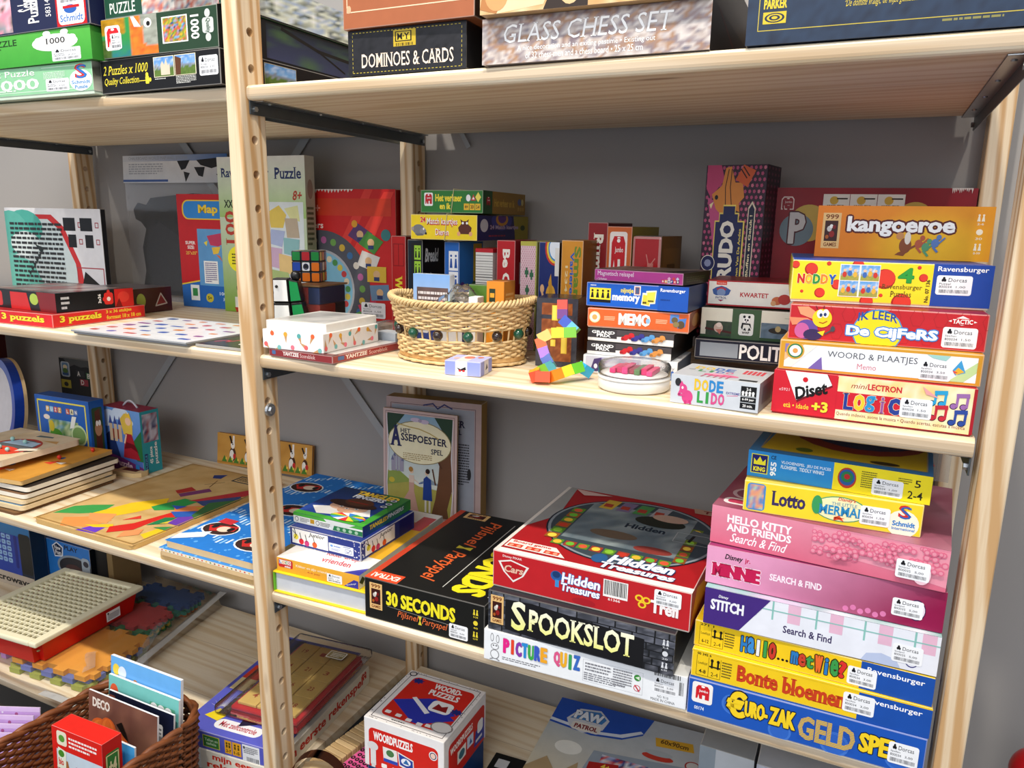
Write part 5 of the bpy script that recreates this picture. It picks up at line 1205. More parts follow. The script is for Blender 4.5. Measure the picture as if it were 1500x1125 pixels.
def a_spook(F, R, T):
    rnd = random.Random(5); v = 0.0; j = 0
    while v < 1:
        hh = .165; u = -.06 * (j % 2) - rnd.uniform(0, .05)
        while u < 1:
            ww = rnd.uniform(.06, .13); g = rnd.uniform(.7, 1.25); c = mix('000000', '5c5f6a' if v > .5 else '3a3d45', .72 * g)
            a, b, q, s = max(0, u + .004), min(1, u + ww - .004), v + .012, min(1, v + hh - .012)
            if b > a: F.im(a, q, b, s, 3, 2, fn_noise(5, [mix(c, '000000', .35), c, mix(c, 'a8aab8', .35)], rnd.random() * 9)); 
            u += ww
        v += hh; j += 1
    F.p([(.1, .1), (.1, .86), (.25, .9), (.85, .72), (.85, .02), (.3, .05)], '17171a')
    m_999(F, .015, .18, .09, .9); F.t('POOKSLOT', .23, .2, .80, .76, 'f2f08a', .03, serif=True, grad='fbf8e0')
    F.t('S', .135, .14, .22, .88, 'ecec7a', .03, serif=True, grad='fbf8e0'); m_icons(F, .955, .06, .86, .035, 'd8dade', ('2-4', '20', '6-99'))
gbox('game_box', 'dark stone-wall patterned game box with glowing yellow capitals, under the big red box', 'game box', fit('spookslot'), {'F': '1c1d20', 'R': '16171a', 'T': '2a2b30'}, art=a_spook, edge=.1)
def a_tre(F, R, T):
    F.p([(.03, .72), (.1, .82), (.2, .7), (.17, .42), (.115, .2), (.06, .45)], 'e8e2dc', 'logo'); F.p([(.045, .7), (.1, .78), (.185, .68), (.16, .42), (.115, .26), (.07, .46)], 'b81a22', 'logo'); F.t('Cars', .065, .46, .17, .66, 'e8b8a0', .05, part='logo', shear=.2, out='5a1014', ow=.03); F.t('Disney PIXAR', .055, .84, .16, .92, 'f0e8e4', .01, part='logo')
    F.e(.345, .66, .03, .14, '2a5a9a'); F.r(.34, .36, .36, .56, '3a8ac8'); F.e(.345, .7, .02, .09, '1a3a6a'); 
    F.t('Hidden', .375, .52, .57, .8, 'f2f4f6', .05, out='2a64a8', ow=.06, part='lettering', shear=.1, slope=0); F.t('Treasures', .37, .3, .57, .52, 'f2f4f6', .05, out='2a64a8', ow=.06, shear=.1)
    F.r(.585, .42, .705, .88, 'f2f0ec'); F.bar(.59, .48, .7, .86, 24); F.t('61366', .61, .33, .67, .4, 'f2e0dc', .02)
    for a, b in ((.76, .58), (.775, .42), (.795, .56)): F.e(a, b, .02, .09, 'eec82a', part='logo'); F.e(a, b, .011, .05, 'b8242a', part='logo')
    F.t('Trefl', .815, .28, .945, .62, 'f4ecea', .06, part='logo'); F.st(.83, .52, .955, .92, '3,00', 'Speelgoed'); F.e(.49, .12, .06, .1, 'a81c26')
    R.r(0, 0, 1, 1, 'a01a22'); R.p([(0, .1), (.3, .3), (.3, .7), (.1, .9)], 'c8801c')
    # lid
    T.r(0, 0, 1, .045, 'f0e8e0'); T.r(.0, .0, .02, 1, 'e0d8d0'); T.p([(.02, .35), (.02, 1), (.06, 1), (.12, .55)], '9a9a98')
    T.e(.55, .53, .46, .42, '1a2430', 48); T.e(.55, .53, .45, .41, '8a9298', 48); T.e(.55, .53, .435, .395, '3a464e', 48)
    T.im(.24, .3, .84, .82, 12, 10, fn_noise(4, ['76848a', '5a6870', '8e9a9a', '4a565c'], 7))
    sq = ['e8b83a', '6ab83a', 'd85a3a', 'f0d04a', '8ac03a', 'c83a2a']
    for i in range(9): T.r(.22 + .07 * i, .2, .28 + .07 * i, .26, 'a03a2a' if i % 2 else '5a8a2a'); T.e(.25 + .07 * i, .23, .022, .022, sq[i % 6])
    for i in range(6): T.r(.16, .26 + .075 * i, .23, .325 + .075 * i, '5a8a2a' if i % 2 else '9a5a20'); T.e(.195, .29 + .075 * i, .024, .024, sq[(i + 3) % 6]); T.r(.84, .26 + .075 * i, .9, .325 + .075 * i, '6a7a2a' if i % 2 else '8a4a20'); T.e(.87, .29 + .075 * i, .02, .022, sq[(i + 1) % 6])
    for i, c in enumerate(('c8a83a', '7a6a8a', '4a8a4a', '9a9aa0')): T.p([(.28 + .1 * i, .76), (.36 + .1 * i, .76), (.38 + .1 * i, .9), (.3 + .1 * i, .9)], c); T.r(.3 + .1 * i, .79, .35 + .1 * i, .84, 'a83a2a')
    T.e(.66, .7, .14, .07, '22261e'); T.e(.7, .77, .1, .05, 'b89a88'); T.p([(.83, .56), (.98, .52), (.94, .66), (.85, .68)], '5a6468'); T.fr(.78, .5, .96, .62, .004, 'aab0b0'); T.l([(.86, .52), (.87, .6)], .015, '1a1a1a')
    T.e(.48, .44, .13, .05, '6a5a4a'); T.e(.72, .34, .1, .04, '8a3a34'); T.t('Hidden', .5, .56, .72, .62, '1a2a3a', .05)
    T.p([(.03, .06), (.03, .15), (.28, .15), (.36, .06)], 'f0e4dc')
    for i in range(3): T.r(.04 + .1 * i, .07, .12 + .1 * i, .105, 'd8402a'); T.e(.06 + .1 * i, .085, .012, .012, 'f0a080'); T.e(.1 + .1 * i, .085, .012, .012, 'f0a080')
    T.t('Board game', .05, .115, .26, .145, 'c8382a', .03)
    T.e(.51, .145, .04, .05, '2a5a8a'); T.t('Hidden', .56, .12, .88, .21, 'eef2f6', .07, out='1f4a7a', ow=.06, shear=.15); T.t('Treasures', .53, .055, .9, .115, 'eef2f6', .07, out='1f4a7a', ow=.06, shear=.15)
    T.p([(.06, .98), (.14, .9), (.3, .96)], 'd8b8b0'); T.p([(.78, 1), (.8, .93), (1, .93), (1, 1)], 'b8907a'); T.t('Trefl', .84, .945, .98, .985, '7a1a1a', .04, part='logo')
gbox('game_box', 'big red board game box with a round picture on its lid, topmost in its stack', 'game box', fit('treasures', d=.25), {'F': 'bb2027', 'R': 'a01a22', 'T': 'a81c22'}, art=a_tre, tray='d8d0c4', trayh=.03, edge=.55)

# fairy-tale game standing against the wall: box and its loose lid panel
def a_assb(F, R, T):
    F.r(0, 0, 1, 1, 'b49c98'); F.r(.06, .03, .93, .94, '9a9ea8'); F.fr(.05, .03, .94, .95, .004, '5a4a5a'); F.l([(.4, .95), (.5, .97), (.55, .93), (.62, .97), (.7, .94)], .012, '3a3a6a')
    F.t('ASSEPOESTER', .3, .79, .84, .85, '2a2a44', .03, serif=True); F.t('SPEL', .68, .73, .8, .77, '2a2a44', .02, serif=True); F.dash(.7, .3, .88, .66, 16, '3a3a40'); F.e(.88, .4, .02, .05, '2a2a2c'); F.p([(.7, 0), (.7, .06), (.9, .08), (.92, 0)], '5a2a1c')
gbox('game_box', 'ochre-sided fairy-tale game box standing upright against the wall, behind its picture panel', 'game box', (-.035, .343, .13, .182, .03, .216, ZC), {'F': 'b49c98', 'T': '8f6f2a', 'R': '9a7428', 'L': '9a7428'}, art=a_assb)
def a_assf(F, R, T):
    F.r(0, 0, 1, 1, 'cbb0a8'); F.fr(.035, .02, .965, .975, .004, '6a4a58'); F.r(.06, .03, .94, .96, 'c9d3cc')
    F.g(.06, .3, .94, .96, 'd8dcd0', '86a6bc'); F.p([(.06, .03), (.06, .42), (.3, .36), (.5, .3), (.94, .28), (.94, .03)], 'a8a050'); F.p([(.06, .4), (.2, .44), (.4, .34), (.06, .28)], '8a9a4a'); F.p([(.5, .34), (.64, .39), (.8, .33)], '8a9aa8')
    for a, hh in ((.16, .14), (.2, .22), (.24, .16), (.13, .1), (.27, .1)): F.r(a - .016, .42, a + .016, .42 + hh, '9a94a4'); F.p([(a - .02, .42 + hh), (a + .02, .42 + hh), (a, .47 + hh)], '6a6a8a')
    F.p([(.06, .96), (.06, .74), (.3, .96)], '27402c'); F.p([(.94, .96), (.94, .7), (.7, .96)], '27402c')
    F.p([(.66, .03), (.72, .2), (.76, .4), (.78, .62), (.93, .7), (.94, .3), (.88, .12), (.9, .03)], '6a4630'); F.l([(.8, .5), (.72, .62)], .02, '5a3a28'); F.l([(.72, .34), (.68, .48)], .014, '5a3a28')
    F.e(.5, .71, .43, .2, '8a7a4a', 40); F.e(.5, .71, .42, .193, 'ece2bc', 40)
    F.t('HET', .24, .79, .38, .83, '2a2a44', .02, serif=True); F.t('A', .1, .66, .26, .85, '2a2a5a', .05, serif=True); F.t('SSEPOESTER', .25, .71, .88, .78, '2a2a44', .03, serif=True, slope=-.2); F.t('SPEL', .66, .62, .82, .67, '2a2a44', .02, serif=True)
    F.dash(.28, .54, .68, .61, 4, 'b09a6a'); F.l([(.2, .87), (.36, .85), (.5, .84), (.64, .81), (.76, .77)], .01, 'c0a860'); F.e(.45, .92, .07, .02, 'c8b8cc'); F.e(.57, .91, .06, .02, 'c8b8cc'); F.e(.51, .915, .025, .016, 'a898b0')
    # couple
    F.p([(.3, .05), (.38, .26), (.42, .28), (.46, .05)], 'b8887a'); F.p([(.2, .06), (.36, .25), (.36, .33), (.43, .33), (.43, .25), (.5, .04)], 'c49a8c'); F.p([(.36, .33), (.36, .4), (.43, .4), (.43, .33)], 'd8c0b0'); F.e(.395, .44, .028, .024, 'e0c0a4'); F.e(.385, .455, .03, .024, 'a87a3a'); F.l([(.43, .36), (.5, .33)], .008, 'e0c0a4')
    F.r(.575, .06, .6, .2, 'd8d4cc'); F.r(.63, .06, .655, .2, 'd8d4cc'); F.p([(.55, .18), (.56, .38), (.6, .41), (.66, .38), (.68, .18)], '24408a'); F.l([(.55, .34), (.5, .33)], .009, '24408a'); F.e(.605, .44, .026, .024, 'dcb898'); F.e(.615, .455, .03, .024, '2a1c18'); F.r(.57, .04, .6, .065, '2a2a2c'); F.r(.63, .04, .66, .065, '2a2a2c')
    F.e(.12, .33, .04, .025, 'c8b03a'); F.l([(.05, .95), (.08, .6), (.05, .3), (.07, .05)], .008, 'e0d8dc'); F.l([(.95, .95), (.93, .6), (.96, .3), (.93, .05)], .008, 'e0d8dc')
gbox('picture_board', 'illustrated fairy-tale panel of a couple and castle, leaning in front of the ochre box', 'picture', (-.034, .328, .075, .146, .006, .197, ZC), {'F': 'cbb0a8', 'T': '8f6f2a', 'R': '8a6a30'}, art=a_assf, bodyname='panel', rx=-.02)

# ---- near stack on the lower shelf (bottom to top)
def a_euro(F, R, T):
    for a, b, q in ((.21, .55, .052), (.42, .2, .05), (.65, .25, .06), (.9, .3, .05)): F.e(a, b, q, None, '3f74cc', 24); F.e(a, b, q * .8, None, '2f64c0', 24)
    F.rr(.02, .36, .115, .93, 'f2eeea', .15, 'logo'); m_jumbo(F, .028, .4, .108, .9, 'd0202a'); F.t('00174', .035, .16, .08, .26, 'e8eef6', .02)
    F.t('€', .18, .24, .27, .96, 'f4d026', .09, out='10142a', ow=.05); F.t('URO-', .262, .34, .365, .78, 'f4d026', .07, out='10142a', ow=.05); F.t('ZAK', .37, .32, .485, .8, 'f4d026', .07, out='10142a', ow=.05)
    F.t('GELD', .495, .16, .73, .78, 'dcb43a', .05)
    for i in range(15): F.r(.495, .16 + .0415 * i, .73, .168 + .0415 * i, '2a5ab8')
    F.t('SPEL', .745, .26, .905, .76, 'f4d026', .07, out='10142a', ow=.05); F.st(.86, .2, .975, .74, '3,00')
gbox('game_box', 'blue money game box with yellow block lettering, bottom of the tallest stack', 'game box', fit('eurozak'), {'F': '1d55b4', 'R': '1a4a9a', 'T': '1d55b4'}, art=a_euro)
def agepanel(F, a, b, age, no=None):
    for u in (a, a + .055, b): F.l([(u, .1), (u, .82)], .012, '2a2410')
    F.l([(a, .1), (b, .1)], .012, '2a2410'); F.t('Leeftijd', a + .006, .48, a + .048, .6, '2a2410'); F.t(age, a + .012, .18, a + .044, .32, '2a2410', .02); F.t('2-4', a + .068, .16, a + .1, .3, '2a2410')
    for q in (.07, .098): F.e(a + q, .72, .007, .06, '1a1810'); F.l([(a + q, .66), (a + q, .46)], .06, '1a1810')
    F.l([(a + .06, .5), (a + .108, .5)], .05, '1a1810'); F.dash(b + .006, .2, b + .05, .8, 6, '5a5020')
    if no: F.t(no, a, .84, a + .065, .93, '2a2410', .03)
def a_bonte(F, R, T):
    F.r(.72, 0, 1, 1, '1a4ea6'); F.r(.0, .95, 1, 1, 'f2ca20'); agepanel(F, .025, .135, '4-8', '00 342 6'); F.t('Bonte bloemen', .21, .22, .675, .82, 'c8401c', .06, serif=True); ravens(F, .745, .62, .965, .84); F.st(.66, .2, .785, .86, '3,00')
gbox('game_box', 'yellow box with red serif lettering and blue end panel, on the blue money game box', 'game box', fit('bonte'), {'F': 'f0c81e', 'R': '1a4ea6', 'T': 'f0c81e'}, art=a_bonte)
def a_hallo(F, R, T):
    F.r(.72, 0, 1, 1, '1a4ea6'); agepanel(F, .025, .135, '6-12', '271 1'); cols = ['2a7ac0', '3a8ad0', 'e8e8e8', '3a9a4a', 'c83a2a', '2a9a8a', '1a1a1a', '1a1a1a', '1a1a1a', '2a7ac0', 'c8402a', '3a9a4a', 'e86a2a', '2a7ac0', '3a9a4a', 'd8302a']
    kw = dict(bold=.05, out='3a2a08', ow=.05, gap=.0, jit=.03); F.mt('Hallo', .215, .22, .37, .84, cols, **kw)
    for q in (.383, .402, .42): F.e(q, .3, .006, None, K)
    F.mt('met', .435, .25, .53, .72, cols[9:], **kw); F.mt('wie?', .535, .18, .665, .8, cols[12:], **kw); ravens(F, .745, .6, .965, .84); F.st(.67, .08, .785, .74, '3,00')
gbox('game_box', 'yellow box with jumbled multicoloured lettering, under the purple and white check box', 'game box', fit('hallo'), {'F': 'f0c81e', 'R': '1a4ea6', 'T': 'f0c81e'}, art=a_hallo)
def a_stitch(F, R, T):
    F.r(0, 0, 1, 1, 'e6e8f0')
    for a in (.38, .56, .76, .93): F.r(a, .5, a + .055, 1, 'e3b6cc')
    for a in (.31, .5, .7, .9): F.r(a, .45, a + .008, 1, '8ac0b8')
    F.r(.25, .74, 1, .77, '8ac0b8'); F.p([(.08, 0), (1, 0), (1, .5), (.2, .5)], 'e6e8f0'); F.p([(0, 0), (.17, 0), (.3, 1), (0, 1)], '43297a')
    F.t('STITCH', .03, .42, .185, .72, 'f0f0f6', .06, part='logo'); F.t('Disney', .065, .76, .11, .86, 'f0f0f6', .02, part='logo', shear=.2)
    F.t('Search & Find', .365, .22, .575, .42, '3a2f5c', .02); F.p([(.7, 0), (.72, .2), (.78, .28), (.84, .2), (.86, 0)], 'b8c4e0')
    F.e(.9, .3, .03, .22, '3a3a7a'); F.e(.9, .3, .026, .19, 'e6e8f0'); F.st(.82, .16, .94, .62, '5,00', 'Speelgoed', '800035')
    T.r(.0, .0, .3, 1, '2f4f8a'); T.im(0, 0, 1, 1, 12, 8, fn_noise(5, ['d8dce8', 'c8b8d0', '8ac0b8', 'e6e8f0'], 4))
gbox('game_box', 'purple and white search game box with pastel check stripes, under the magenta box', 'game box', fit('stitch'), {'F': 'e6e8f0', 'R': 'b8bcc8', 'T': '5a6a9a'}, art=a_stitch, tray='8a90b0', trayh=.03)
def a_minn(F, R, T):
    F.g(0, 0, 1, 1, 'd8689a', '9a1c52', 'a82a5e', 'e59ac0'); F.im(0, 0, 1, 1, 12, 3, lambda u, v: mix('e39cc0', '8f1748', max(0, min(1, u * 1.25 - .15 + .25 * (.5 - v)))))
    F.t('MINNIE', .025, .22, .25, .58, 'c01a4e', .1, out='f4dce8', ow=.05, part='logo', serif=True); F.t('Disney', .085, .68, .165, .86, '1a1a1e', .03, part='logo', shear=.2); F.t('jr.', .175, .68, .2, .84, 'c01a4e', .03, part='logo')
    F.t('SEARCH & FIND', .29, .4, .515, .58, 'f6e4ee', .04); F.e(.895, .42, .035, .26, '2a1a4a'); F.e(.895, .42, .032, .235, 'e8d8e4'); F.st(.8, .2, .92, .64, '5,00', 'Speelgoed', '800035')
    for i in range(6): F.e(.62 + .03 * i, .1 + .06 * (i % 2), .012, .07, 'd878a8')
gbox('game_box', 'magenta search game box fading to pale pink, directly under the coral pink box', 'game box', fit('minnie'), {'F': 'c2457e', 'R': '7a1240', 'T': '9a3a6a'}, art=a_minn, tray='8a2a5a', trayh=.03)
def a_kitty(F, R, T):
    F.g(0, 0, 1, 1, 'd86a84', 'e08aa0'); rnd = random.Random(3)
    F.p([(.46, .4), (.46, .95), (1, .95), (1, .1), (.8, .25)], 'e795a8')
    for i in range(70):
        a, b = rnd.uniform(.47, .98), rnd.uniform(.3, .93); q = rnd.uniform(.01, .016)
        F.e(a - q, b, q, None, 'dd6f8c', 8); F.e(a - q, b, q * .6, None, 'e795a8', 8); F.e(a + q, b, q, None, 'dd6f8c', 8); F.e(a + q, b, q * .6, None, 'e795a8', 8); F.e(a, b, q * .45, None, 'dd6f8c', 6)
    F.t('HELLO KITTY', .075, .6, .37, .82, 'faeef2', .05); F.t('AND FRIENDS', .075, .38, .37, .58, 'faeef2', .05); F.t('Search & Find', .1, .1, .35, .34, 'faeef2', .01, shear=.3)
    F.e(.905, .34, .035, .26, 'f0c8d4'); F.st(.805, .16, .935, .62, '5,00', 'Speelgoed', '800035')
    T.im(0, 0, 1, 1, 10, 8, fn_noise(4, ['a85a70', '8a4058', 'b87a8c'], 4)); T.e(.14, .26, .1, .1, 'c8a8b4'); T.e(.14, .26, .08, .08, '8a4a60'); T.rr(.03, .06, .26, .16, 'e8dce0', .4); T.rr(.05, .08, .24, .14, 'b83a5a', .4)
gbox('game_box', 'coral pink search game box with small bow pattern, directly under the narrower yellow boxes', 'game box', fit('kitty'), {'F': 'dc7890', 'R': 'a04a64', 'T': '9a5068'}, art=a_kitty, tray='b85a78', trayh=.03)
def a_lotto(F, R, T):
    F.rr(.02, .06, .13, .94, '4a8ac8', .2); F.im(.03, .1, .12, .9, 5, 7, fn_noise(4, ['6ab0d8', '3a7ac0', 'e89a6a', '8ac8c0'], 4))
    F.t('Lotto', .165, .3, .365, .78, '3a2f5a', .04, serif=True); F.e(.56, .5, .15, .4, '3a9a6a', 26); F.e(.56, .5, .143, .37, 'f4ecb8', 26); F.e(.43, .55, .03, .3, '3a9a5a')
    F.t("Disney's", .545, .74, .64, .88, 'd8402a', .02, part='logo', shear=.2); F.t('THE LITTLE', .51, .62, .65, .71, '2a8ab0', part='logo', serif=True); F.t('MERMAID', .44, .3, .72, .6, '2a8ac0', .03, serif=True, part='logo'); F.p([(.53, .12), (.56, .3), (.59, .12), (.53, .24), (.59, .24)], 'e0502c')
    F.e(.9, .34, .085, .42, 'f6f0d8'); F.t('S', .87, .52, .93, .92, 'd03028', .05, part='logo'); F.t('S', .88, .5, .94, .88, '2a5fb0', .0, part='logo'); F.t('Schmidt', .845, .26, .965, .42, '2a7fc4', .05, part='logo'); F.t('International', .845, .14, .965, .23, '2a7fc4', .02, part='logo')
    F.st(.67, .16, .83, .74)
gbox('game_box', 'yellow picture lotto box, directly under the blue and yellow windowed box', 'game box', fit('lotto'), {'F': 'f3d42e', 'R': 'c8a820', 'T': 'e8cc40'}, art=a_lotto)
def a_king(F, R, T):
    F.r(0, 0, .49, 1, '2a8ad0'); F.r(.49, 0, 1, 1, 'f0dd22'); F.r(.02, .14, .12, .88, 'e8e020', 'logo'); F.r(.025, .17, .115, .85, '1a1a6a', 'logo'); F.t('KING', .035, .22, .105, .4, 'f0e430', .06, part='logo'); F.p([(.035, .48), (.035, .72), (.052, .6), (.07, .8), (.088, .6), (.105, .72), (.105, .48)], 'f0e430', 'logo')
    F.t('CE', .135, .76, .165, .9, '10203a', .02); F.t('955', .135, .12, .17, .66, 'f4f8fc', .05, rot=90); F.t('VLOOIENSPEL  JEU DE PUCES', .195, .62, .475, .76, 'dceaf6', .02); F.t('FLOHSPIEL  TIDDLY WINKS', .195, .46, .44, .6, 'dceaf6', .03)
    F.e(.565, .5, .05, .38, 'b83a2a'); F.e(.565, .52, .043, .3, '2a5a9a'); F.e(.565, .54, .032, .2, '2a7a4a'); F.e(.565, .55, .016, .1, 'b82a2a')
    F.dash(.64, .24, .72, .86, 8, '6a6420'); F.dash(.83, .6, .9, .82, 3, '6a6420'); F.t('5', .915, .54, .945, .8, '2a2a14', .01); F.t('2-4', .885, .12, .96, .4, '2a2a14', .01); F.st(.7, .06, .86, .66, '1,00')
    T.r(0, 0, 1, 1, '3a7ab0'); T.p([(.06, .06), (.97, .06), (.97, .95), (.12, .95)], 'c8a81a'); T.e(.58, .62, .42, .42, '8a2218'); T.e(.6, .66, .36, .36, '1e2a5a'); T.e(.62, .7, .28, .28, '14142a'); T.e(.3, .14, .05, .04, '5a6a1a'); T.e(.75, .1, .08, .03, '3a2a0a'); T.fr(.06, .06, .97, .95, .006, 'a89a7a')
gbox('game_box', 'blue and yellow box with a windowed lid, topmost of the tallest stack', 'game box', fit('king'), {'F': 'f0dd22', 'R': 'c8b41c', 'T': '3a7ab0'}, art=a_king)
# clear plastic sleeve standing up behind the narrower boxes
t = thing('plastic_sleeve', 'clear plastic sleeve with red triangle print, standing behind the two yellow boxes', 'plastic sleeve', (.785, .225, -.1085), -.05)
bm = bmesh.new(); bx(bm, 0, 0, 0, .052, .0006, .05); obj('film', bm, 'cloudy_film', t)
bm = bmesh.new()
P = [Vector((.012, -.0003, .018)), Vector((.036, -.0003, .018)), Vector((.022, -.0003, .036))]
tube(bm, P, .0006, 5, True); obj('printed_triangle', bm, 'red_plastic', t)
# ================================================================ far bay, middle shelf
def a_xxl(F, R, T):
    F.g(0, 0, 1, 1, '7aa030', 'e4e8dc'); F.g(0, .62, 1, 1, '9cbf6a', 'eceee6')
    F.t('Ravensburger', .04, .855, .60, .93, '2a3a6a', .02, serif=True, part='logo'); F.t('Puzzle', .66, .86, .96, .93, '2a3a6a', .02, serif=True); F.t('8+', .86, .73, .96, .79, 'b0402a', .03, shear=.2)
    F.t('XXL', .06, .68, .2, .73, '1a2a1a', .03); F.t('100', .06, .44, .19, .66, 'b83a2a', .02, rot=90, serif=True); F.e(.2, .35, .13, .085, 'f0e428'); F.dash(.12, .31, .27, .39, 4, '4a4a10')
    F.r(.55, .08, .97, .72, 'd8e0e0'); 
    for pts, c in ((((.6, .66), (.72, .7), (.8, .64), (.76, .56), (.62, .56)), 'e0c45a'), (((.78, .68), (.93, .7), (.95, .6), (.84, .62)), 'd8d89a'), (((.78, .62), (.92, .62), (.94, .5), (.8, .5)), 'b8a890'), (((.62, .55), (.78, .54), (.74, .44), (.6, .46)), 'a8b4d4'), (((.76, .5), (.94, .49), (.92, .38), (.76, .4)), '8ab8b8'), (((.58, .44), (.74, .43), (.72, .3), (.56, .32)), 'c8a8c0'), (((.7, .4), (.86, .38), (.84, .27), (.7, .28)), 'e0c080'), (((.56, .3), (.8, .28), (.86, .14), (.62, .1)), 'a8bc7a'), (((.82, .25), (.93, .2), (.88, .1), (.8, .14)), 'c09ab8')):
        F.p([(a - .02, b) for a, b in pts], c)
    F.e(.2, .16, .045, .03, '2a1c14'); F.e(.2, .13, .04, .028, 'c89878'); F.r(.13, .03, .27, .1, 'd8d8cc'); F.p([(.12, .03), (.28, .03), (.26, -.02), (.14, -.02)], 'b03a2a')
    R.g(0, 0, 1, 1, '6a8a2a', 'c8c8bc'); R.e(.5, .8, .3, .06, '9a8a7a'); R.dash(.1, .45, .8, .7, 8, '4a5a3a'); R.e(.5, .35, .35, .04, 'd0c428'); R.t('XXL', .2, .18, .9, .23, '1a2a1a', .03)
x, y, r, w, d, h, z = FIT['xxlpuzzle']
gbox('puzzle_box', 'tall green and white map puzzle box standing upright behind the dividing post', 'puzzle box', (x, y, r, .2072, d, h, 0), {'F': '7aa030', 'R': '8a9a5a', 'T': 'd8d8cc'}, art=a_xxl)
def a_mapof(F, R, T):
    F.g(0, 0, 1, 1, '2a66b0', '2a66b0'); F.p([(0, .2), (.3, .24), (.7, .23), (1, .18), (1, 1), (0, 1)], 'c41f26'); F.l([(0, .2), (.3, .24), (.7, .23), (1, .18)], .012, 'e8c83a')
    F.rr(.08, .78, 1.4, .95, 'f0c832', .4); F.rr(.1, .79, 1.4, .94, '2f86d0', .4); F.t('Map of', .34, .815, .86, .91, 'f4d23a', .06, out='3a2a10', ow=.015); F.rr(.7, .93, 1.0, .985, 'e8a03a', .4); F.t('Puzzle', .73, .945, .97, .975, '7a2418', .02); F.rr(.7, .745, 1.0, .795, 'e8a03a', .4); F.t('Puzzle', .73, .755, .97, .785, '7a2418', .02)
    F.t('SUPER', .1, .56, .26, .59, 'f4ece4', .03); F.t('SIZE:', .13, .52, .24, .55, 'f4ece4', .03); F.t('25"x35"', .1, .47, .28, .5, 'e8b84a', .02)
    F.im(.3, .2, .96, .7, 4, 4, fn_noise(3, ['6aa6d0', '5a92c4'], 3)); F.p([(.45, .64), (.7, .67), (.78, .6), (.62, .55), (.5, .56)], 'c03a5a'); F.p([(.52, .54), (.66, .55), (.62, .49), (.54, .48)], 'e8c040'); F.p([(.58, .48), (.64, .47), (.68, .42)], 'd06a3a'); F.p([(.7, .42), (.82, .4), (.78, .3), (.74, .24)], '3a9a5a'); F.p([(.76, .34), (.82, .32), (.78, .22)], 'e0a040'); F.p([(.4, .58), (.46, .6), (.44, .55)], 'e8d040'); F.p([(.78, .68), (.92, .69), (.9, .6)], '4a9a4a')
    F.r(.38, .22, .6, .42, 'f0eee8'); F.dash(.4, .23, .58, .41, 10, '6a5a8a')
    F.r(.14, .06, .28, .2, 'e8e8e2'); F.r(.17, .1, .25, .17, '3a8a4a'); F.e(.44, .09, .06, .04, 'c8b83a'); F.t('5+', .41, .075, .47, .105, '3a3a10', .04); F.t('100 Piece', .6, .12, .9, .15, 'd8e4f0', .02); F.t('Jigsaw Puzzle', .65, .07, .95, .1, 'd8e4f0', .02)
x, y, r, w, d, h, z = FIT['mapof']
gbox('puzzle_box', 'red and blue map jigsaw box standing partly hidden by the tall green map box', 'puzzle box', (x, y, .02, .165, .045, h, 0), {'F': '2a66b0', 'R': '8a1a1c', 'T': '7a2020'}, art=a_mapof)
# bagged black wall map under a printed header card
t = thing('map_sticker_bag', 'clear hanging bag of black world map stickers with a white header card, against the wall', 'sticker bag', (-.757, .412, .0005), 0)
st_ = {}; cv = Canvas((0, 0, .246), (.30, 0, 0), (.004, 0, .056), (0, -1, 0), st_); cv.clip = False; cv.part = 'header_card'
cv.g(0, 0, 1, 1, 'cfd2d6', 'e6e6e6'); cv.g(0, .78, 1, 1, 'd8dade', '3a6aa8', '3a6aa8', 'd8dade'); cv.r(0, .04, .45, .12, '3a5a9a'); cv.dash(.06, .3, .4, .72, 5, 'a8acb4', part='header_card'); cv.t('CHALKBOARD WORLD MAP WALL STICKER', .06, .84, .64, .95, '9aa0a8', part='header_card')
for pts in (((.54, .78), (.66, .8), (.62, .5), (.58, .45)), ((.6, .4), (.66, .34), (.62, .02)), ((.72, .8), (.9, .86), (.95, .6), (.86, .5), (.76, .62)), ((.7, .55), (.8, .55), (.78, .2), (.74, .25)), ((.9, .3), (.97, .3), (.94, .15))): cv.p(pts, '1a1a1c')
link('header_card', st_['header_card'].mesh('header_card'), 'printed_card', t)
bm = bmesh.new()
def slab(bm, pts, y0, y1):
    A = [bm.verts.new((p[0], y0, p[1])) for p in pts]; B = [bm.verts.new((p[0], y1, p[1])) for p in pts]
    bm.faces.new(A); bm.faces.new(B[::-1])
    for i in range(len(pts)): bm.faces.new((A[i], B[i], B[(i + 1) % len(pts)], A[(i + 1) % len(pts)]))
slab(bm, [(.02, .19), (.035, .205), (.06, .20), (.075, .215), (.20, .225), (.29, .22), (.29, .01), (.03, .01), (.045, .06), (.04, .11), (.055, .15), (.04, .165), (.025, .17)], .003, .0045)
bmesh.ops.recalc_face_normals(bm, faces=bm.faces); solid('map_sticker', bm, '19191b', t, 'matte_card')
bm = bmesh.new(); slab(bm, [(.05, .10), (.065, .155), (.10, .165), (.15, .14), (.2, .19), (.25, .17), (.25, .02), (.06, .02)], .0022, .0028); bmesh.ops.recalc_face_normals(bm, faces=bm.faces); solid('map_sticker', bm, '2c2c30', t, 'matte_card')
bm = bmesh.new(); bx(bm, .002, .001, 0, .298, .0016, .246); obj('film', bm, 'clear_film', t)
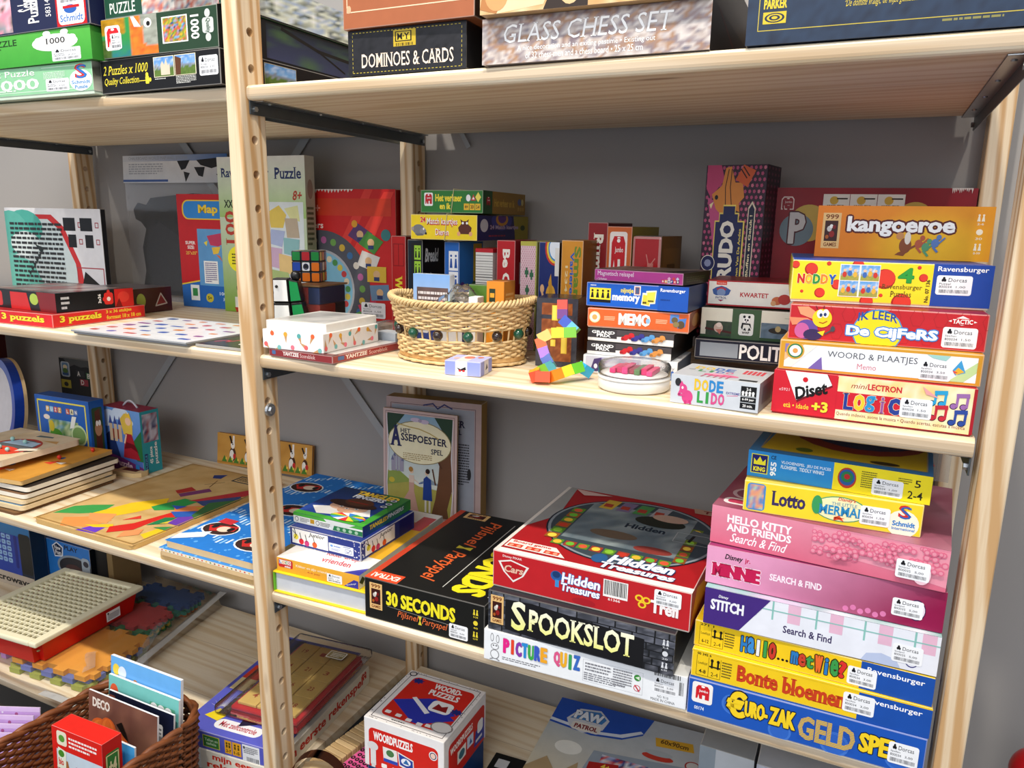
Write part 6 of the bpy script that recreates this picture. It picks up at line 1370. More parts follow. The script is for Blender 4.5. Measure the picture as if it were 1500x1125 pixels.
# white instruction side of a large box
def a_wb(F, R, T):
    F.p([(.0, .05), (.0, .93), (.5, .93), (.62, .8), (.76, .4), (.8, .0), (0, 0)], 'c42c30'); F.p([(.0, .0), (.0, .88), (.46, .88), (.58, .76), (.71, .4), (.74, .0)], 'c4d2d4')
    F.e(.2, .78, .2, .2, '4aa89a'); F.e(.05, .72, .2, .25, '5ab0a2'); F.p([(0, .1), (.0, .5), (.25, .4), (.38, .1), (.35, 0), (0, 0)], '6ab8aa'); F.e(.2, .6, .16, .14, 'd4e0e0'); F.p([(.3, .6), (.4, .56), (.36, .5)], '2a3a3a')
    for j in range(6): F.p([(.2 + .03 * j, .28 + .05 * j), (.24 + .03 * j, .3 + .05 * j), (.22 + .03 * j, .24 + .05 * j)], '1a2a2a')
    F.dash(.05, .1, .6, .85, 14, '2a2c30')
    for i in range(2):
        for j in range(2): F.r(.62 + .17 * i + .04 * (1 - j), .58 + .18 * j, .74 + .17 * i, .72 + .18 * j, '14161c'); F.fr(.77 + .17 * i, .62 + .18 * j, .8 + .17 * i, .67 + .18 * j, .01, 'a8404a')
    F.fr(.72, .05, .985, .36, .012, 'a8404a'); F.p([(.74, .08), (.8, .32), (.94, .18), (.76, .02)], '0c0c0e')
gbox('puzzle_box', 'large white box with printed instructions and teal dinosaur print, behind the flat red puzzle box', 'puzzle box', (-1.0, .30, .03, .297, .012, .19, 0), {'F': 'dcdce0', 'R': '2a2a2c', 'T': '8a8a8c'}, art=a_wb)
def a_p3l(F, R, T):
    for c, a in ((F, .3), (R, .07)):
        c.t('3 puzzels', a if c is R else .36, .2, .5 if c is R else .9, .84, 'f6de3a', .07, serif=True, out='7a1a10', ow=.02)
    F.r(.02, .2, .14, .9, 'c8c0c8', 'logo'); F.e(.08, .5, .05, .2, '7a5a8a', part='logo'); F.t('PUZZEL', .16, .4, .3, .6, 'e08a5a', .03)
    R.t('3 x 36 stukjes', .55, .56, .84, .9, 'f0c83a', .04, serif=True); R.t('formaat 18 x 18 cm', .55, .16, .95, .48, 'f0c83a', .04, serif=True)
gbox('puzzle_box', 'flat red tray box with yellow lettering, under the black puzzle box', 'puzzle box', fit('puz3low'), {'F': 'd8262a', 'R': 'dd2a28', 'T': '9a1a1c'}, art=a_p3l)
def a_p3u(F, R, T):
    F.r(0, 0, 1, 1, '121214'); F.rr(.02, .1, .24, .9, 'c42a26', .2); F.p([(.36, 0), (.36, .9), (.6, .9), (.64, 0)], 'c8201e'); F.e(.7, .6, .06, .3, 'a8c04a'); F.p([(.78, 0), (.74, 1), (1, 1), (1, 0)], '7a1418'); F.rr(.08, .3, .18, .7, 'd8402e', .4)
    R.r(0, 0, 1, 1, '141416'); R.dash(.06, .1, .16, .85, 3, 'd8d8d8'); R.t('3x36', .52, .3, .56, .8, W, .03, rot=90)
    R.rr(.6, .2, .72, .85, 'd8302a', .25, 'logo'); R.e(.66, .5, .025, .12, 'f0d8d0', part='logo'); R.e(.6, .5, .02, .12, 'd8302a', part='logo'); R.e(.66, .9, .02, .1, 'd8302a', part='logo')
    R.p([(.74, 0), (.74, 1), (1, 1), (1, 0)], 'c8221e'); R.e(.86, .55, .08, .3, 'd83a2e'); R.p([(.74, .0), (.8, .5), (.84, .0)], '7a1210')
    T.r(0, 0, 1, 1, '2a2426'); T.im(.05, .05, .95, .95, 10, 10, fn_noise(5, ['5a1a1c', '8a2a28', '3a3438', 'a89890', '2a2a30'], 6))
gbox('puzzle_box', 'black puzzle box with red jigsaw piece print, upper box on the flat red tray', 'puzzle box', fit('puz3up', d=.14), {'F': '141416', 'R': '141416', 'T': '2a2426'}, art=a_p3u, mat='glossy_card')
def a_p3b(F, R, T): R.r(0, 0, 1, 1, '4a1418'); R.e(.3, .5, .1, .3, 'a8b04a'); R.p([(.6, .2), (.75, .8), (.9, .3)], '8a2a2e'); R.l([(.62, .25), (.75, .75), (.88, .32), (.62, .25)], .05, 'c8b8b0')
gbox('puzzle_box', 'dark red and black puzzle box peeking out behind the one with the jigsaw piece', 'puzzle box', (-.61, .185, .02, .12, .10, .046, .0004), {'F': '2a1012', 'R': '4a1418', 'T': '6a6062'}, art=a_p3b, mat='glossy_card')
# laminated sheets at the shelf edge
def a_sheet(F, R, T):
    rnd = random.Random(4); cs = ['8a4a9a', '2a4a8a', 'c83a3a', 'e08a4a', '4a6ac0', 'c86a6a', '3a5a9a', '6a5a9a']
    for j in range(6):
        for i in range(6):
            a, b = .05 + .155 * i, .06 + .155 * j
            if rnd.random() < .85: T.rr(a + .02, b + .03, a + rnd.uniform(.08, .13), b + rnd.uniform(.07, .11), rnd.choice(cs), .4)
    for j in range(7): T.l([(.03, .03 + .155 * j), (.97, .03 + .155 * j)], .004, 'd8d8e0')
flat('picture_sheet', 'white laminated sheet printed with rows of small pictures, lying at the shelf edge', 'sheet', (-.372, -.0065, .0035), .0, .243, .185, .003, 'eef0f4', a_sheet, '9a9c9e', mat='glossy_card', bev=.0005, partname='sheet')
flat('picture_sheet', 'grey-edged sheet lying directly under the sheet of small pictures', 'sheet', (-.369, -.004, .0002), .006, .238, .182, .003, 'c8cacc', None, '8a8c8e', mat='glossy_card', bev=.0005, partname='sheet')
def a_dk(F, R, T): T.r(.02, .05, .98, .9, '2c3034'); T.p([(.4, .3), (.98, .5), (.98, .95), (.5, .8)], '6a8a3a'); T.rr(.6, .15, .95, .4, 'e8e8e0', .2); T.l([(.1, .2), (.2, .35), (.3, .22), (.35, .4)], .03, 'c83a5a')
flat('picture_sheet', 'dark laminated booklet with green picture, half tucked behind the dividing post', 'sheet', (-.122, .004, .0003), .02, .092, .14, .004, '2c3034', a_dk, 'a8a49c', mat='glossy_card', bev=.0005, partname='sheet')
# round letter puzzle in a red box against the wall
def a_red(F, R, T):
    F.im(0, 0, 1, 1, 6, 6, fn_noise(2, ['c01c1c', 'cc2422'], 3)); F.p([(.3, 0), (.78, 1), (.84, 1), (.42, .0)], 'd83a30'); F.p([(.5, .2), (.92, .98), (.99, .98), (.7, .3)], 'e03c30'); F.r(.2, .8, .97, .93, 'c83a20')
    F.t('3+', .36, .82, .44, .89, 'e0887a', .02); F.t('letters', .3, .7, .46, .75, 'f0d8d0', .02); F.t('puzzle', .3, .62, .5, .67, 'e0a8a0'); F.dash(.34, .52, .6, .58, 2, 'd87a70')
    F.e(.44, .22, .37, None, '4f5058', 48); F.e(.44, .22, .25, None, 'a8a8ac', 40); F.e(.44, .22, .235, None, '7ab0c8', 40)
    for i in range(26):
        a = rad(-80 + 360 * i / 26); q = .31; F.e(.44 + q * cos(a), .22 + q * F.w / F.h * sin(a), .022, None, ['c8a83a', '6a9a4a', 'a85a8a', 'd8d0c0', '3a6a9a'][i % 5])
        F.e(.44 + .2 * cos(a), .22 + .2 * F.w / F.h * sin(a), .02, None, ['b83a3a', 'c8b84a', '4a8a4a', 'd8c8a8'][i % 4])
    for a, b, c, rr_ in ((.74, .66, '5a3a6a', -35), (.82, .6, '4a8a3a', -35), (.8, .46, 'd8d4cc', -20), (.86, .36, 'd8b43a', 0), (.88, .22, '6a8aa8', 5), (.8, .08, 'c83a5a', 20), (.7, -.02, '5a9a4a', 30)):
        P = [(-.07, -.06), (.07, -.06), (.07, .06), (-.07, .06)]; cr, sr = cos(rad(rr_)), sin(rad(rr_)); F.p([(a + (p * cr - q * sr) , b + (p * sr + q * cr)) for p, q in P], c)
        F.e(a, b, .025, .03, 'd8b080'); F.r(a - .02, b - .05, a + .02, b - .02, '2a3a6a')
    F.e(.7, .74, .022, None, 'd89a2a'); F.e(.93, .66, .035, None, '3a7a7a')
    for i in range(16): F.p([(.3 + .025 * i, 1), (.31 + .025 * i, .985 - random.uniform(0, .018)), (.325 + .025 * i, 1)], 'e0d8d0')
    F.st(.74, .02, .92, .14)
x, y, r, w, d, h, z = FIT['redletters']
gbox('puzzle_box', 'large red alphabet puzzle box with a round grey picture, standing against the wall', 'puzzle box', (x, .372, 0, .292, .035, h, 0), {'F': 'c01c1c', 'R': '8a1414', 'T': 'd8c8c0'}, art=a_red)

# ================================================================ middle shelf, next to the dividing post
def a_yah(F, R, T):
    for c in (F, R):
        c.t('YAHTZEE', .22 if c is F else .12, .3, .48 if c is F else .34, .82, 'f0e4dc', .05, serif=True, part='logo'); c.t('Scoreblok', .5 if c is F else .36, .28, .74 if c is F else .56, .78, 'e8c8c0', .0, serif=True); c.rr(.05, .3, .11, .8, '4a6a9a', .2); c.l([(0, .92), (1, .92)], .03, 'c8908a')
    T.r(.05, .05, .95, .95, 'd4cfca'); T.r(0, 0, 1, .06, '6a1a1e')
gbox('game_box', 'flat dark red scorepad box under the ice-cream patterned box', 'game box', fit('yahtzee', d=.20), {'F': '8c2b2e', 'R': '9c3434', 'T': '7a2224'}, art=a_yah, mat='glossy_card')
x, y, r, w, d, h, z = FIT['icebox']
def a_ice(F, R, T):
    rnd = random.Random(6); cs = ['e86a6a', 'e8683a', '7ab8b4', 'e0a83a', 'f07a8a', '5aa8a4']
    for c, n in ((F, 9), (R, 12)):
        for i in range(n):
            a, b = (i + .5) / n, .5 + .32 * (1 if i % 2 else -1) + rnd.uniform(-.08, .08); t = rnd.uniform(0, 2 * PI); q = .17
            def P(k, m): return (a + (cos(t) * k - sin(t) * m) * c.h / c.w, b + sin(t) * k + cos(t) * m)
            c.p([P(.06, .1), P(.06, -.1), P(.48, 0)], 'c89a6a'); c.e(a, b, q * .75 * c.h / c.w, q * .75, cs[i % 6], 12)
t_ice = gbox('note_box', 'white box patterned with ice-cream cones, stacked on the flat scorepad box', 'box', (x, y, r, w, d, h, z), {'F': 'f4f3f0', 'R': 'e6e0da', 'T': 'e8e6e2'}, art=a_ice, bodyname='tray')
bm = bmesh.new(); bx(bm, -.002, .010, h - .002, w - .004, d + .004, h + .0105, .001, 2)
l_ = solid('lid', bm, 'eceae4', t_ice, 'satin_plastic'); l_.rotation_euler = (0.0, 0.0, .02)
st_ = {}; cv = Canvas((.006, .018, h + .0106), (w - .018, 0, 0), (0, d - .024, 0), (0, 0, 1), st_); cv.part = 'window'
cv.im(0, 0, 1, 1, 8, 8, fn_noise(3, ['c9cac8', 'e4e2de', 'bcbdbb', 'd8d0cc'], 5)); o = link('window', st_['window'].mesh('window'), 'glossy_card', l_)
# stacking block tower in its clear box, with a brown card top
x, y, r, w, d, h, z = FIT['tower']; h = .083; d = .075
t = thing('block_tower', 'red, blue and yellow wooden blocks in a clear box with a brown card top', 'toy blocks', (x, y, .0004), r)
bm = bmesh.new(); bx(bm, .002, .002, .0005, w - .002, d - .002, .022, .001, 1); solid('block', bm, 'e0a824', t)
bm = bmesh.new(); bx(bm, .002, .002, .0225, w - .002, d * .6, .052, .001, 1); solid('block', bm, 'b83a2a', t)
bm = bmesh.new(); bx(bm, .002, .002, .0525, w * .55, d - .002, .078, .001, 1); solid('block', bm, 'c02e24', t)
bm = bmesh.new(); bx(bm, w * .56, .002, .0525, w - .002, d - .002, .078, .001, 1); solid('block', bm, '243a6a', t)
bm = bmesh.new(); bx(bm, .002, d * .61, .0225, w - .002, d - .002, .052, .001, 1); solid('block', bm, '14161c', t)
bm = bmesh.new(); bx(bm, 0, 0, 0, w, d, .0785); obj('clear_box', bm, 'clear_film', t)
bm = bmesh.new(); bx(bm, -.001, -.001, .079, w + .001, d + .001, .0815, .0005, 1); solid('card_top', bm, '8a6a48', t)
# colour cube
cx = thing('puzzle_cube', 'twisty colour cube with black edges, standing on the brown card top', 'puzzle cube', (-.0880, .170, .0820), .44)
S_ = .0440; cx.scale = (1, 1, 1.1); cols = [['1a8a3c', 'c0202a', '1a8a3c'], ['1f4ab0', 'f0f0ee', 'e8761c'], ['e8761c', 'e8761c', 'e8761c']]
for ix in range(3):
    for iz in range(3):
        for iy in range(3):
            if 0 < ix < 2 and 0 < iy < 2 and 0 < iz < 2: continue
            g = S_ / 3; bm = bmesh.new(); bx(bm, ix * g, iy * g, iz * g, ix * g + g - .0002, iy * g + g - .0002, iz * g + g - .0002, .0012, 2)
            q = obj('cubelet', bm, 'black_plastic', cx)
            st_ = {}
            if iy == 0:
                c = Canvas((ix * g, 0, iz * g), (g, 0, 0), (0, 0, g), (0, -1, 0), st_); c.part = 'tile'; c.rr(.1, .1, .9, .9, cols[2 - iz][ix], .15)
                if ix == 1 and iz == 1: c.e(.5, .5, .3, None, '1a1a4a'); c.e(.5, .5, .2, None, 'f0f0ee'); c.p([(.3, .4), (.5, .3), (.7, .4), (.7, .62), (.5, .72), (.3, .62)], '1a1a1c')
            if ix == 2: c = Canvas((S_ - .0002, iy * g, iz * g), (0, g, 0), (0, 0, g), (1, 0, 0), st_); c.part = 'tile'; c.rr(.1, .1, .9, .9, ['c0202a', '1f4ab0', 'e8d838', 'f0f0ee', 'e8761c'][(iy * 2 + iz) % 5], .15)
            if iz == 2: c = Canvas((ix * g, iy * g, S_ - .0002), (g, 0, 0), (0, g, 0), (0, 0, 1), st_); c.part = 'tile'; c.rr(.1, .1, .9, .9, ['f0f0ee', 'e8d838', '1f4ab0'][(ix + iy) % 3], .15)
            if 'tile' in st_:
                for m in st_['tile'].clusters(0.0): link('tile', m.mesh('tile'), 'satin_plastic', q)
# folding white and green animal puzzle beside the post
t = thing('block_puzzle_animal', 'small white, green and black jointed animal puzzle standing against the dividing post', 'puzzle toy', (-.062, .095, .0004), .5)
t.scale = (1.27, 1.27, 1.27)
def prism(name, P, y0, y1, col, par, frame=.0016):
    bm = bmesh.new(); slab(bm, P, y0, y1); bmesh.ops.recalc_face_normals(bm, faces=bm.faces); bmesh.ops.bevel(bm, geom=list(bm.edges), offset=.001, segments=1, affect='EDGES'); b = obj(name, bm, 'black_plastic', par)
    cxx = sum(p[0] for p in P) / len(P); czz = sum(p[1] for p in P) / len(P)
    Q = [(cxx + (p[0] - cxx) * .84, czz + (p[1] - czz) * .88) for p in P]
    bm = bmesh.new(); slab(bm, Q, y0 - .0006, y0 + .0001); bmesh.ops.recalc_face_normals(bm, faces=bm.faces); solid('panel', bm, col, b, 'satin_plastic')
    return b
prism('body', [(0, 0), (.024, 0), (.020, .045), (.001, .045)], 0, .02, 'f2f2f0', t); prism('head', [(.001, .0455), (.020, .0455), (.0185, .073), (.001, .073)], 0, .02, 'f2f2f0', t)
prism('neck', [(.0205, .0455), (.034, .047), (.030, .070), (.019, .072)], .001, .02, '1a8a4a', t); prism('back', [(.0245, 0), (.045, 0), (.034, .0465), (.0208, .045)], .001, .02, '1a8a4a', t)
bm = bmesh.new(); ball(bm, (.026, .010, .076), .006); obj('ear', bm, 'black_plastic', t, True)
bm = bmesh.new(); ball(bm, (.006, -.0008, .064), .0018, 8, 6); obj('eye', bm, 'black_plastic', t, True)
bm = bmesh.new(); ball(bm, (.0005, .002, .057), .0035, 10, 7); obj('beak', bm, 'black_plastic', t, True)
# pale blue little box
def a_small(F, R, T):
    F.r(.3, 0, .63, 1, 'f0eef0'); F.p([(.34, .55), (.45, .45), (.58, .62), (.6, .42), (.5, .34), (.4, .38)], '1c1c20'); F.e(.43, .34, .04, .07, 'd83a3a'); F.e(.53, .34, .04, .07, 'd83a3a'); R.r(.3, 0, .66, 1, 'd8d4d8'); R.p([(.4, .3), (.5, .75), (.6, .4)], '3a3a40'); T.r(.3, 0, .63, 1, 'e8dcd8'); T.e(.5, .6, .14, .2, 'd87a6a'); T.e(.2, .4, .08, .12, 'e8b0a0'); T.e(.78, .7, .08, .12, 'c8705a')
gbox('card_box', 'tiny pale blue and white box standing in front of the wicker basket', 'box', fit('smallblue'), {'F': '98a2e0', 'R': '8a92d0', 'T': 'b4b8e4'}, art=a_small)
# clear bag corner between the ice-cream box and the basket
t = thing('plastic_pouch', 'small clear pouch holding a grey card, between the patterned box and the wicker basket', 'pouch', (.086, .135, .0004), -.1)
bm = bmesh.new(); bx(bm, .002, .004, .001, .04, .03, .022, .002, 2); solid('grey_card', bm, 'b4bcc4', t)
bm = bmesh.new(); bx(bm, 0, 0, 0, .043, .036, .036, .006, 3); obj('film', bm, 'clear_film', t, True)

# ---- wicker basket with beads
BX, BY = .2450, .1150
basket = thing('wicker_basket', 'pale wicker basket ringed with dark beads, full of small card games', 'basket', (BX, BY, .0005), .10)
def ring_r(z):
    t = max(0, min(1, z / .078)); s = .5 - .5 * cos(PI * t)
    return .0855 + .0125 * t * t, .058 + .012 * t * t
def weave(bm, z0, z1, rows, n=44, amp=.0022, r=.0019):
    for k in range(rows):
        z = z0 + (z1 - z0) * k / max(1, rows - 1); pts = []
        ra, rb = ring_r(z)
        N = 132
        for i in range(N):
            a = 2 * PI * i / N; w = amp * sin(n / 2 * a + (k % 2) * PI); dz = .0008 * sin(n / 2 * a * 1.0 + k) + .0007 * noise.noise(Vector((cos(a) * 4, sin(a) * 4, k)))
            zz = z + dz + rimdip(a) * (z / .078)
            pts.append(((ra + w) * cos(a), (rb + w) * sin(a), zz))
        tube(bm, pts, r * random.uniform(.88, 1.12), 6, True)
def rimdip(a): return .006 * abs(cos(a)) ** 3 - .001
bm = bmesh.new(); weave(bm, .011, .031, 7); obj('lower_weave', bm, 'wicker_cane', basket, True)
bm = bmesh.new(); weave(bm, .047, .074, 9); obj('upper_weave', bm, 'wicker_cane', basket, True)
bm = bmesh.new()
for ph in (0, 1, 2):
    pts = []
    for i in range(220):
        a = 2 * PI * i / 220; ra, rb = ring_r(.078); q = 30 * a + ph * 2 * PI / 3
        pts.append(((ra + .0032 * cos(q)) * cos(a), (rb + .0032 * cos(q)) * sin(a), .0785 + rimdip(a) + .0032 * sin(q)))
    tube(bm, pts, .0021, 6, True)
obj('braided_rim', bm, 'wicker_cane', basket, True)
bm = bmesh.new(); n = 44
for i in range(n):
    a = 2 * PI * (i + .5) / n; pts = []
    for z in (.008, .02, .032, .04, .047, .06, .076): ra, rb = ring_r(z); pts.append(((ra - .0012) * cos(a), (rb - .0012) * sin(a), z + rimdip(a) * z / .078))
    tube(bm, pts, .0013, 5)
obj('stakes', bm, 'wicker_cane', basket, True)
bm = bmesh.new()
ra, rb = ring_r(.0); lathe(bm, [(1.0, .0045), (1.02, .0055), (1.02, .0105), (1.0, .011)], 64, sx=ra, sy=rb); obj('base_board', bm, 'plywood', basket)
bm = bmesh.new()
for k in (0, 1):
    pts = [((ra + .0012 + .0016 * sin(26 * 2 * PI * i / 132 + k * PI)) * cos(2 * PI * i / 132), (rb + .0012 + .0016 * sin(26 * 2 * PI * i / 132 + k * PI)) * sin(2 * PI * i / 132), .0024 + .0008 * k) for i in range(132)]
    tube(bm, pts, .0018, 6, True)
obj('foot_braid', bm, 'wicker_cane', basket, True)
ra, rb = ring_r(.039)
for i in range(14):
    a = 2 * PI * (i + .35) / 14; g = i % 2
    bm = bmesh.new(); ball(bm, ((ra + .001) * cos(a), (rb + .001) * sin(a), .0392 + rimdip(a) * .5), .0068); obj('bead', bm, 'bead_green' if g else 'bead_brown', basket, True)
# ---- what lies in the basket: each card pack a thing, standing on the basket board
def inb(dx, dy): return (BX + dx * cos(.10) - dy * sin(.10), BY + dx * sin(.10) + dy * cos(.10))
def a_card(F, R, T):
    F.g(0, 0, 1, 1, 'c8d4e0', '7aa4d8'); F.im(.1, .0, .96, .82, 6, 4, fn_noise(4, ['4a3a3a', '6a5550', '3a3030'], 3)); F.dash(.14, .2, .92, .78, 8, 'd8d0cc')
px, py = inb(-.074, .006)
gbox('card_pack', 'pale blue card pack with small white text on brown, leaning in the wicker basket', 'card pack', (px, py, .02, .056, .014, .098, .0125), {'F': '9ab4d4', 'R': 'd8e0e8', 'T': 'c8d4e0', 'L': 'e8ecf0'}, art=a_card)
def a_op(F, R, T): F.g(0, 0, 1, 1, 'e8962a', 'e0882a'); F.r(.15, .72, .5, .9, '2a3a2a', 'logo'); F.r(.2, .78, .45, .84, 'e8a030', 'logo'); F.e(.45, .3, .3, .12, 'eaa040'); R.r(0, 0, 1, 1, 'c8802a'); R.dash(.15, .3, .85, .85, 9, 'e0b06a')
px, py = inb(.041, -.015)
gbox('card_pack', 'orange card pack with a small dark logo, standing in the wicker basket', 'card pack', (px, py, .05, .024, .036, .094, .0125), {'F': 'e8962a', 'R': 'c8802a', 'T': 'b06a20'}, art=a_op)
px, py = inb(-.003, .03)
gbox('card_pack', 'green card pack with red and white stripe, rearmost in the wicker basket', 'card pack', (px, py, .03, .04, .012, .085, .0125), {'F': '6a9a3a', 'R': '4a6a2a', 'T': '5a7a3a'}, art=lambda F, R, T: (F.p([(.6, 0), (.75, 1), (.9, 1), (.75, 0)], 'e8e4e0'), F.p([(.72, 0), (.87, 1), (1, 1), (.9, 0)], 'b83a3a')))
px, py = inb(.030, -.012)
gbox('card_pack', 'narrow white card pack beside the orange one in the wicker basket', 'card pack', (px - .012, py - .008, .05, .013, .02, .073, .0125), {'F': 'eeeeec', 'R': 'd0d0cc', 'T': 'f4f4f2'})
px, py = inb(-.03, -.012)
gbox('card_pack', 'navy and white card pack lying low in the wicker basket, showing through its bead ring', 'card pack', (px - .03, py - .012, .12, .07, .02, .056, .0125), {'F': 'd8d8d8', 'R': '2a3a7a', 'T': '2a3a7a'}, art=lambda F, R, T: (F.r(0, .55, .3, 1, 'e8e8ea'), F.p([(.3, .4), (.6, 1), (.8, 1), (.55, .4)], '2a3a7a'), F.r(0, 0, .5, .4, '3a4a8a'), F.dash(.1, .45, .9, .7, 3, '3a3a3a')))
t = thing('cellophane_bag', 'crumpled clear bag of small figures lying on top inside the wicker basket', 'bag', (*inb(-.01, .004), .060), .1)
bm = bmesh.new(); bmesh.ops.create_grid(bm, x_segments=16, y_segments=12, size=.5)
for v in bm.verts:
    x_, y_ = v.co.x, v.co.y; v.co = Vector((x_ * .066, y_ * .03 - .002, .026 + .012 * sin(x_ * 5 + 1) * .6 + .010 * noise.noise(Vector((x_ * 6, y_ * 6, 2))) - .03 * y_ * y_ - .016 * max(0, abs(x_) - .3) * 3 + y_ * .018))
bmesh.ops.solidify(bm, geom=bm.faces[:], thickness=.0005); obj('film', bm, 'clear_film', t, True)
for i, c in enumerate(('d87a6a', 'a8c86a', 'd8d4c8', '7a9ac8')):
    bm = bmesh.new(); bx(bm, -.028 + .014 * i, -.008, 0, -.017 + .014 * i, .002, .016, .002, 2); solid('figure', bm, c, t)

# ---- twisty snake puzzle: chain of square prisms along a folded path
snake = thing('twisty_snake', 'rainbow-coloured folding snake puzzle standing twisted at the shelf edge', 'puzzle toy', (.395, .06, .0006), 0)
P = [Vector(p) for p in ((.000, .036, .088), (.003, .030, .066), (.022, .028, .052), (-.006, .018, .050), (-.020, .016, .042), (-.009, .010, .021), (.000, .004, .012), (-.006, -.026, .0080), (.000, -.042, .0080), (.016, -.036, .0080), (.030, -.010, .0130), (.038, .004, .0150), (.044, .016, .0075))]
rain = ['e8402c', '6a2a7a', '2a4ab0', '5ab0d0', '7ac03a', 'f0d030', 'f0c878', 'e8602c', 'a070d0', '2a4aa0', '5ab4c0', '8ac83a', 'f0b030', 'e85a3a', 'f08a2a', 'f0e040', '6ac83a', '3ab0e0', '2a4ab0', 'c83a3a', 'f0d03a']
ci = 0
for a, b in zip(P, P[1:]):
    L = (b - a).length; n = max(1, round(L / .013)); d = (b - a).normalized(); s = d.cross(Vector((.3, -1, .2))).normalized(); u = s.cross(d)
    for k in range(n):
        p, q = a + d * L * k / n, a + d * L * (k + 1) / n; hw = .0062
        bm = bmesh.new(); A = [bm.verts.new(p + s * hw * e + u * hw * f) for e, f in ((-1, -1), (1, -1), (1, 1), (-1, 1))]; B = [bm.verts.new(q + s * hw * e + u * hw * f) for e, f in ((-1, -1), (1, -1), (1, 1), (-1, 1))]
        bm.faces.new(A[::-1]); bm.faces.new(B)
        for i in range(4): bm.faces.new((A[i], A[(i + 1) % 4], B[(i + 1) % 4], B[i]))
        me = bpy.data.meshes.new('segment'); bm.normal_update(); bmesh.ops.triangulate(bm, faces=bm.faces[2:]); bm.to_mesh(me); bm.free()
        ca = me.color_attributes.new('Col', 'FLOAT_COLOR', 'CORNER'); buf = []
        for i, f in enumerate(me.polygons): c = hx(rain[(ci + i % 2) % len(rain)]); buf += [c[0], c[1], c[2], 1] * len(f.vertices)
        ca.data.foreach_set('color', buf); link('segment', me, 'satin_plastic', snake); ci += 1
# ---- round tin with clear lid
t = thing('round_tin', 'round white tin with a clear domed lid and pink pieces inside', 'tin', (.5005, .054, .0005), 0)
bm = bmesh.new(); lathe(bm, [(.0375, 0), (.040, .002), (.040, .0165), (.0385, .0165), (.0385, .004)], 56); obj('base', bm, 'white_plastic', t, True)
bm = bmesh.new(); lathe(bm, [(.0395, .0125), (.0407, .0125), (.0407, .0150), (.0395, .0150)], 56); obj('rim_band', bm, 'white_plastic', t, True)
bm = bmesh.new(); lathe(bm, [(.0405, .017), (.0405, .026), (.0385, .0290), (.030, .0305), (.001, .0310)], 56); obj('clear_lid', bm, 'clear_film', t, True)
bm = bmesh.new(); lathe(bm, [(.0375, .0050), (.0375, .017), (.001, .0172)], 40); obj('padding', bm, 'white_plastic', t, True)
for i, c in enumerate(('d8306a', 'c02a5a', 'd83a78', '9a3a4a', '5a7a4a', 'd8306a', 'e04a80')):
    a = 2 * PI * i / 7; bm = bmesh.new(); bx(bm, -.024 + .0070 * i, -.016 + .004 * (i % 2), .0176, -.0175 + .0070 * i, .020, .023 + .001 * (i % 3), .001, 2); solid('piece', bm, c, t, 'satin_plastic')
# ================================================================ far bay, lower shelf: wooden puzzles
def a_euromap(F, R, T):
    T.im(0, 0, 1, 1, 20, 20, fn_noise(3, ['c9a468', 'd6b47a', 'c29a5c', 'dcbc86'], 3, sy=5))
    sh = [((.05, .12), (.2, .16), (.3, .2), (.26, .28), (.14, .24), (.06, .2), '3a9a4a'), ((.3, .22), (.36, .36), (.5, .46), (.58, .4), (.52, .3), (.44, .22), 'ecc21e'), ((.2, .08), (.36, .14), (.5, .14), (.46, .06), (.3, .02), 'e8924a'), ((.28, .17), (.44, .21), (.52, .13), (.36, .13), 'e89a5a'), ((.46, .0), (.6, .02), (.58, .08), (.5, .08), '6a3ac0'), ((.44, .07), (.58, .12), (.62, .1), (.52, .07), 'ecc21e'),
          ((.55, .4), (.62, .52), (.74, .52), (.72, .42), (.62, .38), '2f9a4c'), ((.62, .14), (.7, .2), (.76, .34), (.84, .38), (.84, .3), (.78, .24), (.78, .16), (.68, .1), 'd0261c'), ((.58, .2), (.66, .24), (.62, .26), 'd83a2a'), ((.8, .22), (.88, .26), (.86, .32), (.8, .3), '1f7a4a'), ((.86, .26), (.96, .3), (.92, .36), 'e0c43a'), ((.9, .12), (.98, .1), (.99, .18), (.92, .2), 'ecc21e'), ((.76, .1), (.84, .14), (.88, .1), (.8, .05), 'e0925a'),
          ((.7, .44), (.86, .5), (.9, .46), (.78, .4), 'e0824a'), ((.88, .34), (.98, .38), (.99, .28), (.9, .28), '6a3aa8'), ((.76, .38), (.9, .43), (.97, .4), (.86, .35), '2a5ab0'), ((.84, .48), (.96, .52), (.95, .46), 'c8a02a'), ((.5, .6), (.6, .7), (.66, .68), (.56, .58), '7a3a6a'), ((.42, .62), (.46, .68), (.54, .66), (.48, .6), 'b0302a'), ((.7, .58), (.9, .78), (.97, .8), (.96, .72), (.82, .6), 'b83038'), ((.76, .56), (.94, .68), (.98, .66), (.86, .54), '3a4a7a'), ((.86, .54), (.99, .62), (.99, .4), (.93, .42), '3a6a3a'), ((.4, .9), (.48, .93), (.5, .88), (.44, .87), '2a3a7a'), ((.66, .44), (.76, .46), (.74, .42), '3a5ac0'), ((.88, .2), (.98, .24), (.98, .2), '3a8a4a')]
    for q in sh:
        n = len(q) - 1; mx_ = sum(a[0] for a in q[:-1]) / n; my_ = sum(a[1] for a in q[:-1]) / n
        T.p([(mx_ + (a - mx_) * 1.15, my_ + (b - my_) * 1.4) for a, b in q[:-1]], q[-1])
    T.fr(.62, .88, .9, .96, .012, '4a4a48'); T.dash(.64, .895, .88, .945, 3, '3a3a38'); T.l([(.5, .76), (.6, .84)], .005, '6a4a24'); T.l([(.52, .84), (.58, .74)], .005, '6a4a24')
    T.fr(.015, .015, .985, .985, .006, 'b0884a')
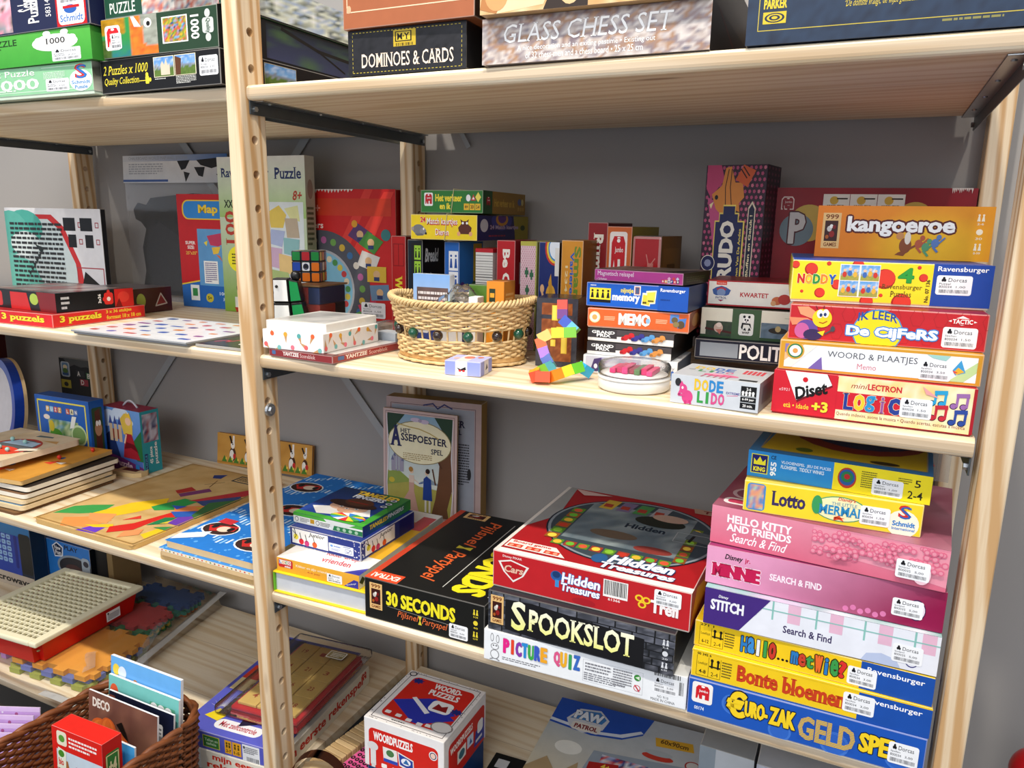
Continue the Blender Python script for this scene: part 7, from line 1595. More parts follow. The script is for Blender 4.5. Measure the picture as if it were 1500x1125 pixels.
flat('map_puzzle', 'wooden map jigsaw of coloured countries lying flat on the lower shelf', 'puzzle', (-.539, .004, ZC + .0003), -.009, .249, .344, .008, 'd0ab6c', a_euromap, 'cfa868', 'matte_card', corner=.012)
def a_train(F, R, T):
    T.r(0, 0, 1, 1, '2478cc'); rnd = random.Random(9)
    for i in range(90): T.e(rnd.random(), rnd.random(), rnd.uniform(.008, .02), None, '5aa4e6', 7)
    for j in range(5):
        for i in range(22):
            a = i / 22; b = .13 + .2 * j + .05 * sin(i * .5 + j); T.r(a, b, a + .022, b + .045, 'd8e8f4' if (i + j) % 2 else '8ac0ea')
    for a, b in ((.24, .2), (.74, .14), (.5, .52), (.2, .8), (.74, .78)):
        T.e(a, b, .19, .07, 'eef2f4', 18); T.e(a, b, .175, .062, '3a2420', 18); T.p([(a - .15, b + .01), (a + .12, b + .05), (a + .15, b + .0), (a - .06, b - .04)], 'c42a26'); T.e(a + .04, b, .07, .028, 'e8d0b8'); T.e(a - .08, b + .01, .03, .02, '1a1a1c'); T.e(a + .1, b + .01, .03, .02, '1a1a1c')
    T.p([(.02, .02), (.25, .1), (.22, .16), (.0, .08)], 'd8e4ea'); T.r(.1, .25, .26, .3, 'c8303a')
flat('picture_puzzle', 'blue wooden tray puzzle with red vehicles, top board of the pair by the post', 'puzzle', (-.217, .004, ZC + .0225), .002, .181, .36, .0105, '2478cc', a_train, 'd8b888', 'matte_card', corner=.008)
def a_train2(F, R, T):
    T.r(0, 0, 1, 1, '3a86d0')
    rnd = random.Random(2)
    for i in range(60): T.e(rnd.random(), rnd.random() * .2, .012, None, '7ab8ea', 7)
    F.r(.0, .62, 1, 1, 'f0e4cc')
    for i in range(22): F.e(.04 + .043 * i, .8, .009, .1, ['d83a2a', 'e8b030', '3a8a4a', '8a4a2a', 'e86a3a'][i % 5], 8)
flat('picture_puzzle', 'blue-topped wooden board with a dotted edge, under the red vehicle puzzle', 'puzzle', (-.224, -.002, ZC + .0105), .0, .196, .36, .0115, '3a86d0', a_train2, 'd8b888', 'matte_card', corner=.008)
flat('picture_puzzle', 'plain pale wooden board, lowest under the two blue vehicle puzzles', 'puzzle', (-.232, .003, ZC + .0002), .0, .203, .36, .0100, 'dcc090', None, 'd2ae74', 'matte_card', corner=.008)
# stack of wooden tray puzzles, bottom to top
def knobs(root, pts, h, col='d83a2a'):
    for x, y in pts:
        bm = bmesh.new(); ball(bm, (x, y, h + .005), .0042, 10, 7); bmesh.ops.create_cone(bm, cap_ends=True, segments=8, radius1=.0018, radius2=.0018, depth=.005, matrix=Matrix.Translation((x, y, h + .002))); solid('knob', bm, col, root, 'satin_plastic', True)
def a_dark(F, R, T): T.r(.04, .04, .96, .96, '2e2620'); T.r(.5, .3, .9, .6, '3a342c'); T.dash(.5, .1, .9, .25, 3, '8a8a8c')
def a_yel(F, R, T): T.r(.03, .03, .97, .97, 'e0c8a0'); T.r(.9, .05, .975, .97, 'f2d020'); T.r(.03, .02, .97, .08, '8ab4d8'); T.r(.2, .09, .85, .14, 'f2d020'); T.p([(.9, .88), (.98, .88), (.98, .96), (.9, .96)], '4a7aa8'); T.l([(.937, .3), (.937, .42)], .01, '3a3a2a')
def a_brn(F, R, T): T.r(0, 0, 1, 1, 'c78a35')
W_ = .25
stk = [('brown hardboard sheet at the very bottom of the wooden puzzle stack', .0, 0.0, .006, '7a5a38', None, '6a4a2c', -.592, .008, .02, .20),
       ('pale tray puzzle with a yellow stripe, second from the bottom of the wooden puzzle stack', .0064, 0, .010, 'e2caa0', a_yel, 'e2caa0', -.586, .016, .055, .20),
       ('thin pale tray puzzle, third from the bottom of the wooden puzzle stack', .0168, 0, .0085, 'dcc49a', None, 'e0caa4', -.588, .020, .055, .19),
       ('cream-edged tray puzzle, just under the dark-faced one in the wooden stack', .0257, 0, .0105, '7a5a40', a_dark, 'efe6d4', -.588, .024, .06, .192),
       ('dark-faced tray puzzle with cream edge, directly under the orange knob puzzle', .0366, 0, .0115, '2e2620', a_dark, 'efe6d4', -.588, .030, .06, .196)]
for lab, dz, _, h, col, art, ec, xr, yf, rz, d in stk:
    flat('tray_puzzle', lab, 'puzzle', (xr - W_ * cos(rz), yf - W_ * sin(rz), ZC + dz + .0003), rz, W_, d, h * .72, col, art, ec, 'matte_card', corner=.008, group='wooden tray puzzles in the far stack')
def a_org(F, R, T):
    T.im(0, 0, 1, 1, 14, 10, fn_noise(3, ['c98a30', 'd89a3c', 'bd7f28'], 4, sx=4)); T.l([(.3, 0), (.34, 1)], .006, '8a5a1c'); T.l([(0, .5), (1, .52)], .006, '8a5a1c')
    for a, b in ((.62, .2), (.84, .5), (.3, .3), (.5, .75)): T.p([(a - .06, b - .04), (a + .02, b + .06), (a + .02, b - .06)], 'd8402a'); T.p([(a + .02, b + .0), (a + .1, b + .03), (a + .1, b - .03)], 'ece4d8'); T.e(a - .02, b + .12, .02, .03, '3a6ab0')
xr, yf, rz = -.600, .028, .13
o = flat('tray_puzzle', 'orange-stained knob puzzle with little figures, second from the top of the wooden stack', 'puzzle', (xr - W_ * cos(rz), yf - W_ * sin(rz), ZC + .0484), rz, W_, .205, .0080, 'cc8c34', a_org, 'd8b070', 'matte_card', corner=.004, group='wooden tray puzzles in the far stack')
knobs(o, [(.15, .09), (.205, .12), (.06, .06), (.225, .18)], .0080)
def a_top(F, R, T):
    T.im(0, 0, 1, 1, 10, 8, fn_noise(3, ['d8c09a', 'e2ceac', 'ccb288'], 4, sx=3))
    T.e(.62, .44, .3, .3, 'b8463a', 30); T.e(.62, .44, .26, .25, '5a5e60', 30); T.p([(.38, .5), (.46, .66), (.8, .66), (.84, .52)], 'b8d4e8'); T.e(.62, .3, .26, .13, 'e2452c', 26); T.e(.5, .26, .07, .07, '141416'); T.e(.5, .26, .035, .035, 'e8e4dc'); T.p([(.8, .34), (1.0, .46), (.94, .52), (.78, .42)], 'e8e0cc'); T.p([(.9, .38), (.99, .44), (.98, .4), (.92, .35)], '1a1a1c'); T.r(.3, .03, .8, .14, '7a7e80'); T.p([(.7, .74), (.9, .8), (.96, .72)], 'c89a5a'); T.p([(.5, .82), (.72, .86), (.7, .9), (.5, .88)], '5a6a6a')
xr, yf, rz = -.668, .020, .03
o = flat('tray_puzzle', 'pale knob puzzle with a red car-shaped piece, topmost of the wooden stack', 'puzzle', (xr - .183 * cos(rz), yf + .003, ZC + .0700), rz, .183, .17, .0115, 'dcc6a0', a_top, 'eadcc2', 'matte_card', corner=.012, group='wooden tray puzzles in the far stack')
knobs(o, [(.08, .10), (.12, .098), (.11, .055), (.14, .05)], .0115, 'a8d4c8')
# the board with a handle poking out behind the stack
t = thing('handle_board', 'pale wooden board with a rounded cut-out handle, poking out from the wooden puzzle stack', 'puzzle', (-.640, .236, ZC + .0002), .06)
bm = bmesh.new()
pts = [(0, 0), (.03, .0), (.055, .002), (.066, .012), (.068, .026), (.06, .036), (.04, .04), (0, .04)]
A = [bm.verts.new((*p, 0)) for p in pts]; B = [bm.verts.new((*p, .009)) for p in pts]; bm.faces.new(A[::-1]); bm.faces.new(B)
for i in range(len(pts)): bm.faces.new((A[i], A[(i + 1) % len(pts)], B[(i + 1) % len(pts)], B[i]))
solid('board', bm, 'd8bb88', t, 'matte_card')
bm = bmesh.new(); bx(bm, .012, .013, .0091, .05, .027, .0093); solid('cut_out', bm, '5a2218', t, 'matte_card')
# upright boxes at the back
def a_bs(F, R, T):
    F.r(0, 0, 1, 1, '1c5cb0'); F.fr(.05, .04, .93, .93, .022, 'e6d94a')
    for i, c in enumerate(('d8b060', '8ac0e0', 'c8504a', 'd8a040', '', 'c8603a', 'e0d8b0', '5a7ab0')):
        if c: F.rr(.2 + .075 * i, .78, .265 + .075 * i, .86, c, .2); F.t('PUZZ LAN'[i] if i < 8 else '', .215 + .075 * i, .795, .25 + .075 * i, .845, W if i != 6 else '3a3a3a', .05)
    F.im(.22, .3, .78, .68, 12, 8, fn_noise(5, ['6a9a4a', '8ab0c8', '4a7a3a', 'c8d0a0', '7ab05a'], 3)); F.e(.2, .7, .06, .035, 'e8d8c8'); F.e(.78, .5, .14, .15, 'c8d8a8'); F.e(.78, .5, .12, .12, '7a9a5a'); F.p([(.68, .76), (.76, .76), (.7, .6), (.62, .58)], 'e8e8e0'); F.e(.35, .45, .12, .1, '4a8a2a'); F.e(.28, .58, .05, .08, 'c8b030')
    R.r(0, 0, 1, 1, '1a56a8'); R.rr(.15, .1, .85, .9, '2a4a2a', .15); R.p([(.3, .2), (.35, .85), (.7, .88), (.72, .2)], '5a2a18'); R.e(.52, .6, .24, .1, 'b88a6a'); R.e(.45, .68, .09, .04, W); R.e(.62, .68, .09, .04, W); R.r(.15, .12, .85, .22, '4a8a2a')
gbox('puzzle_box', 'bright blue picture puzzle box with yellow frame, standing behind the wooden stack', 'puzzle box', (-.838, .218, .04, .160, .034, .152, ZC), {'F': '1c5cb0', 'R': '1a56a8', 'T': '1a4a90'}, art=a_bs)
def a_pri(F, R, T):
    F.g(0, .22, 1, 1, '4a6ab0', '6a9ad8'); 
    for a, b, q in ((.2, .86, .2), (.5, .92, .22), (.1, .74, .12), (.7, .8, .12)): F.e(a, b, q, q * .5, 'c8d8ea')
    F.p([(.0, .2), (.0, .5), (.16, .6), (.3, .5), (.42, .2)], '1c2c5a'); F.p([(.78, .5), (1, .7), (1, .2), (.84, .2)], '2a6a3a'); F.r(.2, .5, .48, .66, '8a3a28'); 
    for a in (.22, .34, .46): F.r(a - .04, .46, a + .04, .74, 'c8b090'); F.p([(a - .05, .74), (a + .05, .74), (a, .88)], '3a4a8a')
    F.p([(.55, .6), (.48, .84), (.6, .94), (.74, .94), (.8, .82), (.78, .6)], 'd8b84a'); F.p([(.5, .22), (.56, .5), (.6, .62), (.76, .62), (.82, .46), (.94, .22)], 'a0222e'); F.p([(.54, .36), (.6, .48), (.82, .46), (.9, .34), (.72, .4)], '6a121c'); F.e(.69, .82, .075, .065, 'e8c0a0'); F.p([(.62, .88), (.66, .97), (.69, .91), (.73, .97), (.77, .88)], 'e8c03a'); F.l([(.62, .6), (.56, .46)], .03, 'e8c0a0')
    F.p([(0, 0), (1, 0), (1, .1), (.5, .2), (0, .26)], '6a2a6a'); F.t('Puzzle', .28, .06, .72, .16, 'e4c8d8', .05, slope=-.3); F.rr(.8, .06, .9, .14, '2a7ab8', .3)
    R.r(0, 0, 1, 1, '2f9aa8'); R.im(.1, .5, .9, .95, 6, 8, fn_noise(5, ['3a4a8a', '8a3a4a', 'c8c8d8', '2a3a6a', 'd87a5a'], 3)); R.t('puzzle', .62, .12, .84, .48, 'e8f0f0', .05, rot=90, out='8a3a7a', ow=.03); R.t('45 piece', .36, .14, .58, .42, 'e8f0f0', .05, rot=90); R.r(.1, .04, .26, .32, '2a2a6a'); R.t('PUZZLE', .13, .06, .23, .3, '5ab0d0', .03, rot=90)
    T.r(0, 0, 1, 1, '9a2a4a')
x, y, r, w, d, h, z = FIT['princess']
pr = gbox('puzzle_box', 'carry-handled puzzle box showing a blonde lady in a red gown, teal side', 'puzzle box', (x, y, -.03, .118, .044, .133, ZC), {'F': '4a6ab0', 'R': '2f9aa8', 'T': '9a2a4a'}, art=a_pri)
bm = bmesh.new(); tube(bm, [(.040 + .044 * i / 10, .022, .133 + .013 * sin(PI * i / 10)) for i in range(11)], .0022, 6); solid('handle', bm, 'c8c8d0', pr, 'satin_plastic', True)
# bunny picture board leaning at the back
def a_bun(F, R, T):
    F.im(0, 0, 1, 1, 16, 5, fn_noise(4, ['c08a3c', 'cc9848', 'b47e34'], 3, sx=2))
    for a, s in ((.17, 1), (.33, .8), (.62, .0), (.8, 1), (.93, .8)):
        if s == 0: F.e(.56, .4, .05, .24, '6a6a60'); continue
        F.e(a, .36, .035 * s, .22 * s, '4a2a18'); F.e(a - .01, .32, .024 * s, .18 * s, 'ece6dc'); F.e(a, .66, .022 * s, .13 * s, 'ece6dc'); F.l([(a - .01, .72), (a - .03, .72 + .2 * s)], .07 * s, '2a1810'); F.l([(a + .01, .74), (a + .01, .74 + .2 * s)], .07 * s, 'ece6dc'); F.e(a + .02, .3, .016, .09, 'c0302a'); F.e(a, .68, .005, .03, K)
    for i in range(14): F.p([(.05 + .065 * i, .08), (.08 + .065 * i, .3), (.11 + .065 * i, .08)], '4a7a2a'); F.e(.1 + .065 * i, .2, .008, .04, 'e8d04a')
    F.l([(0, .06), (1, .06)], .05, 'b07a30')
gbox('picture_board', 'wooden board painted with rabbits, leaning against the wall at the back of the lower shelf', 'puzzle', (-.512, .392, .07, .244, .008, .068, ZC + .001), {'F': 'c08a3c', 'T': 'a87430', 'R': 'a87430'}, art=a_bun, rx=-.10, bodyname='board', mat='matte_card')
# black letter board in the farthest bay
def a_abc(F, R, T):
    F.o = F.o + F.V * .48; F.h *= .52;  F.p([(.25, .78), (.35, .85), (.5, .8), (.62, .83), (.8, .76), (1, .8), (1, 1), (.1, 1)], '4a4a48'); F.rr(.04, .5, .24, .9, 'a8b0b8', .2); F.rr(.07, .53, .21, .87, '5a7a9a', .2); F.e(.14, .76, .05, .06, 'd8c8a0'); F.e(.14, .66, .06, .07, '4a6a2a'); F.r(.07, .55, .21, .6, '2a4a7a'); F.r(.02, .2, .24, .42, 'a89a2a'); F.e(.13, .3, .05, .06, '1a1a12')
    for ch, a, b, c in (('A', .4, .56, '2a2a2c'), ('B', .62, .53, '2a6a3a'), ('D', .47, .34, '9a3040'), ('E', .7, .31, '7a2a30')): F.r(a - .02, b - .02, a + .16, b + .15, c); F.t(ch, a, b, a + .07, b + .13, 'e0dcd4', .04)
gbox('letter_board', 'black board of coloured capital letters, leaning at the back beyond the far post', 'board game', (-1.052, .4205, 0, .162, .007, .180, ZC), {'F': '121214', 'T': '8a8a86', 'R': '3a3a38'}, art=a_abc, bodyname='board')
# frame drum leaning at the far left
t = thing('frame_drum', 'frame drum with white skin and blue ring, standing behind the wooden tray puzzles', 'drum', (-1.000, .245, ZC + .1065), -.25, None, -.10)
bm = bmesh.new(); n = 56; R0 = .1005
def ringmesh(bm, ri, ro, y0, y1):
    V = [[bm.verts.new((r_ * cos(2 * PI * k / n), y_, r_ * sin(2 * PI * k / n))) for k in range(n)] for r_, y_ in ((ro, y0), (ro, y1), (ri, y1), (ri, y0))]
    for a in range(4):
        for k in range(n): bm.faces.new((V[a][k], V[a][(k + 1) % n], V[(a + 1) % 4][(k + 1) % n], V[(a + 1) % 4][k]))
    bmesh.ops.recalc_face_normals(bm, faces=bm.faces)
ringmesh(bm, .083, R0, -.006, .012); solid('blue_ring', bm, '1c3fa0', t, 'satin_plastic', False)
bm = bmesh.new(); ringmesh(bm, .0975, .1010, .0125, .019); solid('wooden_hoop', bm, 'd0b284', t, 'matte_card')
bm = bmesh.new(); bmesh.ops.create_circle(bm, cap_ends=True, segments=56, radius=.088, matrix=Matrix.Translation((0, .0, 0)) @ Matrix.Rotation(PI / 2, 4, 'X')); solid('drum_skin', bm, 'd4d2d8', t, 'matte_card')
gbox('game_box', 'dark red tall box mostly out of view behind the frame drum', 'game box', (-1.36, .30, .0, .21, .06, .30, ZC), {'F': '5a1210', 'T': '4a0e0c', 'R': '3a0c0a'})

# ================================================================ lowest shelf, far bay
def a_mw(F, R, T):
    F.g(0, .18, 1, 1, '0e1420', '2a7ab8'); F.r(0, 0, 1, .2, 'b8aa98'); F.r(.3, .2, .78, .8, '1a3a9a'); F.rr(.78, .24, 1.0, .85, '0c1418', .2)
    for j in range(5):
        for i in range(3): F.rr(.34 + .1 * i, .36 + .09 * j, .42 + .1 * i, .43 + .09 * j, '8ab0d8', .3); F.dash(.36 + .1 * i, .38 + .09 * j, .41 + .1 * i, .41 + .09 * j, 1, '2a3a6a')
    F.rr(.68, .3, .74, .8, '12227a', .5); F.t('Microwave', .1, .05, .93, .15, '1c1a1c', .05)
gbox('toy_box', 'dark blue toy microwave box at the back of the lowest shelf', 'toy box', (-1.142, .240, .02, .185, .036, .165, ZD), {'F': '1a4a8a', 'R': '16304a', 'T': '1a3a5a'}, art=a_mw)
def a_pl(F, R, T):
    F.p([(0, .8), (.0, 1), (.14, 1)], 'c8b8b0'); F.r(.0, .0, .12, .8, '6aa8d8')
    for j, c in enumerate(('d8d0d4', 'd83a3a', 'c83a3a')): F.e(.06, .56 - .2 * j, .045, .06, c); F.e(.06, .56 - .2 * j, .03, .04, '2a3a6a' if j == 0 else 'e8a0a0')
    F.p([(.28, .88), (.38, .98), (.5, .9), (.48, .7), (.32, .66)], 'e8eef4', 'logo'); F.p([(.3, .87), (.38, .95), (.48, .88), (.46, .72), (.33, .69)], '1a2a4a', 'logo'); F.t('New', .33, .82, .45, .9, W, .03, part='logo'); F.t('Fun', .34, .72, .45, .81, W, .03, part='logo'); F.t('PLAY', .52, .86, .78, .95, '12203a', .04)
    F.e(.72, .52, .36, .26, '8a98a4', 30); F.e(.72, .52, .32, .22, '2a2a30', 30); F.e(.68, .5, .16, .1, '4a3030'); F.rr(.84, .3, .99, .8, 'a8b4bc', .3); F.e(.92, .68, .05, .06, '3a3a44'); F.e(.9, .42, .05, .05, '6a3a3a')
gbox('toy_box', 'bright blue toy box with a grey machine pictured, behind the red tray with cream lid', 'toy box', (-.992, .283, .0, .182, .08, .122, ZD), {'F': '2a78c8', 'R': '12161c', 'T': '1a4a8a', 'L': '6aa8d8'}, art=a_pl)
t = thing('game_box', 'black box with a tan end, beside the bright blue toy box under the lower shelf', 'game box', (-.802, .292, ZD + .0003), .0)
bm = bmesh.new(); bx(bm, 0, 0, 0, .038, .07, .155, .001); solid('box_body', bm, '141414', t); bm = bmesh.new(); bx(bm, .0382, 0, 0, .056, .07, .15, .001); solid('box_end', bm, '8a7048', t)
# foam mats: each layer of interlocking tiles a thing
def foam(label, loc, rz, w, d, h, col, seed):
    t = thing('foam_mat', label, 'play mat', loc, rz, 'foam tiles in the clear bag')
    rnd = random.Random(seed); P = []
    def edge(a, b, n):
        A, B = Vector(a), Vector(b); D = B - A; nn = Vector((D.y, -D.x)).normalized() * .011
        for i in range(n):
            s = nn if (i + seed) % 2 else Vector((0, 0)); f0, f1 = i / n, (i + 1) / n
            if i % 2 == (seed % 2): P.extend([tuple(A + D * f0), tuple(A + D * f0 + nn), tuple(A + D * f1 + nn)])
            else: P.append(tuple(A + D * f0))
            if i % 2 == (seed % 2): P.append(tuple(A + D * f1))
    edge((0, 0), (w, 0), 7); edge((w, 0), (w, d), 9); edge((w, d), (0, d), 7); edge((0, d), (0, 0), 9)
    Q = []
    for p in P:
        if not Q or (Vector(p) - Vector(Q[-1])).length > 1e-5: Q.append(p)
    if (Vector(Q[0]) - Vector(Q[-1])).length < 1e-5: Q.pop()
    bm = bmesh.new(); A = [bm.verts.new((*p, 0)) for p in Q]; B = [bm.verts.new((*p, h)) for p in Q]
    bm.faces.new(A[::-1]); bm.faces.new(B)
    for i in range(len(Q)): bm.faces.new((A[i], A[(i + 1) % len(Q)], B[(i + 1) % len(Q)], B[i]))
    bmesh.ops.recalc_face_normals(bm, faces=bm.faces); solid('tile', bm, col, t, 'matte_card')
    return t
zf = ZD + .0012; hf = .0078
L_ = [('9aa048', 'olive green foam tile'), ('6a78b8', 'slate blue foam tile'), ('e8a23a', 'orange foam tile')]
names = ['lowest near the shelf edge', 'second layer near the shelf edge', 'third layer near the shelf edge']
for i, (c, nm) in enumerate(L_): foam(f'{nm}, {names[i]} in the clear bag', (-.694 + .003 * i, .030 + .002 * i, zf + i * .0103), .10, .184, .132, .0100, c, i)
for i, (c, nm) in enumerate((('3a8a4a', 'dark green'), ('d8c43a', 'yellow'), ('3a8a5a', 'mid green'), ('c8484a', 'coral red'))):
    foam(f'{nm} foam tile, {["lowest", "second layer", "third layer", "topmost"][i]} in the middle of the bagged play mats', (-.719 + .003 * i, .192 + .002 * i, zf + i * (hf + .0003)), .10, .160, .070, hf, c, i)
for i, (c, nm) in enumerate((('d8843a', 'orange'), ('3aa08a', 'sea green'), ('4a9a8a', 'teal'), ('3a62a8', 'blue'))):
    foam(f'{nm} foam tile, {["lowest", "second layer", "third layer", "topmost"][i]} at the back of the bagged play mats', (-.710 + .005 * i, .298 + .001 * i, zf + i * (hf + .0003)), .10, .14, .050, hf, c, i + 1)
foam('lilac foam tile at the far edge of the bagged play mats, beside the red tray', (-.832, .05, zf), .04, .105, .19, .024, 'b88ac8', 1)
t = thing('zip_bag', 'large clear zip bag with a white seam, holding the coloured foam mats', 'bag', (0, 0, ZD + .0004))
bm = bmesh.new()
out_ = [(-.853, .002), (-.70, -.006), (-.66, -.007), (-.505, -.002), (-.462, .022), (-.475, .10), (-.502, .25), (-.525, .39), (-.735, .39), (-.735, .275), (-.853, .27)]
in_ = [(-.852, .012), (-.70, .002), (-.66, .001), (-.515, .008), (-.488, .045), (-.494, .12), (-.512, .25), (-.532, .384), (-.730, .385), (-.732, .27), (-.852, .265)]
A = [bm.verts.new((x, y, 0)) for x, y in out_]; B = [bm.verts.new((x, y, .0338)) for x, y in in_]
for i in range(len(out_)): bm.faces.new((A[i], A[(i + 1) % len(out_)], B[(i + 1) % len(out_)], B[i]))
bm.faces.new(B)
obj('film', bm, 'clear_film', t)
bm = bmesh.new()
def ribbon(bm, pts, w, up=(0, 0, 1)):
    pts = [Vector(p) for p in pts]; V = []
    for i, p in enumerate(pts):
        d = (pts[min(i + 1, len(pts) - 1)] - pts[max(i - 1, 0)]).normalized(); s = d.cross(Vector(up)).normalized() * w / 2
        V.append((bm.verts.new(p - s), bm.verts.new(p + s)))
    for a, b in zip(V, V[1:]): bm.faces.new((a[0], b[0], b[1], a[1]))
ribbon(bm, [(-.462, .05, .012), (-.474, .12, .016), (-.496, .22, .020), (-.515, .32, .026), (-.528, .40, .032)], .018)
ribbon(bm, [(-.452, .026, .012), (-.47, -.002, .012), (-.52, -.006, .016), (-.56, -.005, .012)], .014)
bmesh.ops.solidify(bm, geom=bm.faces[:], thickness=.0012); solid('white_seam', bm, 'e6e6e4', t, 'satin_plastic')
bm = bmesh.new(); ribbon(bm, [(-.53, .24, .037), (-.50, .20, .052), (-.46, .13, .046), (-.415, .10, .016), (-.392, .095, .003), (-.385, .10, .001)], .016); bmesh.ops.solidify(bm, geom=bm.faces[:], thickness=.0007); obj('bag_handle', bm, 'cloudy_film', t, True)
bm = bmesh.new(); ribbon(bm, [(-.56, .10, .0365), (-.545, .085, .046), (-.525, .07, .048), (-.51, .06, .042), (-.52, .05, .0365)], .018); bmesh.ops.solidify(bm, geom=bm.faces[:], thickness=.0007); obj('zip_pull', bm, 'cloudy_film', t, True)
# red tray with a cream gridded lid
TX, TY, TR = -.829, .003, .08
t = thing('peg_tray', 'red plastic tray with a cream gridded lid, resting on the bagged foam mats', 'tray', (TX, TY, ZD + .0350), TR)
w, d, h = .225, .246, .040
bm = bmesh.new(); V0 = [(.008, .008), (w - .008, .008), (w - .008, d - .008), (.008, d - .008)]; V1 = [(.001, .001), (w - .001, .001), (w - .001, d - .001), (.001, d - .001)]
A = [bm.verts.new((*p, 0)) for p in V0]; B = [bm.verts.new((*p, h)) for p in V1]; bm.faces.new(A[::-1])
for i in range(4): bm.faces.new((A[i], A[(i + 1) % 4], B[(i + 1) % 4], B[i]))
bmesh.ops.bevel(bm, geom=[e for e in bm.edges if abs(e.verts[0].co.z - e.verts[1].co.z) > .01], offset=.012, segments=4, affect='EDGES'); bmesh.ops.solidify(bm, geom=bm.faces[:], thickness=.002)
tray_o = solid('tray', bm, 'c4180f', t, 'satin_plastic')
bm = bmesh.new(); bx(bm, 0.012, 0.012, h * .55, w - .012, d - .012, h * .6); solid('counters', bm, 'a8a070', t, 'matte_card')
bm = bmesh.new()
bx(bm, -.003, -.003, h, .016, d + .003, h + .010, .003, 2); bx(bm, w - .016, -.003, h, w + .003, d + .003, h + .010, .003, 2); bx(bm, .0155, -.003, h, w - .0155, .013, h + .010, .003, 2); bx(bm, .0155, d - .013, h, w - .0155, d + .003, h + .010, .003, 2)
nx, ny = 14, 18
for i in range(1, nx): xx = .016 + (w - .032) * i / nx; bx(bm, xx - .0015, .012, h + .003, xx + .0015, d - .012, h + .0070)
for j in range(1, ny): yy = .013 + (d - .026) * j / ny; bx(bm, .015, yy - .0014, h + .0032, w - .015, yy + .0014, h + .0074)
obj('lid', bm, 'cream_plastic', t)
st_ = {}; cv = Canvas((w - .001, .1, .008), (0, .12, 0), (0, 0, .026), (1, 0, 0), st_); cv.r(.46, .1, .74, .9, 'eceef0', 'price_sticker'); cv.e(.5, .76, .018, .08, K, 8, 'price_sticker'); cv.dash(.49, .2, .72, .7, 4, '5a5a60', part='price_sticker')
link('price_sticker', st_['price_sticker'].mesh('price_sticker'), 'printed_card', t)

# ---- arithmetic games on the lowest shelf, by the dividing post
def a_rek(F, R, T):
    F.r(0, 0, .13, 1, '123a6a'); F.bar(.02, .1, .12, .9, 8, '2a7ab0'); F.r(.13, 0, .3, 1, 'eef0ee'); m_jumbo(F, .15, .42, .29, .95, 'd8302a', 'fff'); F.t('657', .16, .1, .28, .36, K, .05)
    F.t('mijn eerste', .42, .52, .95, .9, 'd8321e', .05); F.t('rekenspel', .36, .08, .95, .5, 'd8321e', .05)
    R.t('mijn eerste rekenspel', .06, .14, .92, .8, 'c22a1c', .05); m_jumbo(R, .9, .4, .97, .95, 'c22a1c', 'e8e4da'); T.r(.0, .0, 1, .06, 'ece6d6')
x, y, r, w, d, h, z = FIT['reken']
gbox('game_box', 'cream arithmetic game box with red lettering, under the violet-blue one by the post', 'game box', (x, y, .10, .19, .30, .036, ZD), {'F': 'ece6d6', 'R': 'e2dccc', 'T': 'd8d2c2'}, art=a_rek)
def a_blr(F, R, T):
    for i, c in enumerate(('d8a86a', '8ab0d8', 'd87a8a', '6aa86a')): F.e(.08 + .055 * i, .6 - .1 * (i % 2), .014, .08, c); F.l([(.08 + .055 * i, .5), (.08 + .055 * i, .2)], .05, mix(c, '3a3a8a', .5))
    F.r(.27, .16, .47, .84, 'd8d24a'); F.r(.28, .2, .46, .8, '3a7a3a'); F.t('Tellen en', .295, .52, .45, .68, 'c8e0c0', .02); F.t('tafels', .31, .32, .43, .48, 'c8e0c0', .02)
    F.r(.53, .12, .61, .86, 'e8a82a'); F.r(.62, .12, .72, .86, 'e8a82a'); F.t('2-7', .545, .2, .6, .36, K, .02); F.t('1-5', .635, .2, .7, .36, K, .02)
    for a in (.555, .585, .65, .69): F.e(a, .7, .012, .06, '5a4a1a'); F.r(a - .01, .46, a + .01, .62, '5a4a1a')
    F.r(.735, .0, .93, .92, 'eceef2', 'price_sticker'); F.e(.755, .76, .012, .07, K, 8, 'price_sticker'); F.dash(.75, .44, .91, .82, 4, '6a6a70', part='price_sticker'); F.bar(.78, .02, .92, .26, 16, K, 'price_sticker')
    T.rr(.3, .05, .84, .13, 'eef0f4', .5); T.t('Met zelfcontrole', .36, .07, .78, .115, 'b83a4a', .02); T.r(.02, .72, .3, .98, '23285a'); T.p([(.05, .5), (.25, .5), (.25, .64), (.05, .64)], 'e0452c', 'logo'); T.p([(.05, .38), (.25, .38), (.25, .5), (.05, .5)], 'e8d49a')
    for i in range(12):
        a = rad(30 + 13 * i); T.p([(.2 + .03 * cos(a + .1), .2 + .02 * sin(a + .1)), (.2 + .15 * cos(a), .2 + .15 * sin(a)), (.2 + .03 * cos(a - .1), .2 + .02 * sin(a - .1))], 'f0f0ea')
    T.p([(.12, .12), (.3, .1), (.34, .16), (.2, .2)], 'f0d82a'); T.p([(.55, .1), (.75, .16), (.7, .24), (.52, .2)], '1a1a3a'); T.p([(.8, .12), (.99, .2), (.9, .24)], '4a9aa0')
    R.r(0, 0, 1, 1, '3f429a'); R.r(.3, .2, .5, .8, 'c8c83a'); R.r(.31, .24, .49, .76, '2f6a34'); R.r(.53, .05, 1, .95, 'ddd8cc'); R.r(.63, .3, .75, .85, 'd8962a'); R.bar(.8, .15, .87, .95, 8, '3a3a3a')
gbox('game_box', 'violet-blue counting game box with a daisy, on the cream arithmetic box', 'game box', (-.199, -.010, .105, .164, .285, .032, ZD + .0364), {'F': '5a5fc4', 'R': '3f429a', 'T': '5a5fc4'}, art=a_blr)
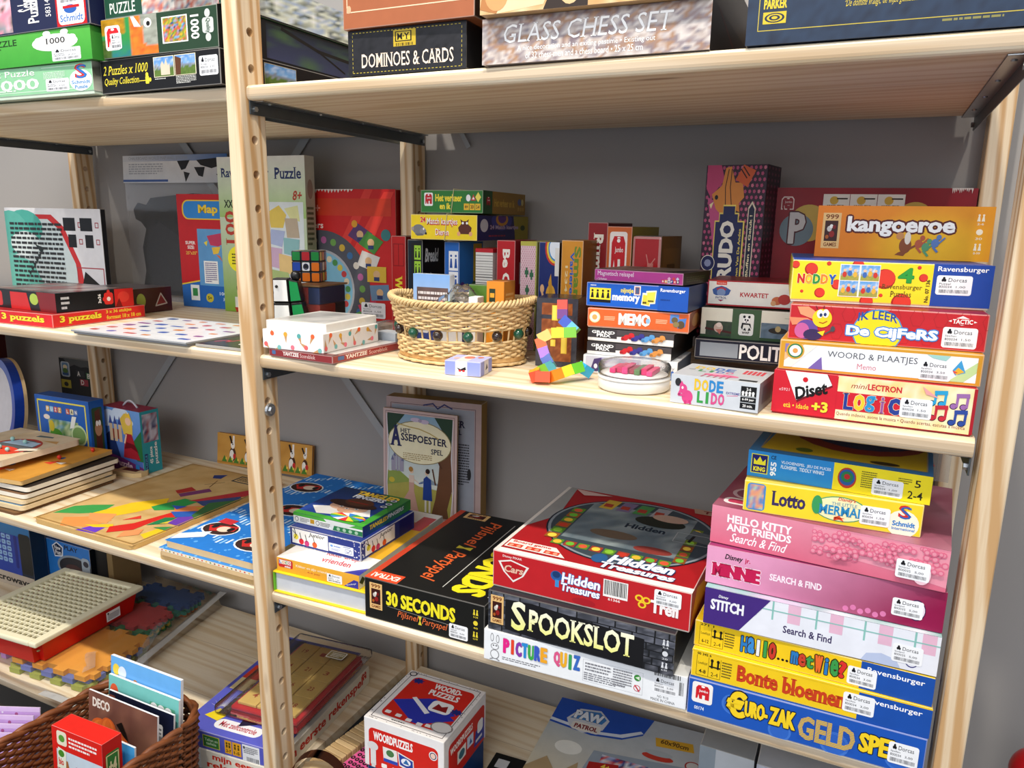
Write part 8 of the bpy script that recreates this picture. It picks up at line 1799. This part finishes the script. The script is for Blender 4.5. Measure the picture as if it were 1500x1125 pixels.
# red number tray in a clear bag on top of them
t = thing('number_tray', 'red tray of pale wooden number tiles in a clear bag, on the violet-blue box', 'tray', (-.155, .055, ZD + .0690), .105)
bm = bmesh.new(); bx(bm, 0, 0, 0, .128, .205, .007, .003, 2); solid('tray', bm, 'b8202a', t, 'satin_plastic')
for j in range(4):
    for i in range(3):
        bm = bmesh.new(); bx(bm, .008 + .038 * i, .008 + .048 * j, .0072, .0445 + .038 * i, .0545 + .048 * j, .0125, .0008, 1); k = solid('number_tile', bm, 'd8b868', t, 'matte_card')
        st_ = {}; cv = Canvas((.008 + .038 * i, .008 + .048 * j, .0125), (.0365, 0, 0), (0, .0465, 0), (0, 0, 1), st_); cv.t(str((7 * i + 5 * j + 3) % 25 + 1), .36, .38, .64, .62, 'a8482a', .01, part='number'); link('number', st_['number'].mesh('number'), 'matte_card', k)
bm = bmesh.new(); bx(bm, -.018, -.02, .0, .142, .222, .0175, .006, 2); obj('clear_bag', bm, 'clear_film', t, True)
st_ = {}; cv = Canvas((.075, .165, .0180), (.035, 0, 0), (0, .022, 0), (0, 0, 1), st_); cv.part = 'price_sticker'; cv.rr(0, 0, 1, 1, 'd8d4c8', .1); cv.rr(.05, .08, .95, .92, '8a7a50', .1); cv.dash(.2, .2, .9, .8, 3, 'd8d4c8', part='price_sticker')
link('price_sticker', st_['price_sticker'].mesh('price_sticker'), 'printed_card', t)

# ---- near bay, lowest shelf
def a_woordp(F, R, T):
    def face(c, top=False):
        c.rr(.05, .05 if not top else .06, .95, .93, 'e6e2e0', .08); c.rr(.08, .02 if not top else .12, .93, .86, 'd0271e', .08)
    c = F
    c.rr(.06, -.2, .93, .82, 'cf241c', .1); c.t('WOORDPUZZELS', .12, .58, .62, .76, 'f6f2f0', .05); c.e(.87, .66, .05, .09, 'e8e8ea'); c.e(.87, .66, .04, .07, '2a2a5a'); c.e(.87, .66, .03, .055, 'e8c8b8')
    c.p([(.25, .2), (.24, .5), (.42, .5), (.43, .2)], 'e8e4e0'); c.p([(.27, .3), (.265, .47), (.4, .47), (.41, .3)], 'e8e8e4'); c.e(.335, .4, .05, .07, '4a7a4a'); c.r(.25, .2, .43, .27, '2a4ab0'); c.p([(.45, .22), (.43, .5), (.63, .42), (.64, .14)], 'e8e4e0'); c.p([(.46, .25), (.445, .47), (.62, .4), (.625, .2)], '24409a'); c.e(.535, .34, .06, .07, 'e8ecf4'); c.p([(.5, .3), (.54, .4), (.58, .3)], '2a6aa8')
    c.e(.11, .44, .07, .09, 'd8d8d8'); c.r(.08, .05, .15, .36, 'dcdcdc'); c.r(.09, -.1, .14, .08, 'd0d0d0')
    for a, b in ((.22, .05), (.36, .04), (.54, .07)): c.rr(a, b, a + .07, b + .09, 'f0ece8', .2)
    c.p([(.66, .0), (.7, .3), (.9, .2), (.95, .0)], '2a3aa8'); c.rr(.75, .06, .92, .26, 'f0f0f0', .3); c.p([(.78, .1), (.8, .2), (.835, .16), (.87, .2), (.89, .1)], '8a1a1c')
    c = R
    c.rr(.1, -.2, .96, .8, 'c0221c', .1); c.t('WOORDPUZZELS', .14, .56, .66, .7, 'eee8e6', .05); c.p([(.3, .2), (.3, .46), (.5, .46), (.5, .2)], 'e0dcd8'); c.e(.4, .33, .07, .09, '3a6a7a'); c.p([(.53, .26), (.53, .5), (.68, .48), (.68, .24)], 'c8d4e8'); c.p([(.58, .3), (.61, .42), (.65, .3)], '2a5aa0'); c.p([(.7, .1), (.74, .4), (.95, .5), (.96, .06)], '28389a'); c.rr(.78, .3, .92, .56, 'e8e8e8', .3); c.r(.74, .16, .9, .22, 'd8d8d8'); c.e(.2, .12, .07, .1, 'c8c8c8')
    c.p([(.05, .88), (.3, .9), (.6, .92), (.95, .9), (.95, .97), (.05, .95)], 'dcdcdc')
    c = T
    c.fr(.06, .05, .95, .96, .008, '3a3030'); c.rr(.12, .12, .93, .9, 'd0281e', .1); c.p([(.12, .4), (.5, .6), (.93, .36), (.6, .14), (.52, .14)], '2b35a8') ; c.p([(.26, .36), (.55, .62), (.9, .44), (.62, .2)], '2b35a8')
    c.t('WOORD-', .42, .78, .78, .88, 'f2eeec', .06, shear=-.1); c.t('PUZZELS', .42, .66, .8, .76, 'f2eeec', .06, shear=-.1); c.rr(.55, .4, .82, .6, 'f0f0f0', .3); c.p([(.6, .44), (.63, .55), (.69, .51), (.75, .55), (.78, .44)], '8a1a1c'); c.p([(.3, .52), (.34, .55), (.62, .36), (.58, .32)], 'e8e8ec')
    for a, b in ((.16, .16), (.3, .15), (.44, .13), (.58, .12), (.68, .14)): c.rr(a, b, a + .07, b + .05, 'f2ece8', .2)
    for i in range(2):
        a, b = ((.2, .83), (.88, .5))[i]; c.p([(a + (.08 if k % 2 else .05) * cos(rad(22.5 * k)), b + (.06 if k % 2 else .035) * sin(rad(22.5 * k))) for k in range(16)], '1f2a78')
    c.e(.07, .93, .05, .045, '2a2a3a'); c.e(.07, .93, .035, .03, 'd8d4d0'); c.e(.86, .2, .13, .09, '8a8480'); c.e(.86, .2, .115, .078, 'dcd8d4'); c.dash(.3, .07, .6, .1, 1, '4a4444')
    for i in range(26): c.e(random.uniform(.02, .98), random.choice((.025, .975)), .006, .006, '5a5454', 6); c.e(random.choice((.02, .97)), random.uniform(.1, .9), .006, .006, '5a5454', 6)
x, y, r, w, d, h, z = FIT['woordpuz']
gbox('game_box', 'red and white word puzzle cube box on the lowest shelf, standing on a blue box', 'game box', (x, y, r, w, d, h, z), {'F': 'e8e6e6', 'R': 'd8d6d8', 'T': 'e4e0de'}, art=a_woordp)
gbox('game_box', 'dark blue box under the red and white word puzzle cube', 'game box', (x + .002, y + .004, r, w - .003, d - .008, z - ZD - .0004, ZD), {'F': '16407a', 'R': '14386a', 'T': '14386a'})
def a_paw(F, R, T):
    T.im(0, 0, 1, 1, 12, 10, lambda u, v: mix(mix('d8c8a0', '9aa8b4', v * 1.2), 'b8bcc0', u)); T.p([(0, .7), (0, 1), (.66, 1), (.62, .8), (.5, .7), (.3, .66)], '1d4aa8'); T.p([(.0, .72), (.3, .68), (.5, .72), (.62, .82), (.6, .84), (.48, .75), (.3, .71), (0, .75)], 'd0d8e4')
    T.p([(.1, .78), (.16, .92), (.3, .95), (.38, .86), (.36, .74), (.24, .66), (.14, .7)], 'c4c8d0', 'logo'); T.p([(.12, .79), (.17, .9), (.3, .93), (.36, .86), (.34, .8), (.2, .8)], '3a78b8', 'logo'); T.t('PAW', .14, .8, .34, .9, 'dfe6ee', .08, out='3a1a1c', ow=.03, part='logo'); T.rr(.15, .68, .35, .77, 'd8d4cc', .3, 'logo'); T.t('PATROL', .17, .7, .33, .75, '7a1a24', .06, part='logo')
    T.p([(.36, .52), (1, .6), (1, .0), (.3, .0)], '8f9aa6'); T.im(.42, .0, .96, .5, 26, 18, fn_confetti(['3a4a8a', 'c8402a', 'd8d8e0', '6a7ab0', 'e0c0b0', '2a3a6a', 'a8b0d0', 'd88a8a', '8a98c0'], 26, 5)); T.p([(.36, .4), (.54, .44), (.56, .34), (.36, .3)], 'a8201c'); T.p([(.34, .28), (.54, .32), (.55, .22), (.33, .18)], 'a8201c'); T.t('4+', .44, .36, .5, .41, 'e8c84a', .03); T.t('100 parts', .38, .22, .52, .27, 'e8c8b0', .02)
    T.p([(.7, .82), (.94, .85), (.96, .76), (.72, .73)], 'd8a42a'); T.t('60x90cm', .74, .77, .92, .82, '5a3a10', .03); T.e(.97, .62, .05, .05, 'a83a34'); T.e(.97, .62, .04, .04, 'c8c4c0'); T.e(.75, .62, .1, .035, 'c03a2a'); T.e(.75, .66, .09, .03, 'a8b0b4'); T.e(.2, .48, .09, .07, 'dcdcd4'); T.p([(0, .2), (.1, .34), (.2, .2), (.3, .36), (.34, .1), (.0, .0)], 'a8906a')
x, y, r, w, d, h, z = FIT['pawbox']
gbox('puzzle_box', 'large floor puzzle box with blue sky and crowded picture, lying on the lowest shelf', 'puzzle box', (.329, .130, .06, .248, .232, h, ZD), {'F': '8a8a8a', 'R': '6a6e74', 'T': '9aa8b4'}, art=a_paw)
t = thing('game_board', 'flat black box with a white mark, between the word puzzle cube and the floor puzzle', 'game box', (.262, .03, ZD + .0003), .06)
bm = bmesh.new(); bx(bm, 0, 0, 0, .062, .203, .006, .001); solid('box_body', bm, '131313', t); bm = bmesh.new(); bx(bm, .01, .17, .0062, .03, .19, .0066); solid('white_mark', bm, 'd8d8d8', t)
def a_play(F, R, T):
    F.g(0, 0, 1, 1, '7a8a9a', 'b4b8bc'); F.g(0, 0, .3, 1, '26405a', '8a949c')
    F.e(.45, .82, .13, .05, '2f5a44'); F.e(.45, .77, .1, .05, 'c8a06a'); F.p([(.3, .5), (.34, .72), (.56, .72), (.62, .5)], 'b89a3a'); F.r(.34, .4, .56, .52, '2a4a3a'); F.l([(.32, .66), (.12, .72)], .03, '3a4a4a'); F.l([(.58, .62), (.72, .54)], .03, '8a6a3a'); F.p([(.7, .48), (1, .5), (1, .4), (.72, .42)], '3a4a3a'); F.p([(.84, .9), (1, .95), (1, .55), (.88, .55)], '4a7a4a'); F.p([(.88, .55), (1, .55), (1, .4), (.92, .4)], 'a83a6a'); F.p([(.8, .92), (.9, .95), (.88, .72), (.8, .74)], '8a2a34')
gbox('toy_box', 'pale box with a small green-helmeted figure, standing beside the floor puzzle', 'toy box', (.602, .075, .0, .064, .07, .25, ZD), {'F': '9aa2aa', 'R': '6a7078', 'T': '8a8e92'}, art=a_play)
def a_wie(F, R, T):
    F.g(0, 0, 1, 1, 'b8bcc4', 'a8acb8')
    for i in range(6): F.g(.02 + .1 * i, 0, .07 + .1 * i, 1, 'c4c8d0', 'b0b4be')
    F.t('wiebelen', .3, .76, 1.02, .96, '141416', .08, out='e8e8ec', ow=.05)
gbox('game_box', 'pale grey box with chunky black lettering, beside the green-helmeted figure box', 'game box', (.6705, .055, .0, .13, .09, .262, ZD), {'F': 'b4b8c0', 'R': '8a8e96', 'T': 'a0a4ac'}, art=a_wie)
# wooden domino box, pink dotted box and a leather-handled wooden case
t = thing('domino_row', 'row of pale wooden slats lying beside the pink dotted box', 'toy blocks', (.010, .052, ZD + .0003), -.14)
for i in range(13):
    bm = bmesh.new(); bx(bm, 0, .0108 * i, 0, .040, .0108 * i + .0098, .034, .0012, 1); solid('slat', bm, 'd8b988' if i % 2 else 'ccab78', t, 'matte_card')
def a_pink(F, R, T):
    for i in range(5):
        for j in range(12): T.e((i + .5 + .5 * (j % 2)) / 5.5, (j + .5) / 12, .085, None, '1a1418', 12); T.e((i + .5 + .5 * (j % 2)) / 5.5, (j + .5) / 12, .03, None, 'd8588a', 8)
gbox('card_box', 'pink box with black ring dots, tucked beside the word puzzle cube', 'box', (.0545, .046, -.14, .046, .125, .030, ZD), {'F': 'd8508a', 'R': 'a83a68', 'T': 'e05a96'}, art=a_pink, mat='matte_card')
t = thing('wooden_case', 'round-topped pale wooden case with brown leather strap handle, beside the pink dotted box', 'case', (.060, .015, ZD + .0003), .25)
bm = bmesh.new(); slab(bm, [(-.035, 0), (.035, 0), (.035, .045), (.028, .058), (.012, .064), (-.012, .064), (-.028, .058), (-.035, .045)], -.012, .014); bmesh.ops.recalc_face_normals(bm, faces=bm.faces); obj('case_body', bm, 'pale_ply', t)
bm = bmesh.new(); ribbon(bm, [(.046 * cos(PI - PI * i / 16), -.002, .046 + .046 * sin(PI * i / 16)) for i in range(17)], .016, (0, 0, 1)) if False else None
pts = [(.047 * cos(PI - PI * i / 20), .030 + .058 * sin(PI * i / 20)) for i in range(21)]
V = [[bm.verts.new((p[0], yy, p[1])) for yy in (-.009, .009)] for p in pts]
for a, b in zip(V, V[1:]): bm.faces.new((a[0], b[0], b[1], a[1]))
bmesh.ops.solidify(bm, geom=bm.faces[:], thickness=.0025); obj('strap', bm, 'brown_leather', t, True)
bm = bmesh.new()
for s in (-1, 1): ball(bm, (.0485 * s, 0, .036), .004, 10, 7)
obj('strap_rivet', bm, 'bolt_steel', t, True)

# ================================================================ in front of the far bay: baskets on the low table
ZT_ = -.698
t = thing('brown_basket', 'dark brown woven basket of paper booklets in front of the lowest shelf', 'basket', (-.203, -.168, ZT_ + .0005), .0)
bw, bd, bh = .200, .270, .150
bm = bmesh.new(); 
def rrect(w_, d_, r_, n_=10):
    P = []
    for cx_, cy_, a in ((w_ / 2 - r_, d_ / 2 - r_, 0), (-w_ / 2 + r_, d_ / 2 - r_, 90), (-w_ / 2 + r_, -d_ / 2 + r_, 180), (w_ / 2 - r_, -d_ / 2 + r_, 270)):
        for k in range(n_): P.append((cx_ + r_ * cos(rad(a + 90 * k / n_)), cy_ + r_ * sin(rad(a + 90 * k / n_))))
    # even spacing along the outline
    out = []
    for i in range(len(P)):
        A, B = Vector(P[i]), Vector(P[(i + 1) % len(P)]); m = max(1, int((B - A).length / .006))
        out += [tuple(A + (B - A) * q / m) for q in range(m)]
    return out
for k in range(27):
    z = .004 + .0054 * k; f = .94 + .06 * k / 26; P = rrect(bw * f, bd * f, .05)
    n = len(P); pts = []
    for i, (x, y) in enumerate(P):
        q = 1 + .026 * sin(i * PI / 2 + k * PI); pts.append((x * q, y * q, z + .0012 * cos(i * PI / 2 + k * PI)))
    tube(bm, pts, .0032, 5, True)
obj('woven_side', bm, 'wicker_brown', t, True)
bm = bmesh.new(); P = rrect(bw, bd, .05)
for ph in (0, 1): tube(bm, [(x * (1.0 + .02 * sin(i * .6 + ph * PI)), y * (1.0 + .02 * sin(i * .6 + ph * PI)), bh + .003 * cos(i * .6 + ph * PI)) for i, (x, y) in enumerate(P)], .0046, 6, True)
obj('rim', bm, 'wicker_brown', t, True)
bm = bmesh.new(); P = rrect(bw * .93, bd * .93, .045); lo = [bm.verts.new((x, y, .001)) for x, y in P]; hi = [bm.verts.new((x, y, .006)) for x, y in P]; bm.faces.new(lo[::-1]); bm.faces.new(hi)
for i in range(len(P)): bm.faces.new((lo[i], lo[(i + 1) % len(P)], hi[(i + 1) % len(P)], hi[i]))
obj('basket_floor', bm, 'wicker_brown', t)
def booklet(label, dx, dy, w, h, col, art, th=.003, tilt=-.12, rz=0.0, dz=0.0, name='activity_booklet', cat='booklet', ec='e8e8ec'):
    return gbox(name, label, cat, (dx, dy, rz, w, th, h, ZT_ + .0075 + dz), {'F': col, 'T': ec, 'R': ec, 'L': ec}, art=art, rx=tilt, bodyname='pages' if th < .02 else 'box_body', bev=.0004)
def a_b1(F, R, T):
    F.g(0, 0, 1, 1, '2a6ad0', '6ab0ea'); F.p([(0, .72), (.4, .8), (1, .62), (1, .3), (0, .4)], 'f0c030'); F.e(.08, .9, .05, .045, 'f0d24a'); F.e(.17, .89, .06, .05, 'dce8f4'); F.e(.36, .84, .035, .03, 'd88a4a'); F.e(.6, .8, .055, .05, '8a4a2a'); F.e(.65, .79, .045, .04, 'ece4d8')
    F.e(.84, .74, .1, .09, 'ecd8dc'); F.t('Met veel', .77, .77, .9, .8, 'c83a5a', .04); F.t('stickers', .76, .71, .92, .745, 'c83a5a', .04); F.e(.86, .57, .1, .07, 'f4ecec'); F.t('Lees mij!', .79, .55, .93, .59, 'b83a6a', .05); F.r(0, 0, 1, .2, '2346a8')
booklet('blue and yellow activity booklet with sun and cloud, rearmost in the brown basket', -.275, -.082, .150, .203, '4a8ad8', a_b1, .005, -.10)
def a_b2(F, R, T):
    F.g(0, 0, 1, 1, '3aa0a0', '7ac8c0'); F.e(.08, .86, .06, .07, 'e0603a'); F.t('Double', .04, .64, .4, .74, 'e8ecf4', .08, out='4a5aa8', ow=.04); F.t('colour', .1, .52, .4, .62, 'e8ecf4', .08, out='4a5aa8', ow=.04); F.e(.2, .7, .09, .1, 'c8242c'); F.t('1.00', .14, .67, .26, .73, W, .05); F.p([(.34, .48), (.44, .84), (.52, .5)], 'e4e8ea')
    F.e(.72, .6, .11, .16, '3a4a54'); F.r(.66, .5, .78, .6, '7a8a90'); F.r(.6, .7, .95, .9, '5aa888'); F.e(.66, .86, .05, .04, 'eef0ee'); F.e(.76, .86, .05, .04, 'eef0ee'); F.e(.86, .86, .05, .04, 'eef0ee'); F.e(.88, .5, .1, .1, 'd8d8e0'); F.e(.9, .34, .11, .12, 'e0e4e4')
    for i in range(12): F.e(.82 + .16 * random.random(), .26 + .14 * random.random(), .012, .012, '5a5a70', 6)
    F.e(.86, .66, .04, .05, 'e8c83a'); F.rr(.86, .54, 1, .62, 'f0f0f2', .4); F.t('B&C toys', .88, .56, .98, .6, 'c83a4a', .03, part='logo'); F.bar(.84, .1, .98, .2, 14, '333')
booklet('teal colouring booklet with a red round price spot, second row in the brown basket', -.272, -.088, .150, .176, '4aa8a8', a_b2, .004, -.10)
booklet('plain navy card with a small white price tag, behind the orange pumpkin sheet', -.258, -.100, .138, .160, '161c34', lambda F, R, T: (F.rr(.66, .68, .84, .86, 'eceef0', .15, 'price_sticker'), F.dash(.68, .71, .82, .83, 3, '5a5a60', part='price_sticker'), F.rr(.0, .82, .1, .96, '8a4a3a', .2)), .003, -.11)
def a_b4(F, R, T):
    F.im(0, 0, 1, 1, 8, 8, fn_noise(4, ['8a5a48', '6a4238', '9a6a54'], 3)); F.t('DECO', .06, .86, .32, .95, 'e8dcd0', .06, part='logo')
    for a, b, q in ((.18, .62, .17), (.4, .5, .26), (.66, .4, .17), (.9, .26, .14), (.1, .34, .15), (.3, .7, .12)): F.e(a, b, q, q * .9, 'd8622a', 20); F.e(a, b, q * .75, q * .8, 'e87630', 20); F.e(a, b, q * .4, q * .78, 'dd6a2a', 16)
    F.e(.17, .66, .02, .03, '6a2a10'); F.e(.24, .66, .02, .03, '6a2a10'); F.l([(.15, .58), (.2, .55), (.26, .58)], .02, '6a2a10'); F.p([(.42, .78), (.5, .82), (.56, .74), (.6, .66), (.52, .7)], '14100e'); F.e(.86, .5, .06, .05, 'e8e4dc'); F.t('6-99', .82, .48, .9, .52, '5a3a2a', .03)
booklet('brown sheet of orange pumpkins in a clear sleeve, middle of the brown basket', -.272, -.122, .146, .170, '8a5a48', a_b4, .003, -.10)
booklet('light blue card standing low at the near side of the brown basket', -.196, -.160, .074, .150, '2f8fd0', lambda F, R, T: (F.g(0, 0, 1, 1, '2a7ab8', '4aa4e0'), F.t('60', .74, .72, .88, .8, 'e8f0f8', .03)), .003, -.08)
def a_b5(F, R, T):
    F.r(0, 0, 1, 1, 'c8d8e4'); F.r(0, .82, 1, 1, 'd8241c'); F.r(0, 0, .08, 1, 'd8241c'); F.rr(.1, .86, .3, .98, 'e8e0c8', .2); F.e(.2, .92, .06, .03, '5a9a3a'); F.dash(.34, .86, .9, .96, 3, 'f4e8e4')
    F.p([(.08, 0), (.08, .62), (.14, .74), (.3, .74), (.36, .6), (.34, .3), (.3, 0)], 'a86a3a'); F.p([(.2, 0), (.24, .5), (.34, .58), (.36, .3), (.3, 0)], 'e8c0a0'); F.p([(.08, .66), (.12, .84), (.28, .82), (.26, .66)], 'e8ecd8', 'logo'); F.t('bio', .12, .69, .22, .75, 'd8302a', .04, part='logo'); F.e(.18, .79, .06, .03, '4a8a2a')
    F.e(.48, .66, .05, .06, 'c8303a'); F.e(.52, .6, .04, .05, 'c8303a'); F.p([(.62, .56), (.74, .64), (.8, .6), (.72, .5), (.78, .42), (.66, .48)], '1a1a1c'); F.e(.5, .4, .055, .06, '6ab03a'); F.e(.68, .32, .06, .05, '5aa03a'); F.e(.5, .14, .05, .05, '3a3a44'); F.e(.82, .2, .03, .06, 'e8c83a'); F.e(.42, .2, .04, .05, '6a9a5a'); F.r(.84, .5, .96, .7, '8ac05a'); F.t('2+', .86, .56, .94, .64, W, .03)
    R.r(0, 0, 1, 1, 'c01c18'); R.rr(.15, .66, .85, .9, '3a7a3a', .15); R.fr(.2, .68, .8, .88, .008, 'e8d8a0'); R.t('+4', .3, .72, .7, .84, 'e8e0b0', .04)
booklet('red-edged children\'s card game box with fruit and animals, frontmost in the brown basket', -.226, -.202, .098, .178, 'c8d8e4', a_b5, .030, -.05, .03, .003, 'card_game_box', 'game box', 'd8241c')
# lilac party bags in a clear box at the far left front
t = thing('display_box', 'clear plastic display box holding lilac party bags, beside the brown basket', 'box', (-.505, -.245, ZT_ + .0005), .42)
bm = bmesh.new(); bx(bm, 0, 0, 0, .155, .10, .070, .002, 1); bmesh.ops.delete(bm, geom=[f for f in bm.faces if f.normal.z > .9 and f.calc_center_median().z > .069], context='FACES'); obj('clear_tub', bm, 'cloudy_film', t)
bm = bmesh.new(); bx(bm, .0, -.0012, .050, .155, -.0004, .058); solid('front_label', bm, 'dfe4ea', t, 'satin_plastic')
def a_lil(F, R, T):
    F.r(0, 0, 1, 1, 'c9a2dc'); rnd = random.Random(8)
    for i in range(26): F.e(rnd.random(), rnd.random(), rnd.choice((.012, .02, .028)), None, rnd.choice(['e8b0c8', '7a6ab8', 'f0d88a', 'd87a6a', '8ac0e8', 'a85a8a', 'e8e4f0', '8ac05a']), 8)
    for a, b in ((.15, .3), (.6, .42)): F.e(a, b, .03, None, '8ac8e8', 10); F.e(a, b, .012, None, W, 8)
    F.r(.0, .92, 1, 1, 'd8bce4'); F.p([(.3, .86), (.36, .98), (.42, .86)], 'c83a4a'); F.rr(.66, .2, .98, .3, '9ac8ec', .5)
for i in range(5):
    a = .42; dx, dy = .006, .012 + .0165 * i
    gbox('party_bag', f'lilac party bag with coloured dots, {["frontmost", "second", "third", "fourth", "rearmost"][i]} in the clear display box', 'bag', (-.505 + dx * cos(a) - dy * sin(a), -.245 + dx * sin(a) + dy * cos(a), a, .142, .002, .084 + .003 * i, ZT_ + .0035), {'F': 'c9a2dc', 'T': 'e0cce8', 'R': 'e0cce8'}, art=a_lil, bodyname='bag_card', rx=-.16, bev=.0003, group='lilac party bags', mat='glossy_card')
# red ball at the near end, low by the wall
t = thing('wooden_stool', 'narrow grey stool beyond the near post, under the red ball', 'stool', (.990, .285, -.98))
bm = bmesh.new(); lathe(bm, [(.030, .44), (.034, .443), (.034, .449), (.030, .452)], 28); solid('seat', bm, '6a6a6c', t, 'matte_card')
for k in range(3):
    bm = bmesh.new(); tube(bm, [(.022 * cos(k * 2.094), .022 * sin(k * 2.094), .44), (.06 * cos(k * 2.094), .06 * sin(k * 2.094), .0)], .005, 8); solid('leg', bm, '6a6a6c', t, 'matte_card')
bm = bmesh.new(); ball(bm, (0, 0, 0), .034, 28, 18); o = solid('toy_ball', bm, 'b8141c', None, 'satin_plastic', True); o.location = (.990, .285, -.98 + .452 + .0345); tag(o, 'glossy red ball low beyond the near post', 'ball')
